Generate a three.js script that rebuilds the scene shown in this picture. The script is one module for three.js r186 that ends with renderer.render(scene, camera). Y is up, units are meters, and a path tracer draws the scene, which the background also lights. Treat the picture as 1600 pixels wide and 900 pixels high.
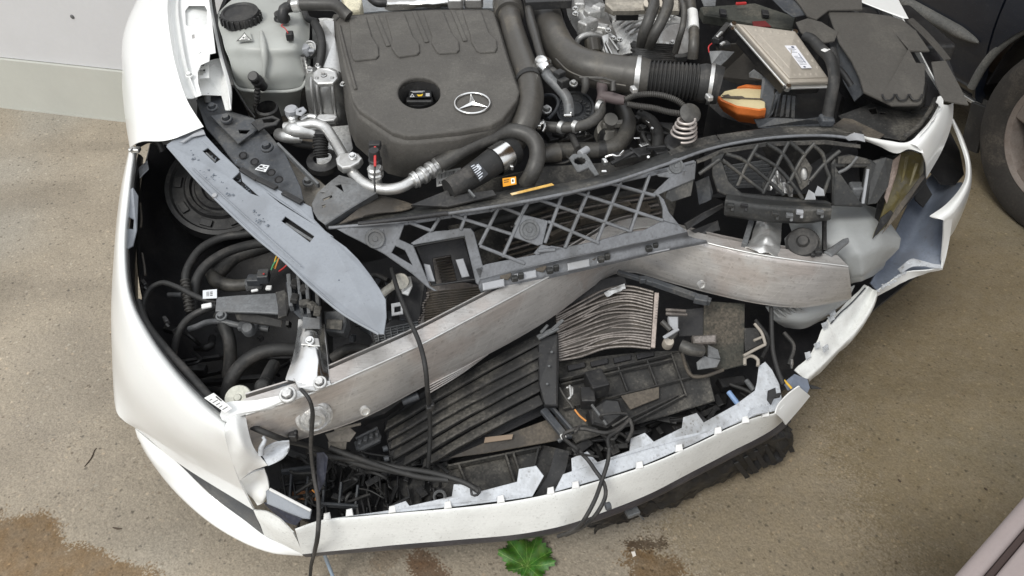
import * as THREE from 'three';
import { mergeGeometries, mergeVertices, toCreasedNormals } from 'three/addons/utils/BufferGeometryUtils.js';
import { RoundedBoxGeometry } from 'three/addons/geometries/RoundedBoxGeometry.js';

// ---------------------------------------------------------------- camera, sky, sun, exposure
const scene = new THREE.Scene();
const FOCAL = 1256, EYE = 1.65, PITCH = 41.7 * Math.PI / 180;          // focal length in pixels of the 1600 x 900 photograph
const camera = new THREE.PerspectiveCamera(2 * Math.atan(450 / FOCAL) * 180 / Math.PI, 16 / 9, 0.05, 200);
camera.position.set(0, EYE, 0);
camera.lookAt(0, EYE - Math.sin(PITCH), -Math.cos(PITCH));
const renderer = new THREE.WebGLRenderer({ antialias: true });
renderer.toneMapping = THREE.LinearToneMapping;
renderer.toneMappingExposure = 1.25;
renderer.shadowMap.enabled = true;
{ // overcast sky, a little brighter overhead
  const w = 64, h = 32, d = new Float32Array(w * h * 4);
  for (let j = 0; j < h; j++) for (let i = 0; i < w; i++) {
    const el = ((j + 0.5) / h - 0.5) * Math.PI, s = Math.max(0, Math.sin(el)), L = el < 0 ? 0.22 : 0.62 + 0.55 * s, k = (j * w + i) * 4;
    d[k] = L * 0.97; d[k + 1] = L * 0.995; d[k + 2] = L * 1.03; d[k + 3] = 1;
  }
  const t = new THREE.DataTexture(d, w, h, THREE.RGBAFormat, THREE.FloatType);
  t.mapping = THREE.EquirectangularReflectionMapping; t.magFilter = t.minFilter = THREE.LinearFilter; t.needsUpdate = true;
  scene.background = t; scene.environment = t;
}
const sun = new THREE.DirectionalLight(new THREE.Color(1, 0.97, 0.90), 1.5);
sun.position.set(-2.2, 5.0, 1.2); sun.target.position.set(0, 0.4, -1.6);
sun.castShadow = true; sun.shadow.radius = 40; sun.shadow.mapSize.set(2048, 2048);
Object.assign(sun.shadow.camera, { left: -4, right: 4, top: 4, bottom: -4, near: 0.1, far: 14 });
scene.add(sun, sun.target);

// ---------------------------------------------------------------- helpers
const rngOf = s => () => { s |= 0; s = s + 0x6D2B79F5 | 0; let t = Math.imul(s ^ s >>> 15, 1 | s); t = t + Math.imul(t ^ t >>> 7, 61 | t) ^ t; return ((t ^ t >>> 14) >>> 0) / 4294967296; };
const rnd = rngOf(12345);
const V = (x, y, z) => new THREE.Vector3(x, y, z);
const SP = Math.sin(PITCH), CP = Math.cos(PITCH);
const rayOf = (u, v) => { const a = (u - 800) / FOCAL, b = (450 - v) / FOCAL; return V(a, b * CP - SP, -b * SP - CP); };
// survey point: a spot measured in the photograph, with its height h (metres above the ground) -> metres in the scene
function at(u, v, h) { const d = rayOf(u, v), t = (h - EYE) / d.y; return d.multiplyScalar(t).add(V(0, EYE, 0)); }
const mpp = (u, v, h) => ((h - EYE) / rayOf(u, v).y) / FOCAL;          // metres a photograph pixel spans there
const pt = (p, h) => p.isVector3 ? p.clone() : at(p[0], p[1], p[2] ?? h);
const EYEV = V(0, EYE, 0);
const lerp = (a, b, t) => a + (b - a) * t, clamp = (x, a, b) => Math.min(b, Math.max(a, x));

function boxUV(g) {                                                    // metres, along the axes nearest each face
  if (g.index) g = g.toNonIndexed();
  if (!g.attributes.normal) g.computeVertexNormals();
  const p = g.attributes.position, n = p.count, uv = new Float32Array(n * 2), a = V(0, 0, 0), b = V(0, 0, 0), c = V(0, 0, 0);
  for (let i = 0; i < n; i += 3) {
    a.fromBufferAttribute(p, i); b.fromBufferAttribute(p, i + 1).sub(a); c.fromBufferAttribute(p, i + 2).sub(a); b.cross(c);
    const ax = Math.abs(b.x), ay = Math.abs(b.y), az = Math.abs(b.z);
    for (let k = i; k < i + 3; k++) {
      const x = p.getX(k), y = p.getY(k), z = p.getZ(k);
      if (ay >= ax && ay >= az) { uv[2 * k] = x; uv[2 * k + 1] = z; } else if (ax > az) { uv[2 * k] = z; uv[2 * k + 1] = y; } else { uv[2 * k] = x; uv[2 * k + 1] = y; }
    }
  }
  g.setAttribute('uv', new THREE.BufferAttribute(uv, 2));
  for (const k of Object.keys(g.attributes)) if (!['position', 'normal', 'uv', 'color'].includes(k)) g.deleteAttribute(k);
  return g;
}
const join = gs => mergeGeometries(gs.map(g => { g = g.index ? g.toNonIndexed() : g; if (!g.attributes.normal) g.computeVertexNormals(); if (!g.attributes.uv) g = boxUV(g); for (const k of Object.keys(g.attributes)) if (!['position', 'normal', 'uv'].includes(k)) g.deleteAttribute(k); return g; }));

// flat or gently bent plate from an outline of survey points; holes go right through it
function plate(outline, o = {}) {
  const { t = 0.003, b = Math.min(0.0012, t * 0.35), holes = [], h } = o;
  const ps = outline.map(p => pt(p, h)), c = V(0, 0, 0), n = V(0, 0, 0);
  ps.forEach(p => c.add(p)); c.multiplyScalar(1 / ps.length);
  ps.forEach((p, i) => { const q = ps[(i + 1) % ps.length]; n.x += (p.y - q.y) * (p.z + q.z); n.y += (p.z - q.z) * (p.x + q.x); n.z += (p.x - q.x) * (p.y + q.y); });
  n.normalize(); if (n.dot(EYEV.clone().sub(c)) < 0) n.negate();
  const e1 = Math.abs(n.x) < 0.9 ? V(1, 0, 0) : V(0, 0, 1); e1.addScaledVector(n, -e1.dot(n)).normalize();
  const e2 = n.clone().cross(e1);
  const to2 = p => { const d = p.clone().sub(c); return new THREE.Vector2(d.dot(e1), d.dot(e2)); };
  const P2 = ps.map(to2), dev = ps.map(p => p.clone().sub(c).dot(n));
  const flat = Math.max(...dev.map(Math.abs)) < 1e-5;
  const onPlane = p => { if (p.isVector3) return to2(p); const d = rayOf(p[0], p[1]); const s = c.clone().sub(EYEV).dot(n) / d.dot(n); return to2(d.multiplyScalar(s).add(EYEV)); };
  const sh = new THREE.Shape(THREE.ShapeUtils.isClockWise(P2) ? P2.slice().reverse() : P2);
  for (const hl of holes) { const q = hl.map(onPlane); sh.holes.push(new THREE.Path(THREE.ShapeUtils.isClockWise(q) ? q : q.reverse())); }
  const g = new THREE.ExtrudeGeometry(sh, { depth: Math.max(1e-4, t - 2 * b), bevelEnabled: b > 0, bevelThickness: b, bevelSize: b, bevelOffset: -b, bevelSegments: o.bs || 1, curveSegments: 6, steps: 1 });
  const pos = g.attributes.position, top = t - b;
  for (let i = 0; i < pos.count; i++) {
    const x = pos.getX(i), y = pos.getY(i), z = pos.getZ(i) - top; let d = 0;
    if (!flat) { let s = 0; for (let k = 0; k < P2.length; k++) { const w = 1 / (1e-8 + ((x - P2[k].x) ** 2 + (y - P2[k].y) ** 2) ** 2); s += w; d += w * dev[k]; } d /= s; }
    pos.setXYZ(i, c.x + e1.x * x + e2.x * y + n.x * (z + d), c.y + e1.y * x + e2.y * y + n.y * (z + d), c.z + e1.z * x + e2.z * y + n.z * (z + d));
  }
  g.computeVertexNormals();
  return boxUV(g);
}
// curved shell through rows of survey points; outer face, inner face and rim
function sheet(rows, o = {}) {
  const { nu = 24, nv = 8, t = 0.003, h, vlin = false, ulin = false, noise = 0, nf = 12, part = 'all', flip = false } = o;
  const R = rows.map(r => { const c = new THREE.CatmullRomCurve3(r.map(p => pt(p, h)), false, 'centripetal'); const out = []; const m = r.length - 1;
    for (let i = 0; i <= nu; i++) { const s = i / nu; if (ulin) { const x = s * m, k = Math.min(m - 1, Math.floor(x)); out.push(c.points[k].clone().lerp(c.points[k + 1], x - k)); } else out.push(c.getPoint(s)); } return out; });
  const grid = [];
  for (let i = 0; i <= nu; i++) {
    const col = R.map(r => r[i]), cc = new THREE.CatmullRomCurve3(col, false, 'centripetal'), m = col.length - 1, line = [];
    for (let j = 0; j <= nv; j++) { const s = j / nv; if (vlin || m === 1) { const x = s * m, k = Math.min(m - 1, Math.floor(x)); line.push(col[k].clone().lerp(col[k + 1], x - k)); } else line.push(cc.getPoint(s)); }
    grid.push(line);
  }
  const N = (nu + 1) * (nv + 1), pos = new Float32Array(N * 3), idx = [];
  let q = 0; for (let i = 0; i <= nu; i++) for (let j = 0; j <= nv; j++) { const p = grid[i][j];
    if (noise) { const e = fbm3(p.x * nf, p.y * nf, p.z * nf) - 0.5; p.y += e * noise; p.z += (fbm3(p.x * nf + 9, p.y * nf, p.z * nf + 4) - 0.5) * noise; }
    pos[q++] = p.x; pos[q++] = p.y; pos[q++] = p.z; }
  for (let i = 0; i < nu; i++) for (let j = 0; j < nv; j++) { const a = i * (nv + 1) + j, b = a + 1, c = a + nv + 1, d = c + 1; idx.push(a, b, d, a, d, c); }
  const mk = (p, ix) => { const g = new THREE.BufferGeometry(); g.setAttribute('position', new THREE.BufferAttribute(p, 3)); g.setIndex(ix); g.computeVertexNormals(); return g; };
  let outer = mk(pos, idx); const nn = outer.attributes.normal; let s = 0;
  for (let i = 0; i < N; i += 3) s += nn.getX(i) * (0 - pos[3 * i]) + nn.getY(i) * (EYE - pos[3 * i + 1]) + nn.getZ(i) * (0 - pos[3 * i + 2]);
  if ((s < 0) !== flip) { for (let k = 0; k < idx.length; k += 3) { const x = idx[k]; idx[k] = idx[k + 1]; idx[k + 1] = x; } outer = mk(pos, idx); }
  const no = outer.attributes.normal, pin = new Float32Array(N * 3);
  for (let i = 0; i < N; i++) { pin[3 * i] = pos[3 * i] - no.getX(i) * t; pin[3 * i + 1] = pos[3 * i + 1] - no.getY(i) * t; pin[3 * i + 2] = pos[3 * i + 2] - no.getZ(i) * t; }
  const iidx = []; for (let k = 0; k < idx.length; k += 3) iidx.push(idx[k + 1], idx[k], idx[k + 2]);
  const inner = mk(pin, iidx);
  const loop = []; for (let i = 0; i <= nu; i++) loop.push(i * (nv + 1)); for (let j = 1; j <= nv; j++) loop.push(nu * (nv + 1) + j); for (let i = nu - 1; i >= 0; i--) loop.push(i * (nv + 1) + nv); for (let j = nv - 1; j > 0; j--) loop.push(j);
  const rp = []; for (let k = 0; k < loop.length; k++) { const a = loop[k], b = loop[(k + 1) % loop.length]; const A = [pos[3 * a], pos[3 * a + 1], pos[3 * a + 2]], B = [pos[3 * b], pos[3 * b + 1], pos[3 * b + 2]], C = [pin[3 * a], pin[3 * a + 1], pin[3 * a + 2]], D = [pin[3 * b], pin[3 * b + 1], pin[3 * b + 2]]; rp.push(...A, ...B, ...D, ...A, ...D, ...C); }
  const rim = new THREE.BufferGeometry(); rim.setAttribute('position', new THREE.Float32BufferAttribute(rp, 3)); rim.computeVertexNormals();
  if (part === 'outer') return join([boxUV(outer), boxUV(rim)]);
  if (part === 'inner') return boxUV(inner);
  return join([boxUV(outer), boxUV(inner), boxUV(rim)]);
}
// round hose or bar along survey points; r in metres (number, list along the length, or function of 0..1)
function tube(pts, r, o = {}) {
  const { h, seg, rad = 12, closed = false, squash = 1, nocap = false } = o;
  const P = pts.map(p => pt(p, h)), c = new THREE.CatmullRomCurve3(P, closed, 'centripetal');
  const len = c.getLength(), n = seg || clamp(Math.ceil(len / 0.008), 6, 220);
  const fr = c.computeFrenetFrames(n, closed), pos = [], idx = [];
  const rf = typeof r === 'function' ? r : Array.isArray(r) ? s => { const x = s * (r.length - 1), k = Math.min(r.length - 2, Math.floor(x)); return lerp(r[k], r[k + 1], x - k); } : () => r;
  for (let i = 0; i <= n; i++) { const s = i / n, p = c.getPointAt(s), R = rf(s), N = fr.normals[i], B = fr.binormals[i];
    for (let j = 0; j < rad; j++) { const a = j / rad * Math.PI * 2, x = Math.cos(a) * R, y = Math.sin(a) * R * squash; pos.push(p.x + N.x * x + B.x * y, p.y + N.y * x + B.y * y, p.z + N.z * x + B.z * y); } }
  for (let i = 0; i < n; i++) for (let j = 0; j < rad; j++) { const a = i * rad + j, b = i * rad + (j + 1) % rad, d = a + rad, e = b + rad; idx.push(a, b, e, a, e, d); }
  const g = new THREE.BufferGeometry(); g.setAttribute('position', new THREE.Float32BufferAttribute(pos, 3)); g.setIndex(idx); g.computeVertexNormals();
  const out = [boxUV(g)];
  if (!closed && !nocap) for (const [i, f] of [[0, 1], [n, 0]]) { const p = c.getPointAt(i / n), cp = []; for (let j = 0; j < rad; j++) { const a = 3 * (i * rad + j), b = 3 * (i * rad + (j + 1) % rad), A = pos.slice(a, a + 3), B = pos.slice(b, b + 3); cp.push(p.x, p.y, p.z, ...(f ? [...B, ...A] : [...A, ...B])); } const k = new THREE.BufferGeometry(); k.setAttribute('position', new THREE.Float32BufferAttribute(cp, 3)); k.computeVertexNormals(); out.push(boxUV(k)); }
  return join(out);
}
const corr = (r, n, a) => ({ f: s => r + a * Math.sin(s * n * Math.PI * 2), n: n * 6 });
function bellows(pts, r, n, a, o = {}) { const k = corr(r, n, a); return tube(pts, k.f, { ...o, seg: k.n }); }
// solid of revolution: profile [[radius, height], ...] about an axis through p
function lathe(p, axis, profile, seg = 28) {
  const g = toCreasedNormals(new THREE.LatheGeometry(profile.map(q => new THREE.Vector2(Math.max(1e-5, q[0]), q[1])), seg), 0.6);
  g.applyQuaternion(new THREE.Quaternion().setFromUnitVectors(V(0, 1, 0), axis.clone().normalize())); g.translate(p.x, p.y, p.z);
  return boxUV(g);
}
const cyl = (A, B, r, o = {}) => { const d = B.clone().sub(A), L = d.length(), c = o.c ?? Math.min(r * 0.15, L * 0.2), r2 = o.r2 ?? r; return lathe(A, d, [[0, 0], [r - c, 0], [r, c], [r2, L - c], [r2 - c, L], [0, L]], o.seg || 24); };
// upright solid under an outline at height h, going down by d, edges rounded
function prism(outline, d, o = {}) { return plate(outline, { ...o, t: d, b: o.b ?? 0.004 }); }
// box with rounded edges laid along a -> b, width w across, height t, facing up
function bar(a, b, w, t, o = {}) {
  a = pt(a, o.h); b = pt(b, o.h); const d = b.clone().sub(a), L = d.length(), up = o.up ? o.up.clone() : V(0, 1, 0), x = d.normalize(), z = x.clone().cross(up).normalize(), y = z.clone().cross(x);
  const r = Math.min(o.r ?? 0.0015, w * 0.4, t * 0.4, L * 0.4), g = o.sharp ? new THREE.BoxGeometry(L, t, w) : new RoundedBoxGeometry(L, t, w, 2, r);
  g.applyMatrix4(new THREE.Matrix4().makeBasis(x, y, z)); const m = a.add(b).multiplyScalar(0.5); g.translate(m.x, m.y, m.z);
  return boxUV(g);
}
function block(p, sx, sy, sz, o = {}) { p = pt(p); const g = new RoundedBoxGeometry(sx, sy, sz, 2, Math.min(o.r ?? 0.003, sx * .4, sy * .4, sz * .4)); g.applyQuaternion(new THREE.Quaternion().setFromEuler(new THREE.Euler(o.rx || 0, o.ry || 0, o.rz || 0, 'YXZ'))); g.translate(p.x, p.y, p.z); return boxUV(g); }
function bolt(p, n, r) {
  p = pt(p); n = n || V(0, 1, 0.25);
  const w = lathe(p, n, [[0, -r * 0.2], [r, -r * 0.2], [r, r * 0.18], [r * 0.92, r * 0.28], [r * 0.7, r * 0.3]], 20);
  const hx = new THREE.CylinderGeometry(r * 0.56, r * 0.6, r * 0.7, 6).toNonIndexed(); hx.computeVertexNormals(); hx.translate(0, r * 0.5, 0); hx.applyQuaternion(new THREE.Quaternion().setFromUnitVectors(V(0, 1, 0), n.clone().normalize())); hx.translate(p.x, p.y, p.z);
  return join([w, boxUV(hx)]);
}

// ---------------------------------------------------------------- noise and textures
const NS = 512;
function noiseField(seed, oct, f0, gain = 0.5, fx = 1, fy = 1) {       // tiling fractal noise, 0..1
  const out = new Float32Array(NS * NS); let amp = 1, tot = 0;
  for (let o = 0; o < oct; o++) {
    const cx = Math.max(1, Math.round(f0 * fx * 2 ** o)), cy = Math.max(1, Math.round(f0 * fy * 2 ** o)), r = rngOf(seed * 97 + o * 31), L = new Float32Array(cx * cy); for (let i = 0; i < L.length; i++) L[i] = r();
    for (let y = 0; y < NS; y++) { const gy = y / NS * cy, y0 = Math.floor(gy), ty = gy - y0, sy = ty * ty * (3 - 2 * ty), ya = (y0 % cy) * cx, yb = ((y0 + 1) % cy) * cx;
      for (let x = 0; x < NS; x++) { const gx = x / NS * cx, x0 = Math.floor(gx), tx = gx - x0, sx = tx * tx * (3 - 2 * tx), xa = x0 % cx, xb = (x0 + 1) % cx;
        out[y * NS + x] += amp * lerp(lerp(L[ya + xa], L[ya + xb], sx), lerp(L[yb + xa], L[yb + xb], sx), sy); } }
    tot += amp; amp *= gain;
  }
  for (let i = 0; i < out.length; i++) out[i] /= tot; return out;
}
const hash3 = (x, y, z) => { let h = Math.imul(x, 374761393) + Math.imul(y, 668265263) + Math.imul(z, 2147483647 ^ 91) | 0; h = Math.imul(h ^ h >>> 13, 1274126177); return ((h ^ h >>> 16) >>> 0) / 4294967296; };
function val3(x, y, z) { const X = Math.floor(x), Y = Math.floor(y), Z = Math.floor(z), s = t => t * t * (3 - 2 * t), a = s(x - X), b = s(y - Y), c = s(z - Z); const L = lerp; return L(L(L(hash3(X, Y, Z), hash3(X + 1, Y, Z), a), L(hash3(X, Y + 1, Z), hash3(X + 1, Y + 1, Z), a), b), L(L(hash3(X, Y, Z + 1), hash3(X + 1, Y, Z + 1), a), L(hash3(X, Y + 1, Z + 1), hash3(X + 1, Y + 1, Z + 1), a), b), c); }
const fbm3 = (x, y, z) => (val3(x, y, z) + 0.5 * val3(2 * x, 2 * y, 2 * z) + 0.25 * val3(4 * x, 4 * y, 4 * z)) / 1.75;
const NA = noiseField(1, 5, 4), NB = noiseField(2, 5, 6), NF = noiseField(3, 3, 64), NSTR = noiseField(4, 4, 8, 0.6, 1, 12), NSTR2 = noiseField(6, 4, 8, 0.6, 12, 1);
const NW = (() => { const r = rngOf(77), a = new Float32Array(NS * NS); for (let i = 0; i < a.length; i++) a[i] = r(); return a; })();
const speckField = (seed, n, r0, r1) => { const a = new Float32Array(NS * NS), r = rngOf(seed); for (let k = 0; k < n; k++) { const cx = r() * NS, cy = r() * NS, R = lerp(r0, r1, r() ** 3), w = 0.4 + 0.6 * r(), e = 0.6 + r() * 0.8; for (let y = Math.floor(cy - R - 1); y <= cy + R + 1; y++) for (let x = Math.floor(cx - R - 1); x <= cx + R + 1; x++) { const d = Math.hypot((x - cx) * e, y - cy) / R; if (d < 1) { const i = ((y + NS) % NS) * NS + (x + NS) % NS; a[i] = Math.max(a[i], w * Math.min(1, (1 - d) * 2)); } } } return a; };
const SPK = speckField(5, 900, 0.8, 3.2), SPK2 = speckField(8, 520, 1.6, 9);
const scratch = (() => { const a = new Float32Array(NS * NS), r = rngOf(19); for (let k = 0; k < 130; k++) { let x = r() * NS, y = r() * NS; const an = (r() - 0.5) * 0.5 + (r() < 0.2 ? 1.2 : 0), L = 20 + r() * 150, w = 0.25 + r() * 0.75; for (let i = 0; i < L; i++) { x += Math.cos(an); y += Math.sin(an); const q = ((Math.floor(y) % NS + NS) % NS) * NS + (Math.floor(x) % NS + NS) % NS; a[q] = Math.max(a[q], w); } } return a; })();
const toS = c => c <= 0.0031308 ? 12.92 * c : 1.055 * c ** (1 / 2.4) - 0.055;
function tex(fn, srgb, rep = 4, size = NS) {
  const d = new Uint8Array(size * size * 4);
  for (let i = 0; i < size * size; i++) { const c = fn(i); if (srgb) { d[4 * i] = 255 * clamp(toS(c[0]), 0, 1); d[4 * i + 1] = 255 * clamp(toS(c[1]), 0, 1); d[4 * i + 2] = 255 * clamp(toS(c[2]), 0, 1); } else d[4 * i] = d[4 * i + 1] = d[4 * i + 2] = 255 * clamp(c, 0, 1); d[4 * i + 3] = 255; }
  const t = new THREE.DataTexture(d, size, size); t.wrapS = t.wrapT = THREE.RepeatWrapping; t.magFilter = THREE.LinearFilter; t.minFilter = THREE.LinearMipmapLinearFilter; t.generateMipmaps = true; if (srgb) t.colorSpace = THREE.SRGBColorSpace; t.repeat.set(rep, rep); t.needsUpdate = true; return t;
}
const mix3 = (a, b, t) => [lerp(a[0], b[0], t), lerp(a[1], b[1], t), lerp(a[2], b[2], t)];
const ss = (a, b, x) => { x = clamp((x - a) / (b - a), 0, 1); return x * x * (3 - 2 * x); };
// dirt lying on a base colour: fine grain, blotches (above the threshold lo) and specks
const dirty = (base, dirt, o = {}) => tex(i => { const k = ss(o.lo ?? 0.5, o.hi ?? 0.75, NA[i]) * (o.blotch ?? 0.4) * (0.5 + NF[i]) + SPK[i] * (o.speck ?? 0.3) + SPK2[i] * (o.fleck ?? (o.speck ?? 0.3) * 0.8) * (0.4 + NF[i]) + scratch[i] * (o.scr ?? 0.1); const c = mix3(base, dirt, clamp(k, 0, 1)), g = 1 + (NF[i] - 0.5) * (o.grain ?? 0.25) * 2.2 + (NB[i] - 0.5) * (o.tone ?? 0.2); return [c[0] * g, c[1] * g, c[2] * g]; }, true, o.rep ?? 4);
const roughTex = (lo, hi, rep = 4) => tex(i => lerp(lo, hi, clamp(NB[i] * 0.7 + NF[i] * 0.2 + SPK[i] * 0.4, 0, 1)), false, rep);
const bumpGrain = tex(i => 0.5 + (NW[i] - 0.5) * 0.4 + (NF[i] - 0.5) * 0.5, false, 6);
const bumpSoft = tex(i => NA[i] * 0.6 + SPK[i] * 0.4, false, 4);
const bumpScr = tex(i => 0.5 + NSTR[i] * 0.3 - scratch[i] * 0.4, false, 4);
const R_plastic = roughTex(0.42, 0.8), R_gloss = roughTex(0.15, 0.45), R_metal = roughTex(0.28, 0.6), R_rubber = roughTex(0.6, 0.95);
const mat = o => { const m = new THREE[o.clearcoat || o.transmission || o.sheen ? 'MeshPhysicalMaterial' : 'MeshStandardMaterial'](o); m.side = THREE.DoubleSide; return m; };
const rgb = (r, g, b) => new THREE.Color().setRGB(r, g, b);
const W1 = rgb(1, 1, 1);
const dust = [0.26, 0.23, 0.19];
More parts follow.
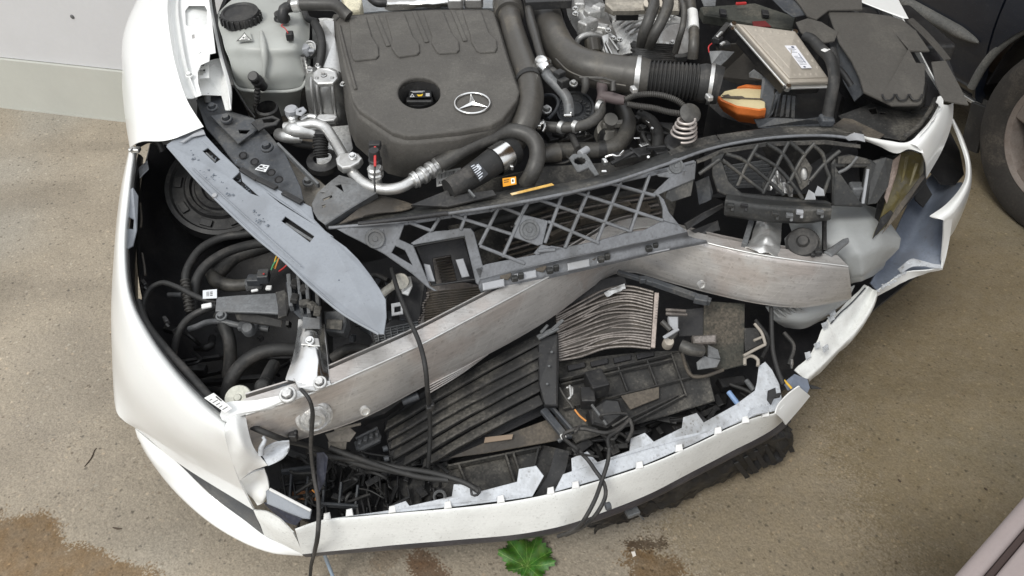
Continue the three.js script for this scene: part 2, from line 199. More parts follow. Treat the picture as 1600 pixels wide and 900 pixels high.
const M = {
  paint: mat({ map: dirty([0.84, 0.85, 0.84], [0.45, 0.42, 0.36], { blotch: 0.03, speck: 0.09, fleck: 0.02, scr: 0.03, grain: 0.0, tone: 0.03, rep: 3 }), roughness: 0.32, clearcoat: 0.7, clearcoatRoughness: 0.06 }),
  paintWorn: mat({ map: dirty([0.77, 0.78, 0.76], [0.2, 0.19, 0.17], { blotch: 0.12, speck: 0.45, fleck: 0.16, scr: 0.12, grain: 0.05, tone: 0.08, rep: 4 }), roughness: 0.4, clearcoat: 0.4, clearcoatRoughness: 0.15 }),
  paintBack: mat({ map: dirty([0.52, 0.545, 0.58], [0.17, 0.165, 0.155], { blotch: 0.55, lo: 0.45, hi: 0.7, speck: 0.7, fleck: 0.4, grain: 0.14, tone: 0.15 }), roughnessMap: R_plastic, roughness: 1 }),
  inside: mat({ map: dirty([0.19, 0.22, 0.28], [0.12, 0.12, 0.13], { blotch: 0.35, speck: 0.3, grain: 0.1, tone: 0.25 }), roughnessMap: R_plastic, roughness: 1 }),
  greyStrip: mat({ map: dirty([0.25, 0.27, 0.30], [0.13, 0.135, 0.145], { blotch: 0.3, speck: 0.35, fleck: 0.12, grain: 0.06, tone: 0.1 }), roughnessMap: R_plastic, roughness: 0.85 }),
  carrier: mat({ map: dirty([0.165, 0.172, 0.185], [0.045, 0.043, 0.04], { blotch: 0.5, speck: 0.45, grain: 0.2, tone: 0.3 }), roughnessMap: R_plastic, roughness: 0.8 }),
  blackDirty: mat({ map: dirty([0.032, 0.033, 0.033], [0.11, 0.103, 0.09], { blotch: 0.6, speck: 0.5, grain: 0.3, tone: 0.3 }), roughnessMap: R_plastic, roughness: 0.8 }),
  black: mat({ map: dirty([0.018, 0.018, 0.019], [0.09, 0.085, 0.075], { blotch: 0.25, speck: 0.35, grain: 0.3, tone: 0.3 }), roughnessMap: R_plastic, roughness: 0.85 }),
  liner: mat({ map: dirty([0.014, 0.014, 0.016], [0.06, 0.055, 0.05], { blotch: 0.2, speck: 0.25, grain: 0.3 }), roughnessMap: R_plastic, roughness: 0.9, bumpMap: bumpGrain, bumpScale: 0.0006 }),
  dusty: mat({ map: dirty([0.026, 0.0255, 0.025], [0.095, 0.089, 0.078], { blotch: 0.8, lo: 0.4, hi: 0.7, speck: 0.6, grain: 0.4, tone: 0.5 }), roughnessMap: R_rubber, roughness: 1, bumpMap: bumpSoft, bumpScale: 0.001 }),
  brown: mat({ map: dirty([0.095, 0.08, 0.063], [0.05, 0.045, 0.04], { blotch: 0.9, lo: 0.4, hi: 0.65, speck: 0.4, grain: 0.4, tone: 0.5 }), roughnessMap: R_rubber, roughness: 1 }),
  bracket: mat({ map: dirty([0.055, 0.06, 0.068], [0.16, 0.15, 0.13], { blotch: 0.3, speck: 0.35, grain: 0.25, tone: 0.2 }), roughnessMap: R_plastic, roughness: 0.8 }),
  greyMetal: mat({ map: dirty([0.13, 0.135, 0.14], [0.06, 0.055, 0.05], { blotch: 0.5, speck: 0.4, grain: 0.3, tone: 0.3 }), roughnessMap: R_plastic, roughness: 0.8 }),
  cover: mat({ map: dirty([0.082, 0.077, 0.07], [0.26, 0.25, 0.22], { blotch: 0.1, speck: 0.3, fleck: 0.03, grain: 0.14, tone: 0.25 }), roughness: 0.72, bumpMap: bumpGrain, bumpScale: 0.0008 }),
  felt: mat({ map: dirty([0.076, 0.071, 0.064], [0.15, 0.14, 0.12], { blotch: 0.2, speck: 0.15, fleck: 0.02, grain: 0.12, tone: 0.12 }), roughness: 0.9, bumpMap: bumpGrain, bumpScale: 0.0006 }),
  rubber: mat({ map: dirty([0.022, 0.022, 0.022], [0.12, 0.11, 0.1], { blotch: 0.35, speck: 0.2, grain: 0.2, tone: 0.3 }), roughnessMap: R_rubber, roughness: 0.85 }),
  hose: mat({ map: dirty([0.05, 0.048, 0.045], [0.15, 0.14, 0.12], { blotch: 0.3, speck: 0.15, grain: 0.2, tone: 0.3 }), roughnessMap: R_plastic, roughness: 0.8 }),
  duct: mat({ map: dirty([0.066, 0.062, 0.056], [0.16, 0.14, 0.11], { blotch: 0.4, speck: 0.15, grain: 0.15, tone: 0.3 }), roughnessMap: R_plastic, roughness: 0.75 }),
  silver: mat({ map: dirty([0.62, 0.62, 0.61], [0.25, 0.23, 0.2], { blotch: 0.3, speck: 0.2, grain: 0.1, tone: 0.15 }), metalness: 0.85, roughnessMap: R_metal, roughness: 0.8 }),
  chrome: mat({ color: rgb(0.78, 0.78, 0.77), metalness: 1, roughnessMap: R_gloss, roughness: 0.7 }),
  cast: mat({ map: dirty([0.58, 0.58, 0.57], [0.12, 0.11, 0.1], { blotch: 0.5, speck: 0.4, grain: 0.3, tone: 0.3 }), metalness: 0.5, roughnessMap: R_metal, roughness: 0.95, bumpMap: bumpSoft, bumpScale: 0.001 }),
  alu: mat({ map: tex(i => { const k = NSTR[i], s = ss(0.48, 0.7, NA[i]) * 0.5, g = (0.52 + (k - 0.5) * 0.17 + (NB[i] - 0.5) * 0.12 + (NF[i] - 0.5) * 0.06) + scratch[i] * 0.16; const c = mix3([g * 1.06, g * 1.03, g * 1.0], [g * 0.84, g * 0.72, g * 0.65], s); return mix3(c, [0.12, 0.1, 0.085], clamp(SPK[i] * 0.4 + SPK2[i] * 0.22 * NF[i] * 2 + ss(0.66, 0.85, NSTR[i]) * 0.2, 0, 1)); }, true, 3.2), metalness: 0.5, roughnessMap: R_metal, roughness: 0.85, bumpMap: bumpScr, bumpScale: 0.0006 }),
  aluClean: mat({ map: tex(i => { const g = 0.66 + (NSTR[i] - 0.5) * 0.2 + scratch[i] * 0.1; return mix3([g, g, g * 0.98], [0.2, 0.19, 0.17], SPK[i] * 0.3); }, true, 3.2), metalness: 0.8, roughness: 0.42, bumpMap: bumpScr, bumpScale: 0.0004 }),
  fins: mat({ map: dirty([0.235, 0.212, 0.195], [0.06, 0.05, 0.045], { blotch: 0.5, speck: 0.4, grain: 0.4, tone: 0.4 }), metalness: 0.55, roughness: 0.42 }),
  tank: mat({ map: dirty([0.50, 0.515, 0.49], [0.33, 0.32, 0.28], { blotch: 0.2, speck: 0.08, grain: 0.02, tone: 0.12 }), roughness: 0.38, transmission: 0.25, thickness: 0, ior: 1.45 }),
  washer: mat({ map: dirty([0.42, 0.435, 0.435], [0.24, 0.22, 0.19], { blotch: 0.35, speck: 0.12, grain: 0.03, tone: 0.15 }), roughness: 0.45, transmission: 0.2, thickness: 0 }),
  ecu: mat({ map: dirty([0.44, 0.40, 0.345], [0.25, 0.22, 0.18], { blotch: 0.25, speck: 0.1, grain: 0.08, tone: 0.15 }), metalness: 0.35, roughness: 0.55 }),
  orange: mat({ map: dirty([0.62, 0.16, 0.03], [0.25, 0.1, 0.04], { blotch: 0.3, speck: 0.15, grain: 0.08 }), roughness: 0.6 }),
  paper: mat({ map: dirty([0.66, 0.56, 0.33], [0.35, 0.27, 0.15], { blotch: 0.25, speck: 0.2, fleck: 0.1, grain: 0.05, tone: 0.1 }), roughness: 0.9 }),
  white: mat({ map: dirty([0.75, 0.75, 0.74], [0.4, 0.38, 0.35], { blotch: 0.2, speck: 0.15, grain: 0.03 }), roughness: 0.6 }),
  whiteMetal: mat({ map: dirty([0.8, 0.81, 0.8], [0.3, 0.28, 0.25], { blotch: 0.12, speck: 0.2, grain: 0.03 }), roughness: 0.4 }),
  greyPlastic: mat({ map: dirty([0.34, 0.35, 0.37], [0.2, 0.19, 0.17], { blotch: 0.3, speck: 0.2, grain: 0.05 }), roughness: 0.5 }),
  red: mat({ color: rgb(0.45, 0.03, 0.03), roughness: 0.5 }), yellow: mat({ color: rgb(0.65, 0.4, 0.03), roughness: 0.5 }), blue: mat({ color: rgb(0.25, 0.38, 0.62), roughness: 0.45 }), green: mat({ color: rgb(0.05, 0.3, 0.12), roughness: 0.5 }), copper: mat({ color: rgb(0.6, 0.25, 0.06), roughness: 0.5 }),
  navy: mat({ map: dirty([0.024, 0.027, 0.042], [0.12, 0.12, 0.14], { blotch: 0.3, speck: 0.3 }), roughness: 0.35 }),
  amber: mat({ map: dirty([0.12, 0.098, 0.034], [0.10, 0.09, 0.07], { blotch: 0.6, speck: 0.4, grain: 0.2, tone: 0.4 }), roughness: 0.3, transmission: 0.15, thickness: 0 }),
  darkCar: mat({ map: dirty([0.007, 0.010, 0.018], [0.2, 0.19, 0.17], { blotch: 0.03, speck: 0.2, fleck: 0.02, grain: 0.1 }), roughness: 0.3, clearcoat: 0.5, clearcoatRoughness: 0.08 }),
  moulding: mat({ map: dirty([0.10, 0.10, 0.095], [0.2, 0.19, 0.17], { blotch: 0.3, speck: 0.2, grain: 0.3 }), roughness: 0.75 }),
  tyre: mat({ map: dirty([0.028, 0.025, 0.022], [0.075, 0.064, 0.053], { blotch: 0.5, speck: 0.2, grain: 0.3 }), roughness: 0.9 }),
  rim: mat({ map: dirty([0.30, 0.26, 0.235], [0.14, 0.1, 0.08], { blotch: 0.5, speck: 0.3, grain: 0.1 }), metalness: 0.5, roughness: 0.45 }),
};

// ---------------------------------------------------------------- naming
const taken = {};
const numbered = n => { const k = taken[n] = (taken[n] ?? -1) + 1; return k ? `${n}_${String(k).padStart(3, '0')}` : n; };
const shade = m => { m.castShadow = m.receiveShadow = true; return m; };
function thing(name, label, category, base, group) { const g = new THREE.Group(); g.name = numbered(name); g.position.copy(base); g.userData = { label, category }; if (group) g.userData.group = group; scene.add(g); return g; }
function part(name, geo, m, parent, label) {                           // geometry in scene metres, kept relative to the thing's base
  let root = parent; while (root.parent && root.parent !== scene) root = root.parent;
  geo.translate(-root.position.x, -root.position.y, -root.position.z);
  const o = shade(new THREE.Mesh(geo, m)); o.name = name; if (label) o.userData.label = label; parent.add(o); return o;
}
function solo(name, geo, m, label, category, base, group) { geo.translate(-base.x, -base.y, -base.z); const o = shade(new THREE.Mesh(geo, m)); o.name = numbered(name); o.position.copy(base); o.userData = { label, category }; if (group) o.userData.group = group; scene.add(o); return o; }
function struct(name, geo, m) { const o = shade(new THREE.Mesh(geo, m)); o.name = name; o.userData.kind = 'structure'; scene.add(o); return o; }
const card = (w, h, draw) => { const c = document.createElement('canvas'); c.width = w; c.height = h; const x = c.getContext('2d'); draw(x, w, h); const t = new THREE.CanvasTexture(c); t.colorSpace = THREE.SRGBColorSpace; return t; };
// printed sticker: four survey points (top-left, top-right, bottom-right, bottom-left), print drawn on a small canvas
function sticker(name, q, draw, parent, w = 128, h = 64, rough = 0.6) {
  const p = q.map(a => pt(a)), n = p[1].clone().sub(p[0]).cross(p[3].clone().sub(p[0])).normalize(); if (n.dot(EYEV.clone().sub(p[0])) < 0) n.negate();
  const K = 6, g = new THREE.BufferGeometry(), pos = [], uv = [], bl = (x, y, o) => p[0].clone().lerp(p[1], x).lerp(p[3].clone().lerp(p[2], x), y).addScaledVector(n, o);
  const put = (x, y, o) => { const q = bl(x, y, o); pos.push(q.x, q.y, q.z); uv.push(x, 1 - y); };
  for (let i = 0; i < K; i++) for (let j = 0; j < K; j++) { const a = i / K, b = (i + 1) / K, c = j / K, d = (j + 1) / K; for (const [x, y] of [[a, c], [b, c], [b, d], [a, c], [b, d], [a, d]]) put(x, y, 0.0006); }
  for (const [a, b] of [[[0, 0], [1, 0]], [[1, 0], [1, 1]], [[1, 1], [0, 1]], [[0, 1], [0, 0]]]) for (const [q, o] of [[a, 0.0006], [a, -0.0004], [b, -0.0004], [a, 0.0006], [b, -0.0004], [b, 0.0006]]) put(q[0], q[1], o);
  g.setAttribute('position', new THREE.Float32BufferAttribute(pos, 3)); g.setAttribute('uv', new THREE.Float32BufferAttribute(uv, 2)); g.computeVertexNormals();
  return part(name, g, mat({ map: card(w, h, draw), roughness: rough }), parent);
}

// ---------------------------------------------------------------- ground
{
  const X0 = -2.7, X1 = 2.7, Z0 = -3.7, Z1 = -0.3, w = 2048, h = 1290, d = new Uint8Array(w * h * 4), r = rngOf(5);
  const inPoly = (poly, x, z) => { let c = false; for (let i = 0, j = poly.length - 1; i < poly.length; j = i++) { const [xi, zi] = poly[i], [xj, zj] = poly[j]; if ((zi > z) !== (zj > z) && x < (xj - xi) * (z - zi) / (zj - zi) + xi) c = !c; } return c; };
  const G = q => q.map(([u, v]) => { const p = at(u, v, 0); return [p.x, p.z]; });
  const stainsAndTones = [   // damp and oily patches seen on the slab, and its browner right half
    { p: G([[-60, 795], [60, 802], [100, 806], [112, 838], [165, 846], [195, 880], [250, 893], [262, 930], [-60, 990]]), c: [0.56, 0.43, 0.29], k: 0.95 },
    { p: G([[645, 862], [660, 862], [690, 880], [720, 905], [720, 930], [655, 930], [648, 890]]), c: [0.40, 0.27, 0.19], k: 0.9 },
    { p: G([[975, 842], [1012, 833], [1042, 832], [1036, 862], [1012, 864], [985, 860]]), c: [0.26, 0.20, 0.15], k: 0.95 },
    { p: G([[985, 862], [1045, 866], [1072, 890], [1095, 925], [1000, 930]]), c: [0.50, 0.37, 0.23], k: 0.9 },
    { p: G([[590, 855], [640, 856], [640, 880], [585, 885]]), c: [0.6, 0.52, 0.45], k: 0.6 },
    { p: G([[20, 545], [140, 480], [180, 520], [185, 640], [120, 700], [30, 690]]), c: [0.78, 0.79, 0.82], k: 0.6, j: 4 },
    { p: G([[-20, 430], [90, 410], [170, 440], [120, 470], [-20, 500]]), c: [0.82, 0.82, 0.83], k: 0.6, j: 4 },
    { p: G([[-40, 640], [60, 650], [200, 760], [130, 790], [-40, 760]]), c: [0.8, 0.8, 0.82], k: 0.55, j: 4 },
    { p: G([[-20, 300], [80, 280], [178, 330], [178, 380], [60, 350], [-20, 350]]), c: [0.84, 0.83, 0.82], k: 0.6, j: 4 },
    { p: G([[1180, 480], [1170, 660], [1010, 800], [1090, 960], [1800, 1050], [1900, 60], [1400, 60]]), c: [0.72, 0.68, 0.58], k: 0.85, j: 6 },     // right half of the slab coloured darker and browner, two layers
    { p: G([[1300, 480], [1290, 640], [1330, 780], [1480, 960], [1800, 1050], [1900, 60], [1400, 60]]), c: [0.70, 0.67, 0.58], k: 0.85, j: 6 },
  ];
  const box = stainsAndTones.map(s => [Math.min(...s.p.map(q => q[0])) - 0.3, Math.max(...s.p.map(q => q[0])) + 0.3, Math.min(...s.p.map(q => q[1])) - 0.3, Math.max(...s.p.map(q => q[1])) + 0.3]);
  const lum = new Float32Array(w * h).fill(1), warm = new Float32Array(w * h);
  for (let k = 0; k < 56000; k++) {                                     // stones and pits of the exposed aggregate
    const cx = r() * w, cy = r() * h, R = 0.6 + 1.0 * r() ** 3, dk = r() < 0.5 ? -(0.14 + 0.42 * r()) : 0.1 + 0.32 * r(), wm = (r() - 0.4) * 0.1;
    for (let y = Math.max(0, Math.floor(cy - R)); y <= Math.min(h - 1, cy + R); y++) for (let x = Math.max(0, Math.floor(cx - R)); x <= Math.min(w - 1, cx + R); x++) if ((x - cx) ** 2 + (y - cy) ** 2 < R * R) { lum[y * w + x] = 1 + dk; warm[y * w + x] = wm; }
  }
  for (let y = 0; y < h; y++) for (let x = 0; x < w; x++) {
    const X = lerp(X0, X1, (x + 0.5) / w), Z = lerp(Z0, Z1, (y + 0.5) / h), i = y * w + x;
    const n1 = fbm3(X * 2.2, 3, Z * 2.2), n2 = fbm3(X * 9, 7, Z * 9), n3 = fbm3(X * 42, 1, Z * 42), sm = fbm3(X * 1.1 + Z * 2, 11, Z * 6);
    let g = lum[i] * (0.94 + (r() - 0.5) * 0.36) * (0.72 + 0.4 * n1 + 0.2 * n2 + 0.14 * n3 - 0.12 * ss(0.5, 0.75, sm)), c = [0.305, 0.262, 0.203];
    const wn = ss(0.45, 0.7, fbm3(X * 1.6 + 5, 2, Z * 1.6)); c = mix3(c, [0.30, 0.272, 0.226], wn);
    for (let s = 0; s < stainsAndTones.length; s++) { const b = box[s]; if (X < b[0] || X > b[1] || Z < b[2] || Z > b[3]) continue;
      const J = stainsAndTones[s].j || 1, wx = X + 0.02 * J * (r() + r() - 1) + (n2 - 0.5) * 0.09 + (n3 - 0.5) * 0.05, wz = Z + 0.02 * J * (r() + r() - 1) + (fbm3(X * 9 + 30, 7, Z * 9) - 0.5) * 0.09 + (n3 - 0.5) * 0.03;
      if (inPoly(stainsAndTones[s].p, wx, wz)) c = [0, 1, 2].map(q => c[q] * lerp(1, stainsAndTones[s].c[q], stainsAndTones[s].k * (0.75 + 0.4 * n3))); }
    d[4 * i] = 255 * clamp(toS(c[0] * g * (1 + warm[i])), 0, 1); d[4 * i + 1] = 255 * clamp(toS(c[1] * g), 0, 1); d[4 * i + 2] = 255 * clamp(toS(c[2] * g * (1 - warm[i])), 0, 1); d[4 * i + 3] = 255;
  }
  const t = new THREE.DataTexture(d, w, h); t.wrapS = t.wrapT = THREE.MirroredRepeatWrapping; t.magFilter = THREE.LinearFilter; t.minFilter = THREE.LinearMipmapLinearFilter; t.generateMipmaps = true; t.colorSpace = THREE.SRGBColorSpace; t.needsUpdate = true;
  const g = new THREE.PlaneGeometry(60, 60, 1, 1); g.rotateX(-Math.PI / 2);
  const p = g.attributes.position, uv = g.attributes.uv; for (let i = 0; i < p.count; i++) uv.setXY(i, (p.getX(i) - X0) / (X1 - X0), (p.getZ(i) - Z0) / (Z1 - Z0));
  const bt = tex(i => 0.5 + (NF[i] - 0.5) * 0.7 + SPK[i] * 0.35 - SPK2[i] * 0.3, false, 1); bt.repeat.set((X1 - X0) / 0.45, (Z1 - Z0) / 0.45);
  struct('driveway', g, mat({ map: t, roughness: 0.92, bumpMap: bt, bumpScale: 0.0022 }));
}
// ---------------------------------------------------------------- wall on the far side, added unseen roof and walls that darken the right side
{
  const A = at(0, 165, 0), B = at(190, 187, 0), d = B.clone().sub(A).normalize(), n = V(-d.z, 0, d.x); if (n.dot(EYEV.clone().sub(A)) < 0) n.negate();
  const slab = (s0, s1, y0, y1, f, b) => { const g = new THREE.BoxGeometry(s1 - s0, y1 - y0, f - b); g.applyMatrix4(new THREE.Matrix4().makeBasis(d, V(0, 1, 0), d.clone().cross(V(0, 1, 0)))); const c = A.clone().addScaledVector(d, (s0 + s1) / 2).addScaledVector(n, (f + b) / 2); g.translate(c.x, (y0 + y1) / 2, c.z); return boxUV(g); };
  const wb = A.clone();
  const wall = thing('white_wall', 'plain white rendered wall with pale grey plinth behind the crashed car', 'wall', wb);
  const render_ = mat({ map: dirty([0.60, 0.60, 0.61], [0.5, 0.49, 0.48], { blotch: 0.12, speck: 0.01, grain: 0.015, tone: 0.05, rep: 1.3 }), roughness: 0.85, bumpMap: bumpSoft, bumpScale: 0.0008 });
  const plinthM = mat({ map: dirty([0.50, 0.505, 0.46], [0.42, 0.40, 0.36], { blotch: 0.2, speck: 0.02, grain: 0.02, tone: 0.08, rep: 1.3 }), roughness: 0.7 });
  part('wall_face', slab(-2.5, 1.75, 0.225, 2.7, 0, -0.2), render_, wall);
  part('plinth', slab(-2.5, 1.75, 0.008, 0.222, 0.014, -0.2), plinthM, wall);
  part('base_joint', slab(-2.5, 1.75, 0, 0.0075, 0.016, -0.2), plinthM, wall);
  const hook = at(113, 26, 0), rr = rayOf(113, 26), s = A.clone().sub(EYEV).dot(n) / rr.dot(n), hp = rr.multiplyScalar(s).add(EYEV);
  part('wall_mark', lathe(hp.clone().addScaledVector(n, -0.004), n, [[0, 0], [0.008, 0], [0.008, 0.006], [0.004, 0.009], [0, 0.009]], 12), M.greyMetal, wall);
}
{
  const roof = thing('added_shade_roof', 'added timber roof out of view that shades the right side', 'roof', V(2.9, 0, -2));  // unseen roof, added and sized to shade the right side
  const wood = mat({ map: tex(i => { const g = 0.2 + (NSTR[i] - 0.5) * 0.12; return [g * 1.3, g * 0.88, g * 0.52]; }, true, 2), roughness: 0.8 });
  for (let k = 0; k < 12; k++) part('roof_board', bar(V(1.06 + k * 0.33, 2.52, -6.5), V(1.06 + k * 0.33, 2.52, -0.9), 0.32, 0.04, { sharp: true }), wood, roof);
  for (const z of [-6.3, -3.7, -1.1]) part('rafter', bar(V(0.92, 2.42, z), V(4.7, 2.42, z), 0.09, 0.155, { sharp: true }), wood, roof);
  for (const [x, z] of [[1.3, -6.3], [4.3, -1.1]]) part('post', bar(V(x, 0, z), V(x, 2.34, z), 0.1, 0.1, { sharp: true, up: V(1, 0, 0) }), wood, roof);
  const bm = mat({ map: dirty([0.30, 0.21, 0.13], [0.2, 0.15, 0.1], { blotch: 0.4, speck: 0.05, rep: 1.5 }), roughness: 0.9 });  // brown walls out of view, added to dim the right and warm its bounce
  const side = bar(V(4.6, 1.25, -6.5), V(4.6, 1.25, -0.9), 0.2, 2.5, { sharp: true }), rear = bar(V(0.6, 1.25, -6.6), V(4.48, 1.25, -6.6), 0.2, 2.5, { sharp: true });
  solo('added_brown_wall', side, bm, 'added brown wall out of view along the right side', 'wall', V(4.6, 0, -3));
  solo('added_brown_wall', rear, bm, 'added brown wall out of view closing the rear under the roof', 'wall', V(2.5, 0, -6.6));
}
// ---------------------------------------------------------------- dark parked car
{
  const d = V(0.33, 0, 0.944).normalize(), n = V(-d.z, 0, d.x); if (n.x > 0) n.negate();      // along its flank, and out of it towards the camera
  const O = V(1.62, 0, -2.53);                                                             // foot of the flank at the front door gap
  const car2 = thing('parked_car', 'dark blue parked car with grey side moulding at the right edge', 'car', V(O.x, 0, O.z));
  const q = (s, y, out = 0) => O.clone().addScaledVector(d, s).addScaledVector(n, out).setY(y);
  const side = (s0, s1, rows) => sheet(rows.map(([y, o]) => [q(s0, y, o), q((s0 + s1) / 2, y, o), q(s1, y, o)]), { nu: 6, nv: 14, t: 0.02 });
  const prof = [[0.265, -0.03], [0.30, 0.0], [0.36, 0.01], [0.47, 0.045], [0.62, 0.06], [0.8, 0.03], [0.95, -0.03], [1.02, -0.1]];
  const door = part('door', side(-1.35, -0.004, prof), M.darkCar, car2);
  part('side_moulding', (() => { const p = []; for (let i = 0; i <= 10; i++) p.push(q(-1.3 + i * 0.126, 0.475, 0.05)); return tube(p, s => 0.021 * Math.min(1, Math.sqrt(Math.max(0.02, (1 - s) * 14))), { rad: 14, squash: 1 }); })(), M.moulding, door);
  const wc = q(0.375, 0.315, 0.045), arch = 0.385;
  const fr = [[0.004, 0.265, -0.03], [0.004, 0.30, 0], [0.004, 0.47, 0.045], [0.004, 0.62, 0.06], [0.004, 0.8, 0.03], [0.004, 0.95, -0.03]];
  const wing = fr.map(([s, y, o]) => { const y2 = 0.315 + 0, dy = y - y2, e = Math.abs(dy) < arch ? 0.375 - Math.sqrt(arch * arch - dy * dy) : 0.375; return [q(s, y, o), q(lerp(s, e, 0.5), y, o), q(e, y, o)]; });
  part('front_wing', sheet(wing, { nu: 8, nv: 16, t: 0.02 }), M.darkCar, car2);
  part('front_wing', sheet([[0.72, 0.05], [0.85, 0.02], [0.95, -0.04]].map(([y, o]) => [q(0.375, y, o), q(0.8, y, o), q(1.3, y, o)]), { nu: 6, nv: 8, t: 0.02 }), M.darkCar, car2);
  part('arch_trim', tube(Array.from({ length: 12 }, (_, k) => { const a = Math.PI * (0.93 - k * 0.05); return q(0.375 + Math.cos(a + 0.2) * arch, 0.315 + Math.sin(a + 0.2) * arch, 0.035); }), 0.014, { squash: 1 }), M.moulding, car2);
  part('sill_trim', bar(q(-1.35, 0.266, 0.006), q(0.03, 0.266, 0.006), 0.012, 0.012), M.silver, car2);
  part('sill', sheet([[q(-1.35, 0.255, -0.03), q(0.1, 0.255, -0.03)], [q(-1.35, 0.16, -0.1), q(0.1, 0.16, -0.1)]], { nu: 3, nv: 3, t: 0.02 }), M.black, car2);
  part('mud_flap', plate([q(0.0, 0.27, 0.02), q(0.08, 0.29, 0.03), q(0.1, 0.12, 0.02), q(0.02, 0.1, 0.01)], { t: 0.012 }), M.black, car2);
  part('arch_liner', sheet(Array.from({ length: 9 }, (_, k) => { const a = Math.PI * (1 - k / 8); return [q(0.375 + Math.cos(a) * 0.38, 0.33 + Math.sin(a) * 0.38, -0.02), q(0.375 + Math.cos(a) * 0.38, 0.33 + Math.sin(a) * 0.38, -0.3)]; }), { nu: 2, nv: 20, t: 0.006 }), M.liner, car2);
  part('underbody', bar(q(-1.35, 0.28, -0.45), q(0.05, 0.28, -0.45), 0.7, 0.1), M.black, car2);
  part('roof_side', sheet([[q(-1.15, 1.03, -0.11), q(0.5, 1.0, -0.12)], [q(-1.15, 1.35, -0.3), q(0.2, 1.1, -0.3)]], { nu: 6, nv: 4, t: 0.01 }), M.darkCar, car2);
  // wheel
  const wheel = part('wheel', lathe(wc.clone().addScaledVector(n, -0.2), n, [[0.1, 0.02], [0.2, 0.03], [0.205, 0.1], [0.2, 0.13], [0.06, 0.14], [0, 0.14]], 40), M.black, car2);
  part('tyre', lathe(wc.clone().addScaledVector(n, -0.2), n, [[0.205, 0.01], [0.27, -0.005], [0.302, 0.01], [0.313, 0.04], [0.315, 0.1], [0.313, 0.16], [0.302, 0.192], [0.275, 0.206], [0.225, 0.2], [0.208, 0.188], [0.205, 0.17]], 72), M.tyre, wheel);
  const spokes = [lathe(wc.clone().addScaledVector(n, -0.2), n, [[0.2, 0.08], [0.198, 0.16], [0.205, 0.178], [0.211, 0.186], [0.205, 0.19], [0.19, 0.182], [0.184, 0.165], [0.184, 0.1]], 64), lathe(wc.clone().addScaledVector(n, -0.2), n, [[0, 0.175], [0.045, 0.172], [0.06, 0.16], [0.06, 0.12]], 24)];
  for (let k = 0; k < 5; k++) { const a = k / 5 * Math.PI * 2 + 0.5, e = d.clone().multiplyScalar(Math.cos(a)).addScaledVector(V(0, 1, 0), Math.sin(a)); spokes.push(bar(wc.clone().addScaledVector(n, -0.035).addScaledVector(e, 0.04), wc.clone().addScaledVector(n, -0.03).addScaledVector(e, 0.192), 0.062, 0.025, { up: n, r: 0.008 })); }
  part('rim', join(spokes), M.rim, wheel);
}
// ---------------------------------------------------------------- pale panel at the lower right corner of the view, leaf and litter on the slab
{
  const a = at(1480, 912, 0.6), b = at(1612, 762, 0.6), d = b.clone().sub(a).normalize(), n = V(d.z, 0, -d.x); if (n.dot(V(1, 0, 1)) < 0) n.negate();
  const pale = mat({ map: dirty([0.30, 0.255, 0.248], [0.3, 0.25, 0.24], { blotch: 0.15, speck: 0.03, grain: 0.03, tone: 0.06 }), roughness: 0.5 });
  const g = thing('pale_panel', 'pale lilac grey panel edge with a dark seam at the lower right corner', 'panel_edge', a.clone().setY(0));  // panel edge of unknown kind, built out as a standing box
  const Q = (s, o, y) => a.clone().addScaledVector(d, s).addScaledVector(n, o).setY(y);
  const box = (s0, s1, o0, o1, y0, y1, r) => { const c = Q((s0 + s1) / 2, (o0 + o1) / 2, (y0 + y1) / 2), q = new RoundedBoxGeometry(s1 - s0, y1 - y0, o1 - o0, 3, r); q.applyMatrix4(new THREE.Matrix4().makeBasis(d, V(0, 1, 0), d.clone().cross(V(0, 1, 0)))); q.translate(c.x, c.y, c.z); return boxUV(q); };
  part('body', box(-0.1, 0.6, 0.01, 0.42, 0, 0.57, 0.01), pale, g);
  part('rim', box(-0.12, 0.62, 0, 0.026, 0.571, 0.60, 0.011), pale, g);
  part('seam', box(-0.12, 0.62, 0.0265, 0.036, 0.571, 0.592, 0.002), mat({ color: rgb(0.05, 0.033, 0.03), roughness: 0.7 }), g);
  part('lid', box(-0.12, 0.62, 0.0365, 0.43, 0.571, 0.602, 0.006), pale, g);
}
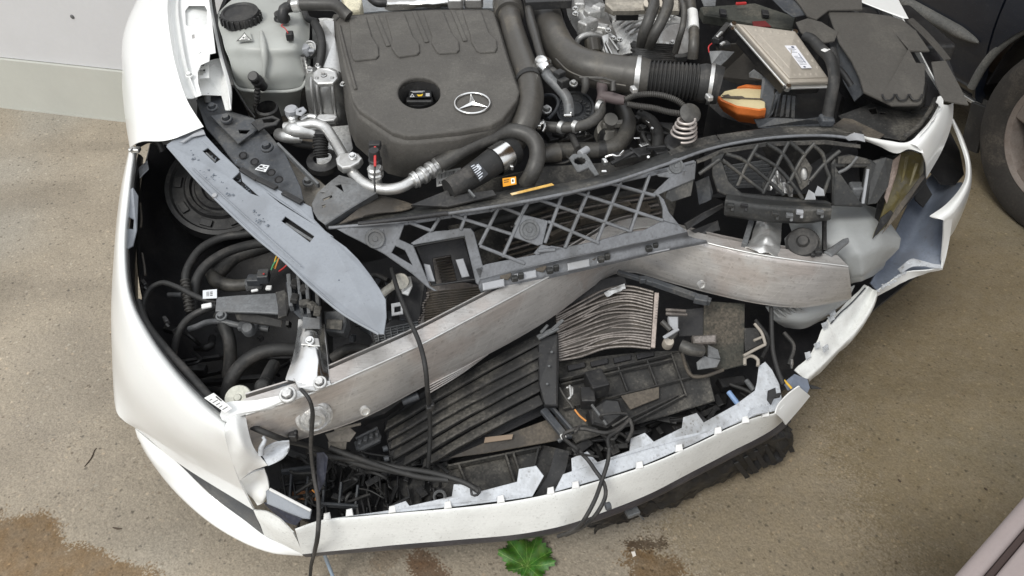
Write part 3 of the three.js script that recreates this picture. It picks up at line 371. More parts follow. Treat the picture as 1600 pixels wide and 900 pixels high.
{
  // lobed leaf
  const c = at(822, 874, 0.0), s = 0.066, tips = [[-0.98, 0.12], [-0.62, 0.72], [0.0, 0.62], [0.42, 0.85], [0.9, 0.28], [0.98, -0.3], [0.5, -0.85], [-0.1, -0.72], [-0.66, -0.55]];
  const sh = new THREE.Shape(), r = rngOf(3); let first = true;
  for (let k = 0; k < tips.length; k++) { const [x, y] = tips[k], [nx, ny] = tips[(k + 1) % tips.length], mx = (x + nx) / 2 * 0.84, my = (y + ny) / 2 * 0.84;
    for (let m = 0; m < 8; m++) { const q = m / 8, zig = (m % 2 ? 1.07 : 0.95) + (r() - 0.5) * 0.04; const px = (q < 0.5 ? lerp(x, mx, q * 2) : lerp(mx, nx, q * 2 - 1)) * zig, py = (q < 0.5 ? lerp(y, my, q * 2) : lerp(my, ny, q * 2 - 1)) * zig; if (first) { sh.moveTo(px, py); first = false; } else sh.lineTo(px, py); } }
  let g = new THREE.ShapeGeometry(sh); 
  const P = [], tri = g.index ? g.toNonIndexed().attributes.position : g.attributes.position;
  const cut = (a, b, cc, n) => { if (!n) { P.push(...a, ...b, ...cc); return; } const ab = [(a[0] + b[0]) / 2, (a[1] + b[1]) / 2], bc = [(cc[0] + b[0]) / 2, (cc[1] + b[1]) / 2], ca = [(a[0] + cc[0]) / 2, (a[1] + cc[1]) / 2]; cut(a, ab, ca, n - 1); cut(ab, b, bc, n - 1); cut(ca, bc, cc, n - 1); cut(ab, bc, ca, n - 1); };
  for (let i = 0; i < tri.count; i += 3) cut([tri.getX(i), tri.getY(i)], [tri.getX(i + 1), tri.getY(i + 1)], [tri.getX(i + 2), tri.getY(i + 2)], 3);
  const pos = [], uv = []; for (let i = 0; i < P.length; i += 2) { const x = P[i], y = P[i + 1], a = Math.atan2(y + 0.2, x), R = Math.hypot(x, y + 0.2); const wave = 0.010 * Math.cos(a * 7) * R * R + 0.006 * (fbm3(x * 3, 1, y * 3) - 0.3) + 0.006 * R; pos.push(c.x + x * s, 0.006 + Math.max(-0.003, wave), c.z - y * s); uv.push(x * 0.5 + 0.5, y * 0.5 + 0.5); }
  g = new THREE.BufferGeometry(); g.setAttribute('position', new THREE.Float32BufferAttribute(pos, 3)); g.setAttribute('uv', new THREE.Float32BufferAttribute(uv, 2)); g = mergeVertices(g, 1e-5); g.computeVertexNormals();
  const tx = card(256, 256, (x, w, h) => { x.fillStyle = '#3a5f22'; x.fillRect(0, 0, w, h); const q = rngOf(4); for (let i = 0; i < 900; i++) { x.fillStyle = `rgba(${40 + 60 * q() | 0},${85 + 70 * q() | 0},${22 + 25 * q() | 0},0.16)`; x.beginPath(); x.arc(q() * w, q() * h, 3 + 14 * q(), 0, 7); x.fill(); } x.strokeStyle = 'rgba(140,175,95,0.75)'; const o = [w * 0.52, h * 0.66]; for (const [tx_, ty] of tips) { x.lineWidth = 2; x.beginPath(); x.moveTo(...o); x.lineTo(w * (0.5 + tx_ * 0.48), h * (0.5 - ty * 0.48)); x.stroke(); x.lineWidth = 0.8; for (let k = 1; k < 6; k++) { const bx = lerp(o[0], w * (0.5 + tx_ * 0.48), k / 6), by = lerp(o[1], h * (0.5 - ty * 0.48), k / 6), an = Math.atan2(-ty, tx_); for (const sg of [-1, 1]) { x.beginPath(); x.moveTo(bx, by); x.lineTo(bx + Math.cos(an + sg * 0.7) * 20, by + Math.sin(an + sg * 0.7) * 20); x.stroke(); } } } });
  g.translate(-c.x, 0, -c.z);
  const leaf = shade(new THREE.Mesh(g, mat({ map: tx, roughness: 0.55, transmission: 0.15, thickness: 0 }))); leaf.name = 'maple_leaf'; leaf.position.set(c.x, 0, c.z); leaf.userData = { label: 'green lobed maple leaf lying flat in front of the bumper', category: 'leaf' }; scene.add(leaf);
  const stem = tube([[815, 882, 0.008], [822, 893, 0.005], [826, 905, 0.004]], 0.0012, { rad: 6 }); stem.translate(-c.x, 0, -c.z); const st = shade(new THREE.Mesh(stem, mat({ color: rgb(0.2, 0.25, 0.07), roughness: 0.6 }))); st.name = 'stem'; leaf.add(st);
}
{
  const twig = mat({ color: rgb(0.07, 0.05, 0.035), roughness: 0.9 });
  const put = (name, pts, r, m, label, cat, group) => { const base = at(pts[0][0], pts[0][1], 0); solo(name, tube(pts.map(p => [p[0], p[1], p[2] ?? r]), [r * 0.6, r, r * 0.5], { rad: 6 }), m, label, cat, base, group); };
  put('twig', [[132, 729], [143, 715], [148, 703], [151, 700]], 0.0016, twig, 'thin curled twig lying on the concrete left of the car', 'twig');
  put('leaf_stem', [[176, 824], [184, 826], [190, 826]], 0.002, twig, 'short dark leaf stem beside the brown damp patch', 'leaf stem');
  put('grit', [[1538, 762], [1543, 766]], 0.0025, twig, 'dark crumb of dirt above the pale panel', 'dirt crumb');
  put('grit', [[1403, 749], [1408, 753]], 0.0025, twig, 'dark crumb of dirt on open concrete right of the bumper', 'dirt crumb');
  const chip = mat({ color: rgb(0.7, 0.66, 0.6), roughness: 0.6 });
  solo('paint_chip', plate([[986, 862, 0.002], [992, 861, 0.004], [994, 868, 0.003], [989, 870, 0.002]], { t: 0.0012, b: 0.0003 }), chip, 'small pale paint chip at the edge of the oil stain', 'paint chip', at(990, 866, 0));
}

// ================================================================ the crashed car
const car = thing('crashed_car', 'white crashed car without bonnet, front bumper torn away and engine bay laid open', 'car', V(0.1, 0, -1.7));
// ---- floor pan, bulkhead and inner walls that close the engine bay
part('floor_pan', plate([V(-0.8, 0.2, -2.5), V(1.0, 0.2, -2.5), V(1.0, 0.2, -1.75), at(1470, 400, 0.2), at(1345, 500, 0.2), at(1235, 600, 0.2), at(1100, 690, 0.2), at(900, 770, 0.2), at(700, 815, 0.2), at(500, 825, 0.2), at(400, 770, 0.2), at(290, 690, 0.2), at(205, 560, 0.2), V(-0.8, 0.2, -1.5)], { t: 0.01 }), M.liner, car);
part('bulkhead', plate([V(-0.84, 0.2, -2.42), V(1.0, 0.2, -2.42), V(1.0, 1.0, -2.42), V(-0.84, 1.0, -2.42)], { t: 0.02 }), M.liner, car);
part('inner_wing', plate([V(-0.78, 0.2, -2.4), V(-0.76, 0.2, -1.66), V(-0.73, 0.68, -1.66), V(-0.72, 0.8, -1.75), V(-0.74, 0.88, -2.4)], { t: 0.01 }), M.liner, car);
part('inner_wing', plate([V(0.98, 0.2, -2.4), V(0.98, 0.2, -1.7), V(0.96, 0.7, -1.75), V(0.97, 0.88, -2.4)], { t: 0.01 }), M.liner, car);

// ---- right-hand wing of the car (left in the view)
const wing = part('wing', sheet([
  [V(-0.90, 0.35, -2.2), V(-0.90, 0.35, -1.95), V(-0.89, 0.5, -1.78), at(195, 125, 0.66), at(199, 186, 0.655), at(206, 236, 0.66)],
  [at(240, -60, 0.80), at(221, 0, 0.78), at(195, 60, 0.75), at(191, 115, 0.72), at(195, 180, 0.69), at(203, 232, 0.685)],
  [at(252, -60, 0.88), at(234, 0, 0.865), at(213, 60, 0.835), at(210, 115, 0.805), at(214, 170, 0.775), at(222, 221, 0.735)],
  [at(266, -60, 0.905), at(250, 0, 0.885), at(240, 60, 0.855), at(244, 115, 0.83), at(252, 170, 0.795), at(262, 219, 0.75)],
  [at(278, -60, 0.905), at(262, 0, 0.885), at(266, 60, 0.86), at(277, 112, 0.835), at(293, 158, 0.805), at(318, 198, 0.765)],
], { nu: 30, nv: 24, t: 0.002 }), M.paint, car);
part('wing_gutter', sheet([
  [at(278, -60, 0.903), at(262, 0, 0.883), at(266, 60, 0.857), at(276, 112, 0.831), at(290, 154, 0.803)],
  [at(283, -60, 0.885), at(267, 0, 0.866), at(271, 60, 0.84), at(281, 112, 0.814), at(296, 154, 0.788)],
  [at(288, -60, 0.885), at(272, 0, 0.866), at(276, 60, 0.84), at(286, 112, 0.814), at(301, 154, 0.788)],
  [at(293, -60, 0.897), at(278, 0, 0.875), at(283, 60, 0.85), at(293, 112, 0.826), at(307, 150, 0.80)],
], { nu: 20, nv: 10, t: 0.002 }), M.paint, wing);
part('wing_flange', plate([[292, -60, 0.897], [277, 0, 0.8691], [282, 60, 0.8412], [292, 112, 0.817], [305, 152, 0.7984], [315, 148, 0.8003], [310, 130, 0.8086], [309, 112, 0.817], [314, 101, 0.8221], [327, 95, 0.8249], [328, 84, 0.83], [337, 82, 0.831], [333, 48, 0.8468], [327, 0, 0.8691], [340, -60, 0.897]], { t: 0.0025, holes: [[[290, 18], [296, 10], [320, 10], [324, 17], [324, 40], [300, 46], [291, 40]], [[300, 56], [304, 54], [305, 61], [301, 62]]] }), M.paint, wing);
part('wing_recess', plate([[284, 4, 0.862], [330, 4, 0.848], [332, 52, 0.829], [287, 52, 0.843]], { t: 0.002 }), M.whiteMetal, wing);
part('wing_rail', sheet([
  [at(340, -60, 0.878), at(328, 0, 0.857), at(334, 40, 0.838), at(344, 90, 0.815), at(356, 135, 0.797), at(361, 170, 0.78)],
  [at(342, -60, 0.87), at(333, 0, 0.848), at(339, 40, 0.83), at(349, 90, 0.808), at(362, 135, 0.79), at(362, 172, 0.775)],
  [at(334, -60, 0.81), at(330, 0, 0.80), at(335, 40, 0.785), at(343, 90, 0.765), at(350, 135, 0.75), at(355, 172, 0.74)],
], { nu: 20, nv: 8, t: 0.002 }), M.paint, wing);
part('wing_inner_panel', plate([[308, 98, 0.79], [345, 90, 0.79], [357, 140, 0.77], [362, 172, 0.755], [352, 172, 0.752], [346, 150, 0.755], [330, 148, 0.765], [314, 148, 0.77], [310, 125, 0.78]], { t: 0.002, holes: [[[310, 104], [322, 104], [322, 112], [310, 113]]] }), M.whiteMetal, wing);
part('slot_clip', plate([[309, 103, 0.803], [326, 102, 0.803], [327, 121, 0.795], [310, 122, 0.796]], { t: 0.003, holes: [[[311, 108], [320, 107], [321, 114], [317, 114], [317, 117], [311, 117]]] }), M.whiteMetal, wing);
part('rubber_seal', tube([[331, -40, 0.86], [333, 0, 0.85], [341, 45, 0.83], [352, 95, 0.805], [364, 135, 0.79]], 0.004, { rad: 8 }), M.rubber, wing);
for (const [u, v, h] of [[312, 85, 0.826], [296, 118, 0.82]]) part('bolt', bolt([u, v, h], V(0, 1, 0.2), 0.0085), M.whiteMetal, wing);

// ---- bumper skin: the left half in the view is still in place
const bumper = part('bumper_skin', sheet([
  [at(216, 238, 0.66), at(208, 300, 0.63), at(200, 395, 0.59), at(208, 468, 0.57), at(235, 522, 0.555), at(272, 574, 0.545), at(315, 620, 0.535), at(352, 652, 0.53)],
  [at(211, 232, 0.697), at(203, 290, 0.658), at(195, 390, 0.618), at(204, 466, 0.598), at(232, 524, 0.582), at(270, 578, 0.572), at(312, 626, 0.563), at(352, 660, 0.558)],
  [at(206, 231, 0.70), at(197, 290, 0.66), at(188, 390, 0.62), at(197, 470, 0.60), at(224, 530, 0.585), at(262, 586, 0.575), at(305, 635, 0.565), at(350, 671, 0.56)],
  [at(201, 236, 0.65), at(188, 300, 0.61), at(178, 400, 0.55), at(177, 500, 0.51), at(200, 580, 0.49), at(245, 636, 0.485), at(295, 683, 0.48), at(360, 712, 0.485)],
  [at(203, 250, 0.52), at(192, 320, 0.46), at(180, 430, 0.42), at(177, 580, 0.37), at(195, 630, 0.36), at(232, 672, 0.35), at(290, 715, 0.345), at(374, 752, 0.39)],
  [at(208, 270, 0.42), at(197, 350, 0.36), at(183, 470, 0.33), at(181, 640, 0.30), at(193, 657, 0.295), at(213, 670, 0.288), at(275, 721, 0.275), at(396, 797, 0.262)],
], { nu: 44, nv: 30, t: 0.0035 }), M.paint, car, 'white front bumper skin, cracked open');
part('bumper_corner', sheet([
  [at(352, 652, 0.54), at(368, 640, 0.545), at(384, 645, 0.548)],
  [at(351, 671, 0.56), at(368, 655, 0.566), at(386, 662, 0.545)],
  [at(360, 712, 0.486), at(376, 692, 0.53), at(394, 694, 0.505)],
  [at(369, 740, 0.42), at(388, 716, 0.478), at(408, 714, 0.46)],
  [at(374, 752, 0.39), at(396, 735, 0.42), at(418, 727, 0.44)],
], { nu: 14, nv: 20, t: 0.004, noise: 0.004, nf: 25 }), M.paint, bumper);
part('fog_lamp_recess', sheet([
  [at(373, 752, 0.385), at(394, 738, 0.40), at(413, 731, 0.40)],
  [at(379, 764, 0.345), at(400, 752, 0.35), at(418, 748, 0.365)],
  [at(396, 781, 0.30), at(409, 782, 0.315), at(421, 766, 0.335)],
  [at(402, 790, 0.29), at(412, 786, 0.30), at(420, 774, 0.32)],
], { nu: 12, nv: 14, t: 0.003, noise: 0.006, nf: 30 }), M.paint, bumper, 'torn white fog lamp recess');
part('torn_flap', sheet([
  [at(406, 708, 0.47), at(416, 700, 0.482), at(432, 692, 0.485), at(452, 690, 0.478)],
  [at(412, 716, 0.452), at(424, 711, 0.455), at(438, 704, 0.458), at(452, 697, 0.465)],
  [at(419, 728, 0.442), at(430, 723, 0.448), at(441, 715, 0.458), at(448, 706, 0.465)],
], { nu: 14, nv: 8, t: 0.003 }), M.paintBack, bumper, 'curled bumper shred showing its pale blue back');
part('torn_hook', tube([[408, 709, 0.475], [408, 700, 0.49], [412, 692, 0.50], [414, 686, 0.505], [411, 683, 0.51]], [0.006, 0.005, 0.0045, 0.004, 0.003], { rad: 8 }), M.paintBack, bumper);
part('trim_blade', prism([[415, 767, 0.352], [422, 763, 0.352], [487, 797, 0.325], [484, 811, 0.318], [473, 810, 0.32], [417, 787, 0.338]], 0.006, { b: 0.0015 }), M.greyStrip, bumper);
part('trim_edge', bar([421, 764, 0.355], [486, 798, 0.328], 0.005, 0.005), M.white, bumper);
part('trim_back', plate([[412, 786, 0.315], [421, 788, 0.32], [472, 811, 0.305], [462, 822, 0.29], [447, 817, 0.29], [425, 800, 0.3]], { t: 0.004 }), M.navy, bumper);
part('bumper_lower_flap', sheet([
  [at(396, 797, 0.264), at(416, 800, 0.275), at(438, 812, 0.27), at(458, 832, 0.255)],
  [at(405, 815, 0.235), at(424, 822, 0.245), at(444, 834, 0.235), at(466, 850, 0.22)],
  [at(413, 836, 0.19), at(432, 845, 0.195), at(452, 855, 0.19), at(474, 868, 0.175)],
], { nu: 14, nv: 12, t: 0.003, noise: 0.008, nf: 22 }), M.paintWorn, bumper);
part('intake_wedge', plate([[277, 722, 0.272], [330, 752, 0.262], [397, 797, 0.255], [403, 815, 0.235], [414, 837, 0.188], [380, 812, 0.195], [330, 774, 0.21]], { t: 0.004 }), M.bracket, bumper, 'dark grey wedge-shaped trim in the bumper');
part('spoiler_lip', sheet([
  [at(211, 670, 0.286), at(240, 694, 0.279), at(276, 722, 0.27), at(330, 774, 0.208), at(382, 813, 0.193), at(415, 838, 0.185), at(445, 852, 0.18), at(474, 867, 0.17)],
  [at(215, 684, 0.262), at(240, 720, 0.245), at(274, 752, 0.225), at(330, 799, 0.19), at(384, 834, 0.178), at(418, 852, 0.172), at(446, 861, 0.168), at(473, 868, 0.165)],
  [at(214, 680, 0.25), at(226, 706, 0.228), at(268, 762, 0.2), at(328, 816, 0.175), at(386, 850, 0.164), at(425, 864, 0.158), at(450, 867, 0.156), at(472, 869, 0.156)],
  [at(222, 690, 0.2), at(236, 714, 0.18), at(276, 766, 0.16), at(335, 816, 0.14), at(390, 846, 0.13), at(428, 860, 0.128), at(452, 864, 0.128), at(472, 866, 0.13)],
], { nu: 36, nv: 18, t: 0.003 }), M.paint, bumper, 'white lip along the bottom of the bumper');

part('bumper_inner_wall', sheet([
  [at(214, 240, 0.655), at(208, 300, 0.628), at(200, 395, 0.588), at(208, 468, 0.568), at(235, 522, 0.553), at(272, 574, 0.543), at(315, 620, 0.533), at(352, 652, 0.528)],
  [at(218, 242, 0.63), at(213, 306, 0.59), at(207, 410, 0.50), at(214, 485, 0.48), at(242, 535, 0.47), at(278, 584, 0.46), at(318, 630, 0.45), at(352, 664, 0.45)],
  [at(222, 246, 0.60), at(217, 330, 0.46), at(214, 470, 0.30), at(224, 555, 0.26), at(252, 600, 0.24), at(286, 645, 0.23), at(326, 690, 0.225), at(360, 722, 0.22)],
], { nu: 30, nv: 10, t: 0.003 }), M.liner, bumper);

// ---- the long white strip left hanging across the front
const stripTop = [[461, 826], [500, 813], [560, 807], [640, 800], [720, 793], [800, 783], [870, 769], [940, 750], [1010, 727], [1080, 697], [1140, 668], [1186, 650], [1212, 645], [1226, 632], [1240, 614], [1250, 604]];
const stripBot = [[472, 866], [505, 862], [560, 857], [640, 850], [720, 843], [800, 836], [870, 824], [940, 802], [1010, 774], [1080, 738], [1140, 707], [1186, 684], [1212, 668], [1230, 652], [1246, 636], [1265, 620]];
const lower = part('lower_front_strip', sheet([
  stripTop.map(([u, v], i) => at(u, v, 0.287 + (i > 12 ? (i - 12) * 0.006 : 0))),
  stripTop.map(([u, v], i) => at(lerp(u, stripBot[i][0], 0.06), lerp(v, stripBot[i][1], 0.06), 0.286)),
  stripTop.map(([u, v], i) => at(lerp(u, stripBot[i][0], 0.5), lerp(v, stripBot[i][1], 0.5), 0.250)),
  stripBot.map(([u, v]) => at(u, v, 0.205)),
], { nu: 70, nv: 12, t: 0.0035, noise: 0.003, nf: 9 }), M.paintWorn, car, 'white lower front strip speckled with dirt');
const under = [stripBot.slice(0, 14).map(([u, v]) => at(u, v + 0.5, 0.203)), stripBot.slice(0, 14).map(([u, v], i) => at(u + 6, v + 8 - Math.max(0, 4 - i) * 0.8, 0.168)), stripBot.slice(0, 14).map(([u, v], i) => at(u + 4, v - 6, 0.12))];
part('under_lip', sheet(under, { nu: 50, nv: 8, t: 0.004 }), M.navy, lower, 'dark lip under the white strip');
const flange = (pts, nm) => part(nm, plate(pts, { t: 0.003 }), M.paintBack, lower, 'pale blue toothed flange behind the strip');
flange([[500, 813, 0.284], [560, 806, 0.284], [600, 803, 0.284], [618, 801, 0.284], [640, 799, 0.284], [720, 791, 0.284], [800, 781, 0.284], [832, 776, 0.284], [850, 744, 0.312], [838, 728, 0.325], [811, 733, 0.322], [808, 753, 0.305], [747, 769, 0.302], [732, 757, 0.312], [709, 757, 0.312], [706, 776, 0.30], [640, 791, 0.295], [634, 783, 0.302], [617, 789, 0.297], [615, 797, 0.29]], 'flange');
flange([[866, 769, 0.284], [940, 748, 0.284], [1010, 725, 0.284], [1080, 695, 0.284], [1140, 666, 0.284], [1186, 648, 0.284], [1212, 642, 0.284], [1222, 622, 0.298], [1218, 600, 0.312], [1207, 578, 0.33], [1196, 565, 0.342], [1186, 572, 0.338], [1183, 598, 0.32], [1180, 610, 0.312], [1150, 632, 0.305], [1100, 660, 0.303], [1089, 645, 0.315], [1068, 652, 0.313], [1066, 668, 0.303], [1022, 690, 0.302], [1008, 676, 0.315], [986, 685, 0.312], [984, 704, 0.302], [934, 722, 0.302], [918, 705, 0.315], [893, 716, 0.31], [894, 736, 0.30], [880, 741, 0.298]], 'flange');
for (const [u, v] of [[511, 806], [546, 800], [613, 795], [700, 788], [783, 779], [861, 766], [900, 757], [1000, 726], [1062, 699], [1123, 672], [1166, 655], [1197, 645]]) {
  const w = 6; part('strip_tooth', prism([[u - w, v + 7, 0.29], [u - w + 1, v - 4, 0.296], [u + w - 2, v - 6, 0.296], [u + w, v + 5, 0.29]], 0.008, { b: 0.0015 }), M.white, lower);
}
part('flange_hump', sheet([[at(1168, 652, 0.298), at(1176, 648, 0.306), at(1188, 646, 0.306), at(1200, 644, 0.298)], [at(1170, 644, 0.292), at(1178, 636, 0.30), at(1190, 634, 0.30), at(1201, 636, 0.292)]], { nu: 8, nv: 3, t: 0.003 }), M.paintBack, lower);
part('strip_end', sheet([
  [at(1212, 646, 0.29), at(1216, 634, 0.30), at(1232, 616, 0.312), at(1248, 604, 0.318)],
  [at(1222, 655, 0.262), at(1230, 642, 0.272), at(1244, 626, 0.282), at(1258, 612, 0.29)],
  [at(1228, 664, 0.235), at(1242, 648, 0.24), at(1254, 634, 0.25), at(1266, 619, 0.262)],
], { nu: 12, nv: 8, t: 0.003 }), M.paint, lower);
part('strip_end_tail', plate([[1224, 598, 0.30], [1242, 584, 0.30], [1262, 592, 0.285], [1266, 606, 0.275], [1258, 622, 0.265], [1250, 606, 0.285], [1232, 610, 0.30]], { t: 0.003 }), M.inside, lower);
part('bracket_clip', plate([[1200, 610, 0.335], [1212, 605, 0.338], [1213, 614, 0.334], [1222, 613, 0.332], [1219, 620, 0.33], [1210, 622, 0.33], [1205, 632, 0.324], [1199, 624, 0.328]], { t: 0.006 }), M.black, lower);
part('amber_pin', tube([[1225, 594, 0.335], [1237, 607, 0.328]], 0.0026, { rad: 8 }), M.yellow, lower);

// ---- what is left of the far corner (right in the view)
const far_ = part('far_bumper_corner', sheet([
  [at(1486, 188, 0.66), at(1499, 222, 0.635), at(1508, 252, 0.605), at(1508, 277, 0.58), at(1498, 297, 0.565), at(1476, 321, 0.55), at(1453, 337, 0.54)],
  [at(1488, 186, 0.665), at(1503, 220, 0.64), at(1513, 251, 0.61), at(1513, 279, 0.585), at(1504, 300, 0.57), at(1484, 326, 0.552), at(1464, 341, 0.54)],
  [at(1490, 185, 0.66), at(1506, 218, 0.632), at(1516, 250, 0.60), at(1517, 281, 0.575), at(1509, 304, 0.56), at(1491, 332, 0.54), at(1475, 345, 0.53)],
  [at(1488, 192, 0.56), at(1506, 232, 0.51), at(1515, 268, 0.47), at(1515, 300, 0.44), at(1506, 328, 0.42), at(1490, 362, 0.4), at(1476, 380, 0.4)],
], { nu: 30, nv: 12, t: 0.003 }), M.paint, car, 'white bumper corner bowed outwards');
part('corner_edge', sheet([
  [at(1475, 345, 0.528), at(1474, 375, 0.46), at(1472, 400, 0.41), at(1470, 416, 0.38)],
  [at(1482, 341, 0.53), at(1480, 372, 0.46), at(1476, 400, 0.405), at(1472, 420, 0.375)],
  [at(1489, 334, 0.534), at(1484, 372, 0.455), at(1478, 402, 0.40), at(1473, 420, 0.37)],
], { nu: 12, nv: 6, t: 0.003 }), M.paint, far_);
part('corner_inside', sheet([
  [at(1456, 272, 0.46), at(1430, 300, 0.44), at(1405, 350, 0.41), at(1385, 400, 0.38), at(1360, 442, 0.36)],
  [at(1480, 284, 0.46), at(1452, 315, 0.42), at(1432, 355, 0.39), at(1405, 400, 0.36), at(1366, 449, 0.35)],
  [at(1504, 285, 0.52), at(1472, 325, 0.48), at(1456, 355, 0.42), at(1425, 405, 0.37), at(1374, 455, 0.35)],
  [at(1505, 300, 0.54), at(1476, 342, 0.51), at(1474, 372, 0.45), at(1470, 414, 0.378), at(1410, 432, 0.36)],
], { nu: 24, nv: 16, t: 0.003, noise: 0.006, nf: 14 }), M.inside, far_, 'blue grey inner face of the bumper corner');
part('corner_shred', sheet([
  [at(1404, 421, 0.40), at(1418, 408, 0.412), at(1428, 404, 0.415), at(1446, 409, 0.405), at(1470, 413, 0.39)],
  [at(1408, 427, 0.385), at(1424, 417, 0.40), at(1440, 416, 0.395), at(1455, 418, 0.39), at(1471, 419, 0.382)],
], { nu: 16, nv: 4, t: 0.003, noise: 0.006, nf: 40 }), M.paintBack, far_);
part('corner_torn_rim', sheet([
  [at(1371, 455, 0.372), at(1392, 440, 0.376), at(1412, 427, 0.382), at(1445, 423, 0.382), at(1472, 418, 0.38)],
  [at(1369, 464, 0.345), at(1400, 447, 0.35), at(1420, 437, 0.355), at(1448, 427, 0.365), at(1473, 421, 0.372)],
], { nu: 16, nv: 4, t: 0.003, noise: 0.005, nf: 40 }), M.paint, far_);
part('ragged_edge', (() => { const r = rngOf(8), g = []; for (let k = 0; k < 14; k++) { const s = k / 13, u = lerp(1374, 1412, s), v = lerp(454, 426, s); g.push(block([u + (r() - 0.5) * 4, v + (r() - 0.5) * 4, 0.388], 0.006 + r() * 0.008, 0.002, 0.004 + r() * 0.004, { ry: r() * 3, rx: r() - 0.5, r: 0.0006 })); } return join(g); })(), M.paintBack, far_);
part('corner_liner', plate([[1480, 196, 0.5], [1500, 235, 0.5], [1507, 272, 0.5], [1494, 287, 0.49], [1470, 288, 0.49], [1454, 268, 0.5], [1468, 230, 0.52]], { t: 0.004 }), M.liner, far_);
part('corner_bracket', plate([[1428, 292, 0.49], [1446, 284, 0.5], [1457, 304, 0.48], [1443, 324, 0.46], [1430, 312, 0.47]], { t: 0.006 }), M.black, far_);
const tail = part('lower_corner_strip', sheet([
  [at(1351, 445, 0.37), at(1330, 466, 0.357), at(1309, 486, 0.345), at(1290, 503, 0.335), at(1276, 535, 0.315), at(1260, 562, 0.30), at(1241, 578, 0.292)],
  [at(1358, 448, 0.372), at(1338, 470, 0.355), at(1318, 491, 0.342), at(1298, 512, 0.33), at(1282, 541, 0.312), at(1264, 567, 0.297), at(1246, 583, 0.288)],
  [at(1364, 452, 0.352), at(1352, 476, 0.332), at(1336, 502, 0.315), at(1318, 524, 0.305), at(1296, 550, 0.295), at(1274, 574, 0.285), at(1254, 590, 0.275)],
  [at(1372, 455, 0.362), at(1363, 478, 0.338), at(1348, 503, 0.32), at(1330, 526, 0.305), at(1306, 550, 0.292), at(1283, 573, 0.28), at(1262, 593, 0.268)],
  [at(1372, 460, 0.33), at(1365, 482, 0.30), at(1350, 507, 0.28), at(1332, 530, 0.265), at(1308, 554, 0.25), at(1285, 577, 0.24), at(1264, 597, 0.23)],
], { nu: 36, nv: 20, t: 0.003, noise: 0.010, nf: 26 }), M.paintWorn, car, 'dirty white strip at the bumper corner');
part('strip_crack', tube([[1352, 450, 0.376], [1330, 474, 0.362], [1312, 490, 0.352], [1298, 506, 0.34]], 0.0018, { rad: 6 }), M.bracket, tail);
for (const [u, v, h, a] of [[1300, 488, 0.35, 0.3], [1288, 508, 0.342, 1.2], [1276, 540, 0.325, 0.6], [1289, 545, 0.32, 2], [1298, 497, 0.345, 1.8], [1262, 555, 0.31, 0.4]]) part('torn_shred', sheet([[at(u - 5, v - 3, h), at(u + 4, v - 7, h + 0.012)], [at(u - 2, v + 5, h), at(u + 6, v + 1, h + 0.006)]], { nu: 4, nv: 3, t: 0.002, noise: 0.01, nf: 60 }), M.paintBack, tail);
part('hanging_pin', tube([[1237, 562, 0.34], [1237, 575, 0.32]], [0.003, 0.004, 0.0025], { rad: 8 }), M.silver, tail);

// ---- far wing fragment
const fw = part('far_wing', sheet([
  [at(1468, 162, 0.772), at(1452, 190, 0.758), at(1432, 212, 0.748), at(1421, 224, 0.742)],
  [at(1473, 163, 0.782), at(1460, 192, 0.766), at(1444, 214, 0.754), at(1432, 228, 0.742)],
  [at(1482, 164, 0.772), at(1474, 198, 0.742), at(1460, 228, 0.715), at(1446, 252, 0.69)],
  [at(1490, 160, 0.755), at(1488, 190, 0.72), at(1474, 231, 0.675), at(1448, 278, 0.62)],
], { nu: 20, nv: 14, t: 0.002 }), M.paint, car, 'white stub of the far front wing');
part('wing_front_strip', sheet([
  [at(1334, 208, 0.752), at(1360, 215, 0.75), at(1390, 220, 0.748), at(1418, 222, 0.745), at(1436, 210, 0.752)],
  [at(1346, 215, 0.745), at(1368, 222, 0.742), at(1396, 228, 0.738), at(1418, 228, 0.738), at(1438, 222, 0.742)],
  [at(1354, 221, 0.735), at(1372, 228, 0.73), at(1402, 240, 0.718), at(1420, 233, 0.73), at(1443, 240, 0.722)],
], { nu: 20, nv: 8, t: 0.002, noise: 0.003, nf: 40 }), M.paint, fw);
part('wing_torn_edge', sheet([[at(1464, 152, 0.785), at(1470, 152, 0.79), at(1474, 160, 0.79), at(1460, 184, 0.775), at(1440, 206, 0.765)], [at(1460, 160, 0.775), at(1466, 162, 0.78), at(1470, 168, 0.785), at(1454, 192, 0.77), at(1434, 214, 0.755)]], { nu: 18, nv: 3, t: 0.002, noise: 0.012, nf: 60 }), M.white, fw);
part('wing_curl', sheet([[at(1320, 215, 0.745), at(1334, 208, 0.76), at(1350, 211, 0.76)], [at(1326, 220, 0.74), at(1340, 219, 0.748), at(1352, 222, 0.745)]], { nu: 6, nv: 3, t: 0.002 }), M.greyPlastic, fw);
part('wing_inner_plate', plate([[1310, 180, 0.725], [1365, 160, 0.735], [1400, 172, 0.73], [1450, 180, 0.73], [1455, 190, 0.727], [1435, 205, 0.727], [1410, 219, 0.727], [1370, 212, 0.727], [1330, 200, 0.725]], { t: 0.003, holes: [[[1356, 172], [1368, 170], [1371, 178], [1362, 179]], [[1374, 176], [1383, 176], [1384, 179], [1376, 179]]] }), M.dusty, fw);
part('wing_dirt_plate', plate([[1296, 200, 0.728], [1318, 184, 0.73], [1332, 186, 0.731], [1382, 210, 0.731], [1374, 217, 0.731], [1330, 207, 0.73]], { t: 0.002 }), M.brown, fw);
part('wing_rail', tube([[1412, 216, 0.738], [1436, 196, 0.745], [1456, 168, 0.755], [1462, 155, 0.76]], 0.006, { rad: 8 }), M.dusty, fw);
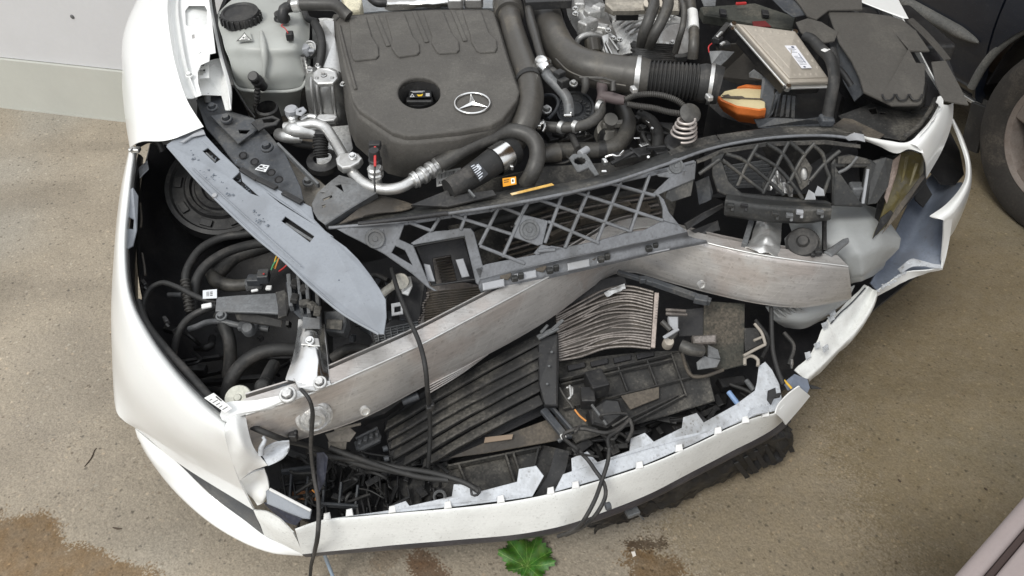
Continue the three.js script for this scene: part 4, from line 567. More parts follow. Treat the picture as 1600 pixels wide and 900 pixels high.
part('wing_side', sheet([[V(0.99, 0.75, -1.68), V(1.0, 0.85, -2.3)], [V(1.02, 0.5, -1.7), V(1.03, 0.5, -2.3)], [V(1.0, 0.3, -1.75), V(1.02, 0.3, -2.3)]], { nu: 6, nv: 6, t: 0.003 }), M.paint, fw);
part('bonnet_hinge_panel', plate([[1340, 0, 0.86], [1388, -30, 0.865], [1420, 28, 0.845], [1412, 28, 0.845], [1370, 12, 0.855]], { t: 0.003 }), M.paint, fw);

// ---------------------------------------------------------------- engine cover
{
  const hc = v => 0.862 - 0.045 * (v - 16) / 190;                        // the cover slopes down to the front
  const H = q => q.map(([u, v]) => [u, v, hc(v)]);
  const oval = (cu, cv, ru, rv, n = 36) => Array.from({ length: n }, (_, i) => [cu + ru * Math.cos(i / n * 6.2832), cv + rv * Math.sin(i / n * 6.2832)]);
  const rim = [[524, 33], [530, 26], [600, 19], [680, 15], [762, 15], [773, 20], [782, 50], [794, 90], [806, 126], [812, 143], [808, 156], [786, 184], [768, 194], [720, 204], [650, 211], [632, 211], [612, 205], [560, 170], [551, 156], [540, 115], [530, 70]];
  const cover = part('engine_cover', plate(H(rim), { t: 0.016, b: 0.005, bs: 3, holes: [oval(655, 144, 33, 24)] }), M.cover, car, 'dark grey plastic engine cover');
  const foot = [[514, 36], [522, 22], [600, 22], [690, 20], [775, 20], [786, 24], [800, 60], [812, 100], [824, 140], [832, 165], [826, 184], [800, 224], [778, 240], [716, 268], [655, 277], [628, 277], [606, 271], [556, 228], [546, 205], [535, 150], [522, 90]];
  const wallRow = (k, dh) => { const o = rim.map(([u, v], i) => at(lerp(u, foot[i][0], k), lerp(v, foot[i][1], k), hc(v) - dh)); o.push(o[0].clone()); return o; };
  part('cover_wall', sheet([wallRow(0.0, 0.007), wallRow(0.25, 0.02), wallRow(1, 0.115)], { nu: 84, nv: 6, t: 0.003, ulin: true }), M.cover, cover);
  const tongues = [
    [[545, 28], [572, 25], [581, 56], [591, 72], [592, 86], [588, 90], [556, 94], [551, 91], [547, 76], [549, 66]],
    [[602, 22], [632, 20], [645, 55], [655, 68], [656, 80], [652, 84], [624, 88], [618, 84], [611, 72], [613, 62]],
    [[661, 17], [692, 16], [706, 50], [717, 64], [718, 77], [714, 81], [687, 83], [682, 80], [674, 66], [675, 56]],
    [[722, 16], [752, 16], [764, 50], [776, 62], [777, 74], [774, 80], [750, 81], [744, 78], [736, 64], [735, 54]],
  ];
  for (const q of tongues) part('raised_tongue', plate(q.map(([u, v]) => [u, v, hc(v) + 0.0035]), { t: 0.0075, b: 0.003, bs: 2 }), M.cover, cover);
  for (const [u, v, w] of [[587, 24, 10], [647, 18, 10], [707, 16, 10]]) part('cover_rib', bar([u, v, hc(v) + 0.001], [u + 20, v + 48, hc(v + 48) + 0.001], 0.010, 0.004, { r: 0.0018 }), M.cover, cover);
  part('side_ridge', tube([[530, 40, hc(40) + 0.001], [541, 85, hc(85) + 0.001], [556, 140, hc(140) + 0.001]], 0.0035, { rad: 8 }), M.cover, cover);
  // filler well
  const a = at(655, 144, hc(144)), nrm = at(655, 60, hc(60)).sub(at(655, 200, hc(200))).cross(V(1, 0, 0)).normalize(); if (nrm.y < 0) nrm.negate();
  const rw = 33 * mpp(655, 144, hc(144));
  const well = part('filler_well', lathe(a, nrm, [[rw * 1.02, -0.004], [rw * 0.99, -0.012], [rw * 0.9, -0.055], [0.0, -0.058]], 40), M.black, cover);
  const capc = at(656, 156, hc(150) - 0.030);
  part('oil_filler_cap', join([lathe(capc.clone().addScaledVector(nrm, -0.03), nrm, [[rw * 0.7, 0], [rw * 0.72, 0.02], [rw * 0.66, 0.026], [rw * 0.3, 0.027], [0, 0.027]], 32), bar(capc.clone().add(V(-rw * 0.66, -0.001, 0.004)), capc.clone().add(V(rw * 0.66, -0.001, 0.004)), 0.022, 0.014, { r: 0.005 })]), M.black, cover);
  sticker('filler_print', [[639, 142, hc(145) - 0.0185], [674, 141, hc(145) - 0.0185], [674, 152, hc(150) - 0.0185], [639, 153, hc(150) - 0.0185]], (x, w, h) => { x.fillStyle = '#17181a'; x.fillRect(0, 0, w, h); x.fillStyle = '#e8e8e8'; x.strokeStyle = '#e8e8e8'; x.lineWidth = 4; x.beginPath(); x.moveTo(12, 70); x.lineTo(28, 38); x.lineTo(44, 70); x.closePath(); x.stroke(); x.fillStyle = '#d8b21c'; x.beginPath(); x.moveTo(66, 46); x.lineTo(96, 50); x.lineTo(122, 40); x.lineTo(112, 66); x.lineTo(80, 68); x.closePath(); x.fill(); x.fillStyle = '#e8e8e8'; for (let i = 0; i < 4; i++) x.fillRect(144, 36 + i * 9, 34, 5); x.fillRect(16, 8, 120, 4); x.fillRect(30, 18, 90, 4); }, cover, 192, 80);
  // three-pointed star
  const c = at(738, 161, hc(161) + 0.003), R = 27.5 * mpp(738, 161, 0.83), e1 = V(1, 0, 0), e2 = e1.clone().cross(nrm).negate().normalize(); // e2 points to the rear
  if (e2.z > 0) e2.negate();
  const ring = []; for (let i = 0; i < 40; i++) { const t = i / 40 * 6.2832; ring.push(c.clone().addScaledVector(e1, Math.cos(t) * R).addScaledVector(e2, Math.sin(t) * R)); }
  const em = part('star_emblem', tube(ring, 0.0024, { closed: true, seg: 72, rad: 8 }), M.chrome, cover, 'round chrome emblem with a three-pointed star');
  const spikes = []; for (let k = 0; k < 3; k++) { const t = Math.PI / 2 + 0.12 + k * 2.0944, dir = e1.clone().multiplyScalar(Math.cos(t)).addScaledVector(e2, Math.sin(t)), sd = dir.clone().cross(nrm).normalize(), tip = c.clone().addScaledVector(dir, R * 0.98), rt = c.clone().addScaledVector(sd, R * 0.16).addScaledVector(dir, R * 0.09), lf = c.clone().addScaledVector(sd, -R * 0.16).addScaledVector(dir, R * 0.09), top = c.clone().addScaledVector(nrm, 0.0045); const g = new THREE.BufferGeometry(); g.setFromPoints([tip, top, rt, tip, lf, top, lf, rt, top]); g.computeVertexNormals(); spikes.push(boxUV(g)); }
  part('star', join(spikes), M.chrome, em);
}
// ---------------------------------------------------------------- coolant tank
{
  const tank = part('coolant_tank', sheet([
    [at(340, 20, 0.835), at(372, -6, 0.845), at(420, -14, 0.845), at(465, 0, 0.84), at(484, 28, 0.83)],
    [at(342, 42, 0.838), at(375, 22, 0.853), at(420, 18, 0.853), at(462, 24, 0.85), at(484, 45, 0.828)],
    [at(347, 58, 0.832), at(375, 46, 0.852), at(420, 43, 0.853), at(462, 47, 0.848), at(483, 62, 0.822)],
    [at(352, 78, 0.822), at(380, 74, 0.84), at(420, 75, 0.84), at(458, 77, 0.835), at(480, 82, 0.81)],
    [at(358, 92, 0.808), at(385, 90, 0.82), at(420, 92, 0.818), at(455, 91, 0.815), at(478, 96, 0.797)],
    [at(364, 115, 0.78), at(388, 117, 0.784), at(420, 119, 0.783), at(452, 117, 0.78), at(476, 116, 0.772)],
    [at(372, 136, 0.745), at(392, 139, 0.746), at(420, 140, 0.745), at(450, 139, 0.744), at(472, 136, 0.742)],
  ], { nu: 30, nv: 40, t: 0.003 }), M.tank, car, 'milky plastic coolant tank');
  part('tank_seam', tube([[345, 70, 0.80], [358, 105, 0.775], [371, 137, 0.748], [395, 142, 0.745], [420, 143, 0.744], [455, 142, 0.743], [473, 136, 0.745], [480, 112, 0.77], [485, 80, 0.80]], 0.0042, { rad: 8 }), M.tank, tank);
  part('tank_lower_half', sheet([
    [at(373, 140, 0.74), at(395, 143, 0.74), at(420, 144, 0.74), at(452, 143, 0.739), at(473, 139, 0.739)],
    [at(378, 152, 0.70), at(396, 157, 0.70), at(420, 159, 0.70), at(450, 158, 0.70), at(470, 152, 0.70)],
    [at(386, 172, 0.655), at(402, 180, 0.65), at(425, 184, 0.65), at(452, 178, 0.65), at(468, 172, 0.65)],
    [at(392, 190, 0.62), at(405, 196, 0.61), at(425, 198, 0.61), at(452, 192, 0.61), at(466, 186, 0.61)],
  ], { nu: 16, nv: 12, t: 0.003 }), M.tank, tank);
  part('tank_rib', tube([[408, 48, 0.855], [412, 76, 0.842], [414, 95, 0.819], [413, 120, 0.785]], [0.003, 0.008, 0.008, 0.003], { rad: 10 }), M.tank, tank);
  const n = V(-0.02, 1, 0.12).normalize(), cc = at(376, 24, 0.868), rc = 30.5 * mpp(376, 24, 0.868);
  part('tank_neck', lathe(cc.clone().addScaledVector(n, -0.03), n, [[rc * 0.85, 0], [rc * 0.85, 0.025]], 30), M.tank, tank);
  const cap = part('tank_cap', lathe(cc.clone().addScaledVector(n, -0.016), n, [[rc * 0.6, 0], [rc * 0.98, 0.0], [rc * 1.0, 0.004], [rc * 0.98, 0.02], [rc * 0.93, 0.026], [rc * 0.82, 0.027], [rc * 0.76, 0.024], [0, 0.026]], 44), M.black, tank, 'black ribbed coolant cap');
  for (let k = 0; k < 22; k++) { const a = k / 22 * 6.2832; part('cap_rib', block(cc.clone().add(V(Math.cos(a) * rc * 0.985, -0.006, Math.sin(a) * rc * 0.985 + 0.001)), 0.0045, 0.019, 0.007, { ry: -a + Math.PI / 2, r: 0.0012 }), M.black, cap); }
  sticker('hot_warning_print', [[374, 51, 0.8575], [390, 50, 0.8585], [395, 64, 0.8525], [369, 65, 0.8515]], (x, w, h) => { x.fillStyle = '#9b9d98'; x.fillRect(0, 0, w, h); x.strokeStyle = '#1a1a1a'; x.lineWidth = 7; x.fillStyle = '#d8d8d4'; x.beginPath(); x.moveTo(w / 2, 6); x.lineTo(w - 8, h - 8); x.lineTo(8, h - 8); x.closePath(); x.fill(); x.stroke(); x.fillStyle = '#1a1a1a'; x.beginPath(); x.arc(w * 0.44, h * 0.62, 9, 0, 7); x.fill(); x.fillRect(w * 0.55, h * 0.48, 22, 5); x.fillRect(w * 0.55, h * 0.6, 26, 5); x.fillRect(w * 0.55, h * 0.72, 30, 5); x.fillRect(w * 0.28, h * 0.8, w * 0.44, 5); }, tank, 128, 96);
  const lvl = part('level_sensor', lathe(at(400, 124, 0.795), V(-0.05, 0.75, 0.65), [[0.011, -0.045], [0.012, -0.02], [0.014, -0.018], [0.014, -0.004], [0.011, 0], [0.0125, 0.004], [0.0125, 0.018], [0.010, 0.021], [0, 0.021]], 20), M.black, tank);
  part('sensor_lead', bellows([[402, 136, 0.775], [402, 150, 0.75], [400, 165, 0.72], [404, 178, 0.69]], 0.0065, 9, 0.0012, { rad: 10 }), M.rubber, lvl);
  const con = part('vent_elbow', join([tube([[443, 34, 0.862], [442, 22, 0.88], [444, 14, 0.888], [456, 10, 0.888]], 0.0125, { rad: 14 }), lathe(at(441, 30, 0.855), V(0, 1, 0.1), [[0.019, -0.012], [0.019, 0.004], [0.016, 0.008], [0.0165, 0.016], [0.013, 0.018], [0, 0.018]], 22)]), M.black, tank);
  part('plug', block([453, 56, 0.858], 0.016, 0.018, 0.02, { ry: 0.1 }), M.black, con);
  part('wire', tube([[442, 38, 0.87], [439, 40, 0.872], [446, 45, 0.872], [450, 52, 0.868]], 0.0012, { rad: 6 }), M.red, con);
  part('vent_hose', tube([[452, 10, 0.888], [470, 7, 0.892], [500, 7, 0.893], [525, 9, 0.89], [538, 20, 0.875], [545, 26, 0.868]], 0.0145, { rad: 14 }), M.hose, con);
  part('hose_ferrule', cyl(at(457, 9, 0.889), at(470, 7.5, 0.892), 0.016), M.silver, con);
  part('strut_bar', tube([[364, 132, 0.76], [375, 150, 0.745], [385, 166, 0.73], [399, 184, 0.71]], 0.003, { rad: 8 }), M.black, tank);
}
// ---------------------------------------------------------------- pump housing and pipework between tank and cover
{
  const ph = part('pump_housing', sheet([
    [at(480, 108, 0.78), at(492, 104, 0.79), at(508, 103, 0.795), at(524, 106, 0.79), at(536, 116, 0.775)],
    [at(477, 125, 0.765), at(488, 118, 0.795), at(506, 116, 0.803), at(526, 118, 0.795), at(541, 128, 0.76)],
    [at(478, 150, 0.735), at(488, 142, 0.765), at(506, 139, 0.775), at(526, 142, 0.765), at(544, 152, 0.735)],
    [at(482, 172, 0.70), at(492, 168, 0.72), at(508, 166, 0.73), at(528, 168, 0.72), at(546, 174, 0.70)],
    [at(486, 196, 0.66), at(496, 196, 0.665), at(510, 196, 0.67), at(530, 198, 0.665), at(548, 200, 0.65)],
  ], { nu: 20, nv: 20, t: 0.004 }), M.silver, car, 'cast aluminium pump housing');
  for (const [a, b] of [[486, 492], [495, 501], [519, 524]]) part('casting_rib', tube([[a, 120, 0.802], [a + 1, 142, 0.772], [b - 1, 168, 0.73], [b + 2, 194, 0.675]], 0.0042, { rad: 8 }), M.silver, ph);
  part('pump_lid', plate([[489, 112, 0.805], [497, 105, 0.808], [514, 105, 0.81], [526, 111, 0.806], [528, 121, 0.80], [520, 130, 0.795], [496, 131, 0.794], [489, 124, 0.798]], { t: 0.012, b: 0.004, bs: 2 }), M.silver, ph);
  part('pump_lid_bolt', bolt([506, 117, 0.813], V(0, 1, 0.2), 0.0075), M.chrome, ph);
  for (const [u, v] of [[484, 108], [497, 103], [536, 132]]) part('housing_bolt', bolt([u, v, 0.805], V(0, 1, 0.2), 0.007), M.chrome, ph);
  const sv = part('service_valve', lathe(at(476, 99, 0.80), V(0, 1, 0.1), [[0.006, -0.03], [0.008, -0.01], [0.0065, -0.006], [0.008, 0.0], [0.0065, 0.006], [0.008, 0.01], [0.006, 0.02]], 16), M.silver, ph);
  part('valve_cap', join([lathe(at(477, 82, 0.81), V(0, 1, 0.12), [[0.0135, -0.004], [0.014, 0.012], [0.0125, 0.016], [0, 0.017]], 8), block([487, 79, 0.82], 0.014, 0.005, 0.012)]), M.greyPlastic, sv);
  part('belt_shield', plate([[487, 40, 0.845], [505, 32, 0.85], [522, 32, 0.845], [524, 60, 0.83], [538, 116, 0.79], [528, 110, 0.79], [505, 104, 0.8], [502, 80, 0.82], [503, 52, 0.84]], { t: 0.003 }), M.silver, ph);
  part('belt', tube([[492, 36, 0.855], [500, 52, 0.848], [503, 72, 0.835], [501, 92, 0.815], [498, 104, 0.80]], 0.010, { rad: 10 }), M.rubber, ph);
  part('pulley', lathe(at(484, 78, 0.81), V(-0.3, 0.6, 0.5), [[0.0, 0.004], [0.008, 0.004], [0.01, 0.0], [0.016, 0.002], [0.018, 0.006], [0.021, 0.006], [0.021, -0.004], [0.012, -0.01]], 24), M.silver, ph);
  // refrigerant pipe
  const ac = part('coolant_gas_pipe', tube([[446, 199, 0.745], [472, 196, 0.755], [492, 194, 0.758], [508, 200, 0.755], [520, 216, 0.75], [532, 236, 0.75], [543, 256, 0.745], [556, 276, 0.738], [576, 290, 0.735], [604, 296, 0.735], [628, 292, 0.737], [648, 280, 0.742]], 0.0115, { rad: 16 }), M.silver, car, 'bent aluminium gas pipe');
  part('pipe_block', prism([[524, 247, 0.765], [530, 239, 0.765], [548, 237, 0.768], [560, 239, 0.768], [566, 246, 0.766], [561, 253, 0.764], [548, 260, 0.762], [534, 262, 0.761], [526, 256, 0.762]], 0.018, { b: 0.004, bs: 2 }), M.silver, ac);
  part('block_bolt', bolt([551, 244, 0.769], V(0, 1, 0.25), 0.0085), M.chrome, ac);
  part('pipe_port', join([lathe(at(588, 276, 0.752), V(0, 1, 0.1), [[0.010, -0.03], [0.010, 0.0], [0.0155, 0.003], [0.0155, 0.009], [0.013, 0.012], [0.0155, 0.015], [0.0155, 0.021], [0.012, 0.025], [0, 0.026]], 22)]), M.silver, ac);
  const ps = part('pressure_sensor', join([lathe(at(587, 256, 0.772), V(0, 1, 0.1), [[0.0125, -0.004], [0.0135, 0.012], [0.0115, 0.014], [0.0115, 0.028], [0.010, 0.034], [0, 0.034]], 14), block([586, 227, 0.79], 0.024, 0.014, 0.018, { r: 0.003 })]), M.black, ac);
  part('sensor_clip', bar([586, 229, 0.806], [586, 260, 0.79], 0.005, 0.004), M.red, ps);
  part('sensor_wire', tube([[586, 256, 0.79], [585, 275, 0.775], [586, 300, 0.75]], 0.002, { rad: 6 }), M.black, ps);
  const cr = part('hose_crimp', tube([[644, 283, 0.742], [656, 277, 0.744], [668, 269, 0.746], [680, 262, 0.748], [689, 256, 0.75]], s => 0.0158 + 0.0022 * (Math.sin(s * 3.5 * 6.2832) > 0 ? 1 : -1) * (s > 0.1 && s < 0.95 ? 1 : 0.3), { rad: 18, seg: 60 }), M.silver, ac);
  part('gas_hose', tube([[684, 259, 0.75], [705, 246, 0.758], [735, 228, 0.77], [765, 213, 0.78], [795, 205, 0.782], [820, 209, 0.78], [836, 222, 0.772], [840, 242, 0.755], [834, 265, 0.735], [822, 288, 0.70]], 0.0172, { rad: 16 }), M.hose, ac);
  part('receiver_pipe', join([tube([[447, 206, 0.735], [462, 203, 0.745], [482, 206, 0.74], [494, 210, 0.735]], [0.012, 0.019, 0.018, 0.012], { rad: 16 }), tube([[436, 210, 0.72], [450, 214, 0.73], [470, 214, 0.73]], 0.014, { rad: 14 })]), M.silver, ac);
  const pv = part('pipe_service_port', lathe(at(459, 192, 0.755), V(0, 1, 0.1), [[0.010, -0.02], [0.010, 0.0], [0.008, 0.004], [0.0105, 0.008], [0.008, 0.012], [0.0105, 0.016], [0.007, 0.02]], 16), M.silver, ac);
  part('port_cap', join([lathe(at(456, 175, 0.775), V(0, 1, 0.1), [[0.0125, -0.012], [0.0145, -0.004], [0.0145, 0.008], [0.012, 0.011], [0, 0.012]], 10), plate([[462, 170, 0.785], [474, 166, 0.785], [479, 172, 0.783], [471, 180, 0.781], [462, 178, 0.782]], { t: 0.004, holes: [[[467, 172], [471, 171], [471, 174], [467, 175]]] })]), M.greyPlastic, pv);
  part('pipe_flange', prism([[492, 184, 0.765], [498, 178, 0.768], [512, 177, 0.77], [524, 178, 0.768], [527, 182, 0.766], [522, 187, 0.765], [506, 189, 0.764]], 0.012, { b: 0.003, bs: 2 }), M.silver, ac);
  part('small_pipe', tube([[470, 188, 0.762], [480, 182, 0.766], [494, 183, 0.766]], 0.006, { rad: 10 }), M.silver, ac);
  part('black_pipe', tube([[436, 205, 0.72], [446, 216, 0.715], [465, 224, 0.71], [488, 228, 0.70]], 0.0085, { rad: 10 }), M.rubber, car);
  const gb = part('wiring_gaiter', bellows([[502, 212, 0.735], [501, 228, 0.72], [503, 246, 0.70]], 0.0155, 9, 0.0022, { rad: 16 }), M.rubber, car);
  part('gaiter_base', lathe(at(505, 252, 0.685), V(0, 1, 0.2), [[0.02, 0.01], [0.026, 0.006], [0.036, 0.004], [0.036, -0.01]], 24), M.black, gb);
  part('gaiter_cap', block([501, 208, 0.745], 0.022, 0.012, 0.02), M.black, gb);
  part('front_pulley_plate', plate([[488, 200, 0.68], [545, 195, 0.68], [552, 232, 0.66], [530, 262, 0.65], [495, 255, 0.65]], { t: 0.006 }), M.cast, car);
  part('wing_bay_plate', plate([[362, 130, 0.67], [480, 130, 0.67], [490, 230, 0.62], [440, 210, 0.64], [395, 190, 0.65]], { t: 0.004 }), M.brown, car);
}
// ---------------------------------------------------------------- ducts and hoses right of the cover
{
  const a = part('charge_pipe', tube([[788, -20, 0.86], [793, 10, 0.858], [800, 40, 0.85], [813, 82, 0.838], [826, 122, 0.825], [830, 158, 0.81], [822, 188, 0.79], [806, 215, 0.76], [790, 240, 0.72]], [0.029, 0.032, 0.026, 0.026, 0.027, 0.027, 0.027, 0.027], { rad: 22 }), M.duct, car, 'thick grey charge air pipe');
  part('pipe_ring', tube([[824, 121, 0.826], [826, 125, 0.824], [827, 129, 0.823]], 0.0288, { rad: 22, seg: 6, nocap: true }), M.rubber, a);
  part('pipe_collar', tube([[790, 4, 0.858], [794, 14, 0.857], [796, 24, 0.855]], [0.033, 0.037, 0.035], { rad: 22, seg: 8 }), M.duct, a);
  const b = part('heater_pipe', tube([[822, -5, 0.865], [829, 30, 0.862], [836, 55, 0.858], [843, 80, 0.852], [849, 98, 0.845]], [0.009, 0.0095, 0.0115, 0.0095, 0.0095], { rad: 14 }), M.hose, car);
  part('heater_hose', tube([[849, 100, 0.842], [855, 118, 0.835], [872, 136, 0.82], [885, 152, 0.805], [889, 168, 0.79], [889, 182, 0.775]], 0.0118, { rad: 14 }), M.greyMetal, b);
  for (const [u, v, h] of [[849, 97, 0.85], [851, 104, 0.845]]) part('hose_clip', tube([[u - 5, v, h], [u, v + 1, h + 0.003], [u + 4, v + 5, h]], 0.0155, { rad: 14, seg: 6 }), M.chrome, b);
  part('branch', tube([[852, 104, 0.845], [866, 112, 0.84], [876, 122, 0.832]], 0.008, { rad: 10 }), M.hose, b);
  part('branch_plug', join([block([874, 117, 0.84], 0.022, 0.018, 0.02, { ry: 0.7 }), block([880, 130, 0.83], 0.024, 0.02, 0.018, { ry: 0.7 })]), M.black, b);
  const c = part('intake_duct', tube([[848, 0, 0.80], [853, 28, 0.808], [862, 55, 0.81], [880, 84, 0.81], [908, 103, 0.81], [945, 112, 0.81], [985, 118, 0.81]], [0.036, 0.042, 0.041, 0.040, 0.040, 0.041, 0.041], { rad: 26 }), M.duct, car, 'wide grey air intake duct');
  for (const [u, v] of [[850, 16], [853, 24]]) part('duct_ring', tube([[u - 1, v - 3, 0.806], [u, v, 0.807], [u + 1, v + 3, 0.808]], 0.0445, { rad: 26, seg: 4, nocap: true }), M.rubber, c);
  part('duct_seam', tube([[868, 92, 0.84], [890, 112, 0.835], [930, 126, 0.83], [978, 134, 0.828]], 0.0022, { rad: 6 }), M.duct, c);
  part('duct_cuff', tube([[978, 117, 0.81], [990, 119, 0.81], [1004, 121, 0.81], [1014, 122, 0.81]], [0.042, 0.044, 0.043, 0.040], { rad: 26 }), M.duct, c);
  const clamp_ = (p, r, screw) => { const k = part('hose_clamp', tube(p, r, { rad: 30, seg: 4, nocap: true }), M.silver, c); part('clamp_screw', block(screw, 0.012, 0.012, 0.018, { ry: 0.3 }), M.aluClean, k); };
  clamp_([[993, 119.5, 0.81], [996, 119.8, 0.81], [999, 120, 0.81]], 0.0458, [990, 140, 0.835]);
  part('bellows', bellows([[1012, 122, 0.81], [1045, 125, 0.81], [1092, 129, 0.808]], 0.0375, 13, 0.0030, { rad: 28 }), M.rubber, c, 'ribbed rubber bellows');
  part('end_cuff', tube([[1088, 129, 0.808], [1098, 130, 0.807], [1106, 131, 0.807], [1116, 132, 0.806], [1126, 134, 0.805]], [0.038, 0.043, 0.042, 0.043, 0.040], { rad: 28 }), M.rubber, c);
  clamp_([[1107, 131, 0.807], [1110, 131.3, 0.807], [1113, 131.6, 0.807]], 0.0448, [1108, 152, 0.832]);
  // bracket under the duct and the purple grey junction
  const j = part('vacuum_junction', join([tube([[940, 126, 0.80], [941, 140, 0.795], [940, 152, 0.79], [938, 164, 0.782]], [0.011, 0.013, 0.010, 0.012], { rad: 14 }), tube([[938, 150, 0.795], [952, 152, 0.795], [968, 156, 0.795], [976, 157, 0.795]], [0.009, 0.0125, 0.012, 0.010], { rad: 14 })]), mat({ color: rgb(0.10, 0.078, 0.078), roughness: 0.6 }), car);
  part('junction_hose', tube([[938, 160, 0.785], [938, 175, 0.775], [928, 188, 0.768], [912, 196, 0.762], [900, 198, 0.76], [880, 199, 0.757], [858, 198, 0.755], [842, 196, 0.75]], 0.0115, { rad: 14 }), M.hose, j);
  for (const [u, v, h] of [[877, 199, 0.758], [899, 198, 0.76], [937, 167, 0.782]]) part('hose_clip', tube([[u - 3, v - 1, h], [u, v, h], [u + 3, v + 1, h]], 0.0138, { rad: 16, seg: 3 }), M.silver, j);
  part('spring_clip', join([block([846, 192, 0.775], 0.016, 0.008, 0.01, { ry: 0.6 }), block([842, 198, 0.77], 0.01, 0.012, 0.008), tube([[848, 188, 0.775], [852, 197, 0.774], [848, 206, 0.768]], 0.003, { rad: 6 })]), M.chrome, j);
  part('spring_clip', join([block([887, 180, 0.788], 0.018, 0.006, 0.008), block([892, 178, 0.79], 0.006, 0.01, 0.006)]), M.chrome, j);
  part('duct_bracket', join([bar([905, 121, 0.84], [944, 122, 0.84], 0.008, 0.004), bar([944, 122, 0.84], [962, 128, 0.835], 0.008, 0.004), tube([[914, 122, 0.838], [915, 134, 0.825], [912, 145, 0.81]], [0.010, 0.009, 0.006], { rad: 10 }), tube([[958, 128, 0.835], [958, 142, 0.82]], 0.006, { rad: 8 })]), M.hose, j);
  for (const q of [[[976, 156, 0.80], [990, 150, 0.805], [1015, 147, 0.81], [1042, 151, 0.805], [1062, 160, 0.795], [1074, 172, 0.785]], [[980, 163, 0.80], [1000, 166, 0.80], [1022, 169, 0.797], [1045, 175, 0.79], [1066, 178, 0.785]]]) part('corrugated_conduit', bellows(q, 0.0062, 34, 0.0009, { rad: 10 }), M.hose, j);
  // sprung buffer
  const sp = part('bonnet_spring', (() => { const p = []; for (let i = 0; i <= 96; i++) { const s = i / 96, t = s * 4.3 * 6.2832, R = lerp(0.016, 0.0275, Math.pow(s, 0.8)), c0 = at(lerp(1074, 1067, s), lerp(186, 213, s), lerp(0.80, 0.755, s)); p.push(c0.add(V(Math.cos(t) * R, 0, Math.sin(t) * R))); } return tube(p, 0.0028, { rad: 8, seg: 200 }); })(), mat({ color: rgb(0.55, 0.5, 0.47), metalness: 0.6, roughness: 0.4 }), car, 'conical steel coil spring');
  part('spring_cap', lathe(at(1078, 178, 0.80), V(0.15, 0.8, 0.55), [[0.0, -0.006], [0.018, -0.006], [0.0225, -0.002], [0.023, 0.003], [0.019, 0.006], [0, 0.0075]], 28), M.hose, sp);
  part('spring_seat', lathe(at(1063, 222, 0.735), V(0, 1, 0.2), [[0.0, 0.004], [0.03, 0.004], [0.034, 0], [0.034, -0.03]], 24), M.black, sp);
  // alternator wheel, bolts and small plumbing in the gap
  const al = part('alternator', lathe(at(899, 172, 0.70), V(-0.1, 0.8, 0.55), [[0, 0.012], [0.016, 0.012], [0.02, 0.006], [0.038, 0.004], [0.040, 0.010], [0.045, 0.010], [0.046, 0.0], [0.046, -0.05]], 36), M.bracket, car);
  for (let k = 0; k < 18; k++) { const t = k / 18 * 6.2832; part('cooling_vane', block(at(899, 172, 0.708).add(V(Math.cos(t) * 0.030, Math.sin(t) * -0.012, Math.sin(t) * 0.026)), 0.010, 0.003, 0.003, { ry: -t }), M.greyMetal, al); }
  for (const [u, v, h, r] of [[854, 172, 0.76, 0.012], [896, 131, 0.79, 0.010], [853, 112, 0.80, 0.006]]) part('engine_bolt', bolt([u, v, h], V(0, 1, 0.3), r), M.silver, car);
  part('bolt_strap', tube([[840, 170, 0.755], [848, 150, 0.765], [866, 150, 0.77], [872, 160, 0.762], [866, 176, 0.755], [856, 186, 0.75]], 0.004, { rad: 8 }), M.bracket, car);
  const th = part('thermostat', join([lathe(at(952, 205, 0.68), V(0.1, 0.8, 0.5), [[0, 0.02], [0.012, 0.018], [0.02, 0.01], [0.03, 0.006], [0.032, -0.02]], 26), lathe(at(953, 190, 0.71), V(0.1, 0.8, 0.5), [[0, 0.014], [0.016, 0.012], [0.018, -0.02]], 20), block([958, 194, 0.705], 0.05, 0.014, 0.016, { ry: 0.1 })]), mat({ color: rgb(0.24, 0.23, 0.21), roughness: 0.5, metalness: 0.3 }), car);
  part('thermostat_ring', lathe(at(956, 218, 0.675), V(0.1, 0.85, 0.5), [[0.02, 0.002], [0.03, 0.006], [0.034, 0], [0.03, -0.01]], 26), M.black, th);
  part('radiator_hose', tube([[845, 238, 0.69], [870, 236, 0.69], [905, 235, 0.69], [940, 234, 0.69], [962, 228, 0.695], [978, 210, 0.70], [981, 190, 0.70], [972, 168, 0.70]], 0.0185, { rad: 18 }), M.hose, car);
  part('radiator_hose', tube([[1000, 180, 0.69], [1018, 190, 0.70], [1028, 212, 0.70], [1026, 240, 0.68]], 0.0135, { rad: 14 }), M.rubber, car);
  part('hose_band', tube([[935, 234, 0.69], [940, 234, 0.69], [945, 233.5, 0.69]], 0.0205, { rad: 18, seg: 3 }), M.black, car);
  part('hose_taper', tube([[846, 246, 0.70], [858, 241, 0.70], [872, 238, 0.70]], [0.012, 0.019, 0.022], { rad: 16 }), M.duct, car);
  part('loom_conduit', bellows([[889, 204, 0.745], [896, 218, 0.735], [903, 232, 0.73]], 0.0068, 12, 0.0013, { rad: 10 }), M.rubber, car);
  part('loom_tape', cyl(at(906, 241, 0.735), at(918, 233, 0.735), 0.008), M.greyPlastic, car);
  part('ring_bracket', plate([[889, 246, 0.735], [895, 240, 0.738], [916, 240, 0.738], [921, 246, 0.736], [936, 272, 0.722], [930, 274, 0.722], [920, 262, 0.727], [906, 268, 0.725], [902, 268, 0.725]], { t: 0.005, holes: [Array.from({ length: 20 }, (_, i) => [906 + 10 * Math.cos(i * 0.31416) * (i % 2 ? 0.85 : 1), 251 + 6.2 * Math.sin(i * 0.31416) * (i % 2 ? 0.85 : 1)])] }), M.greyMetal, car);
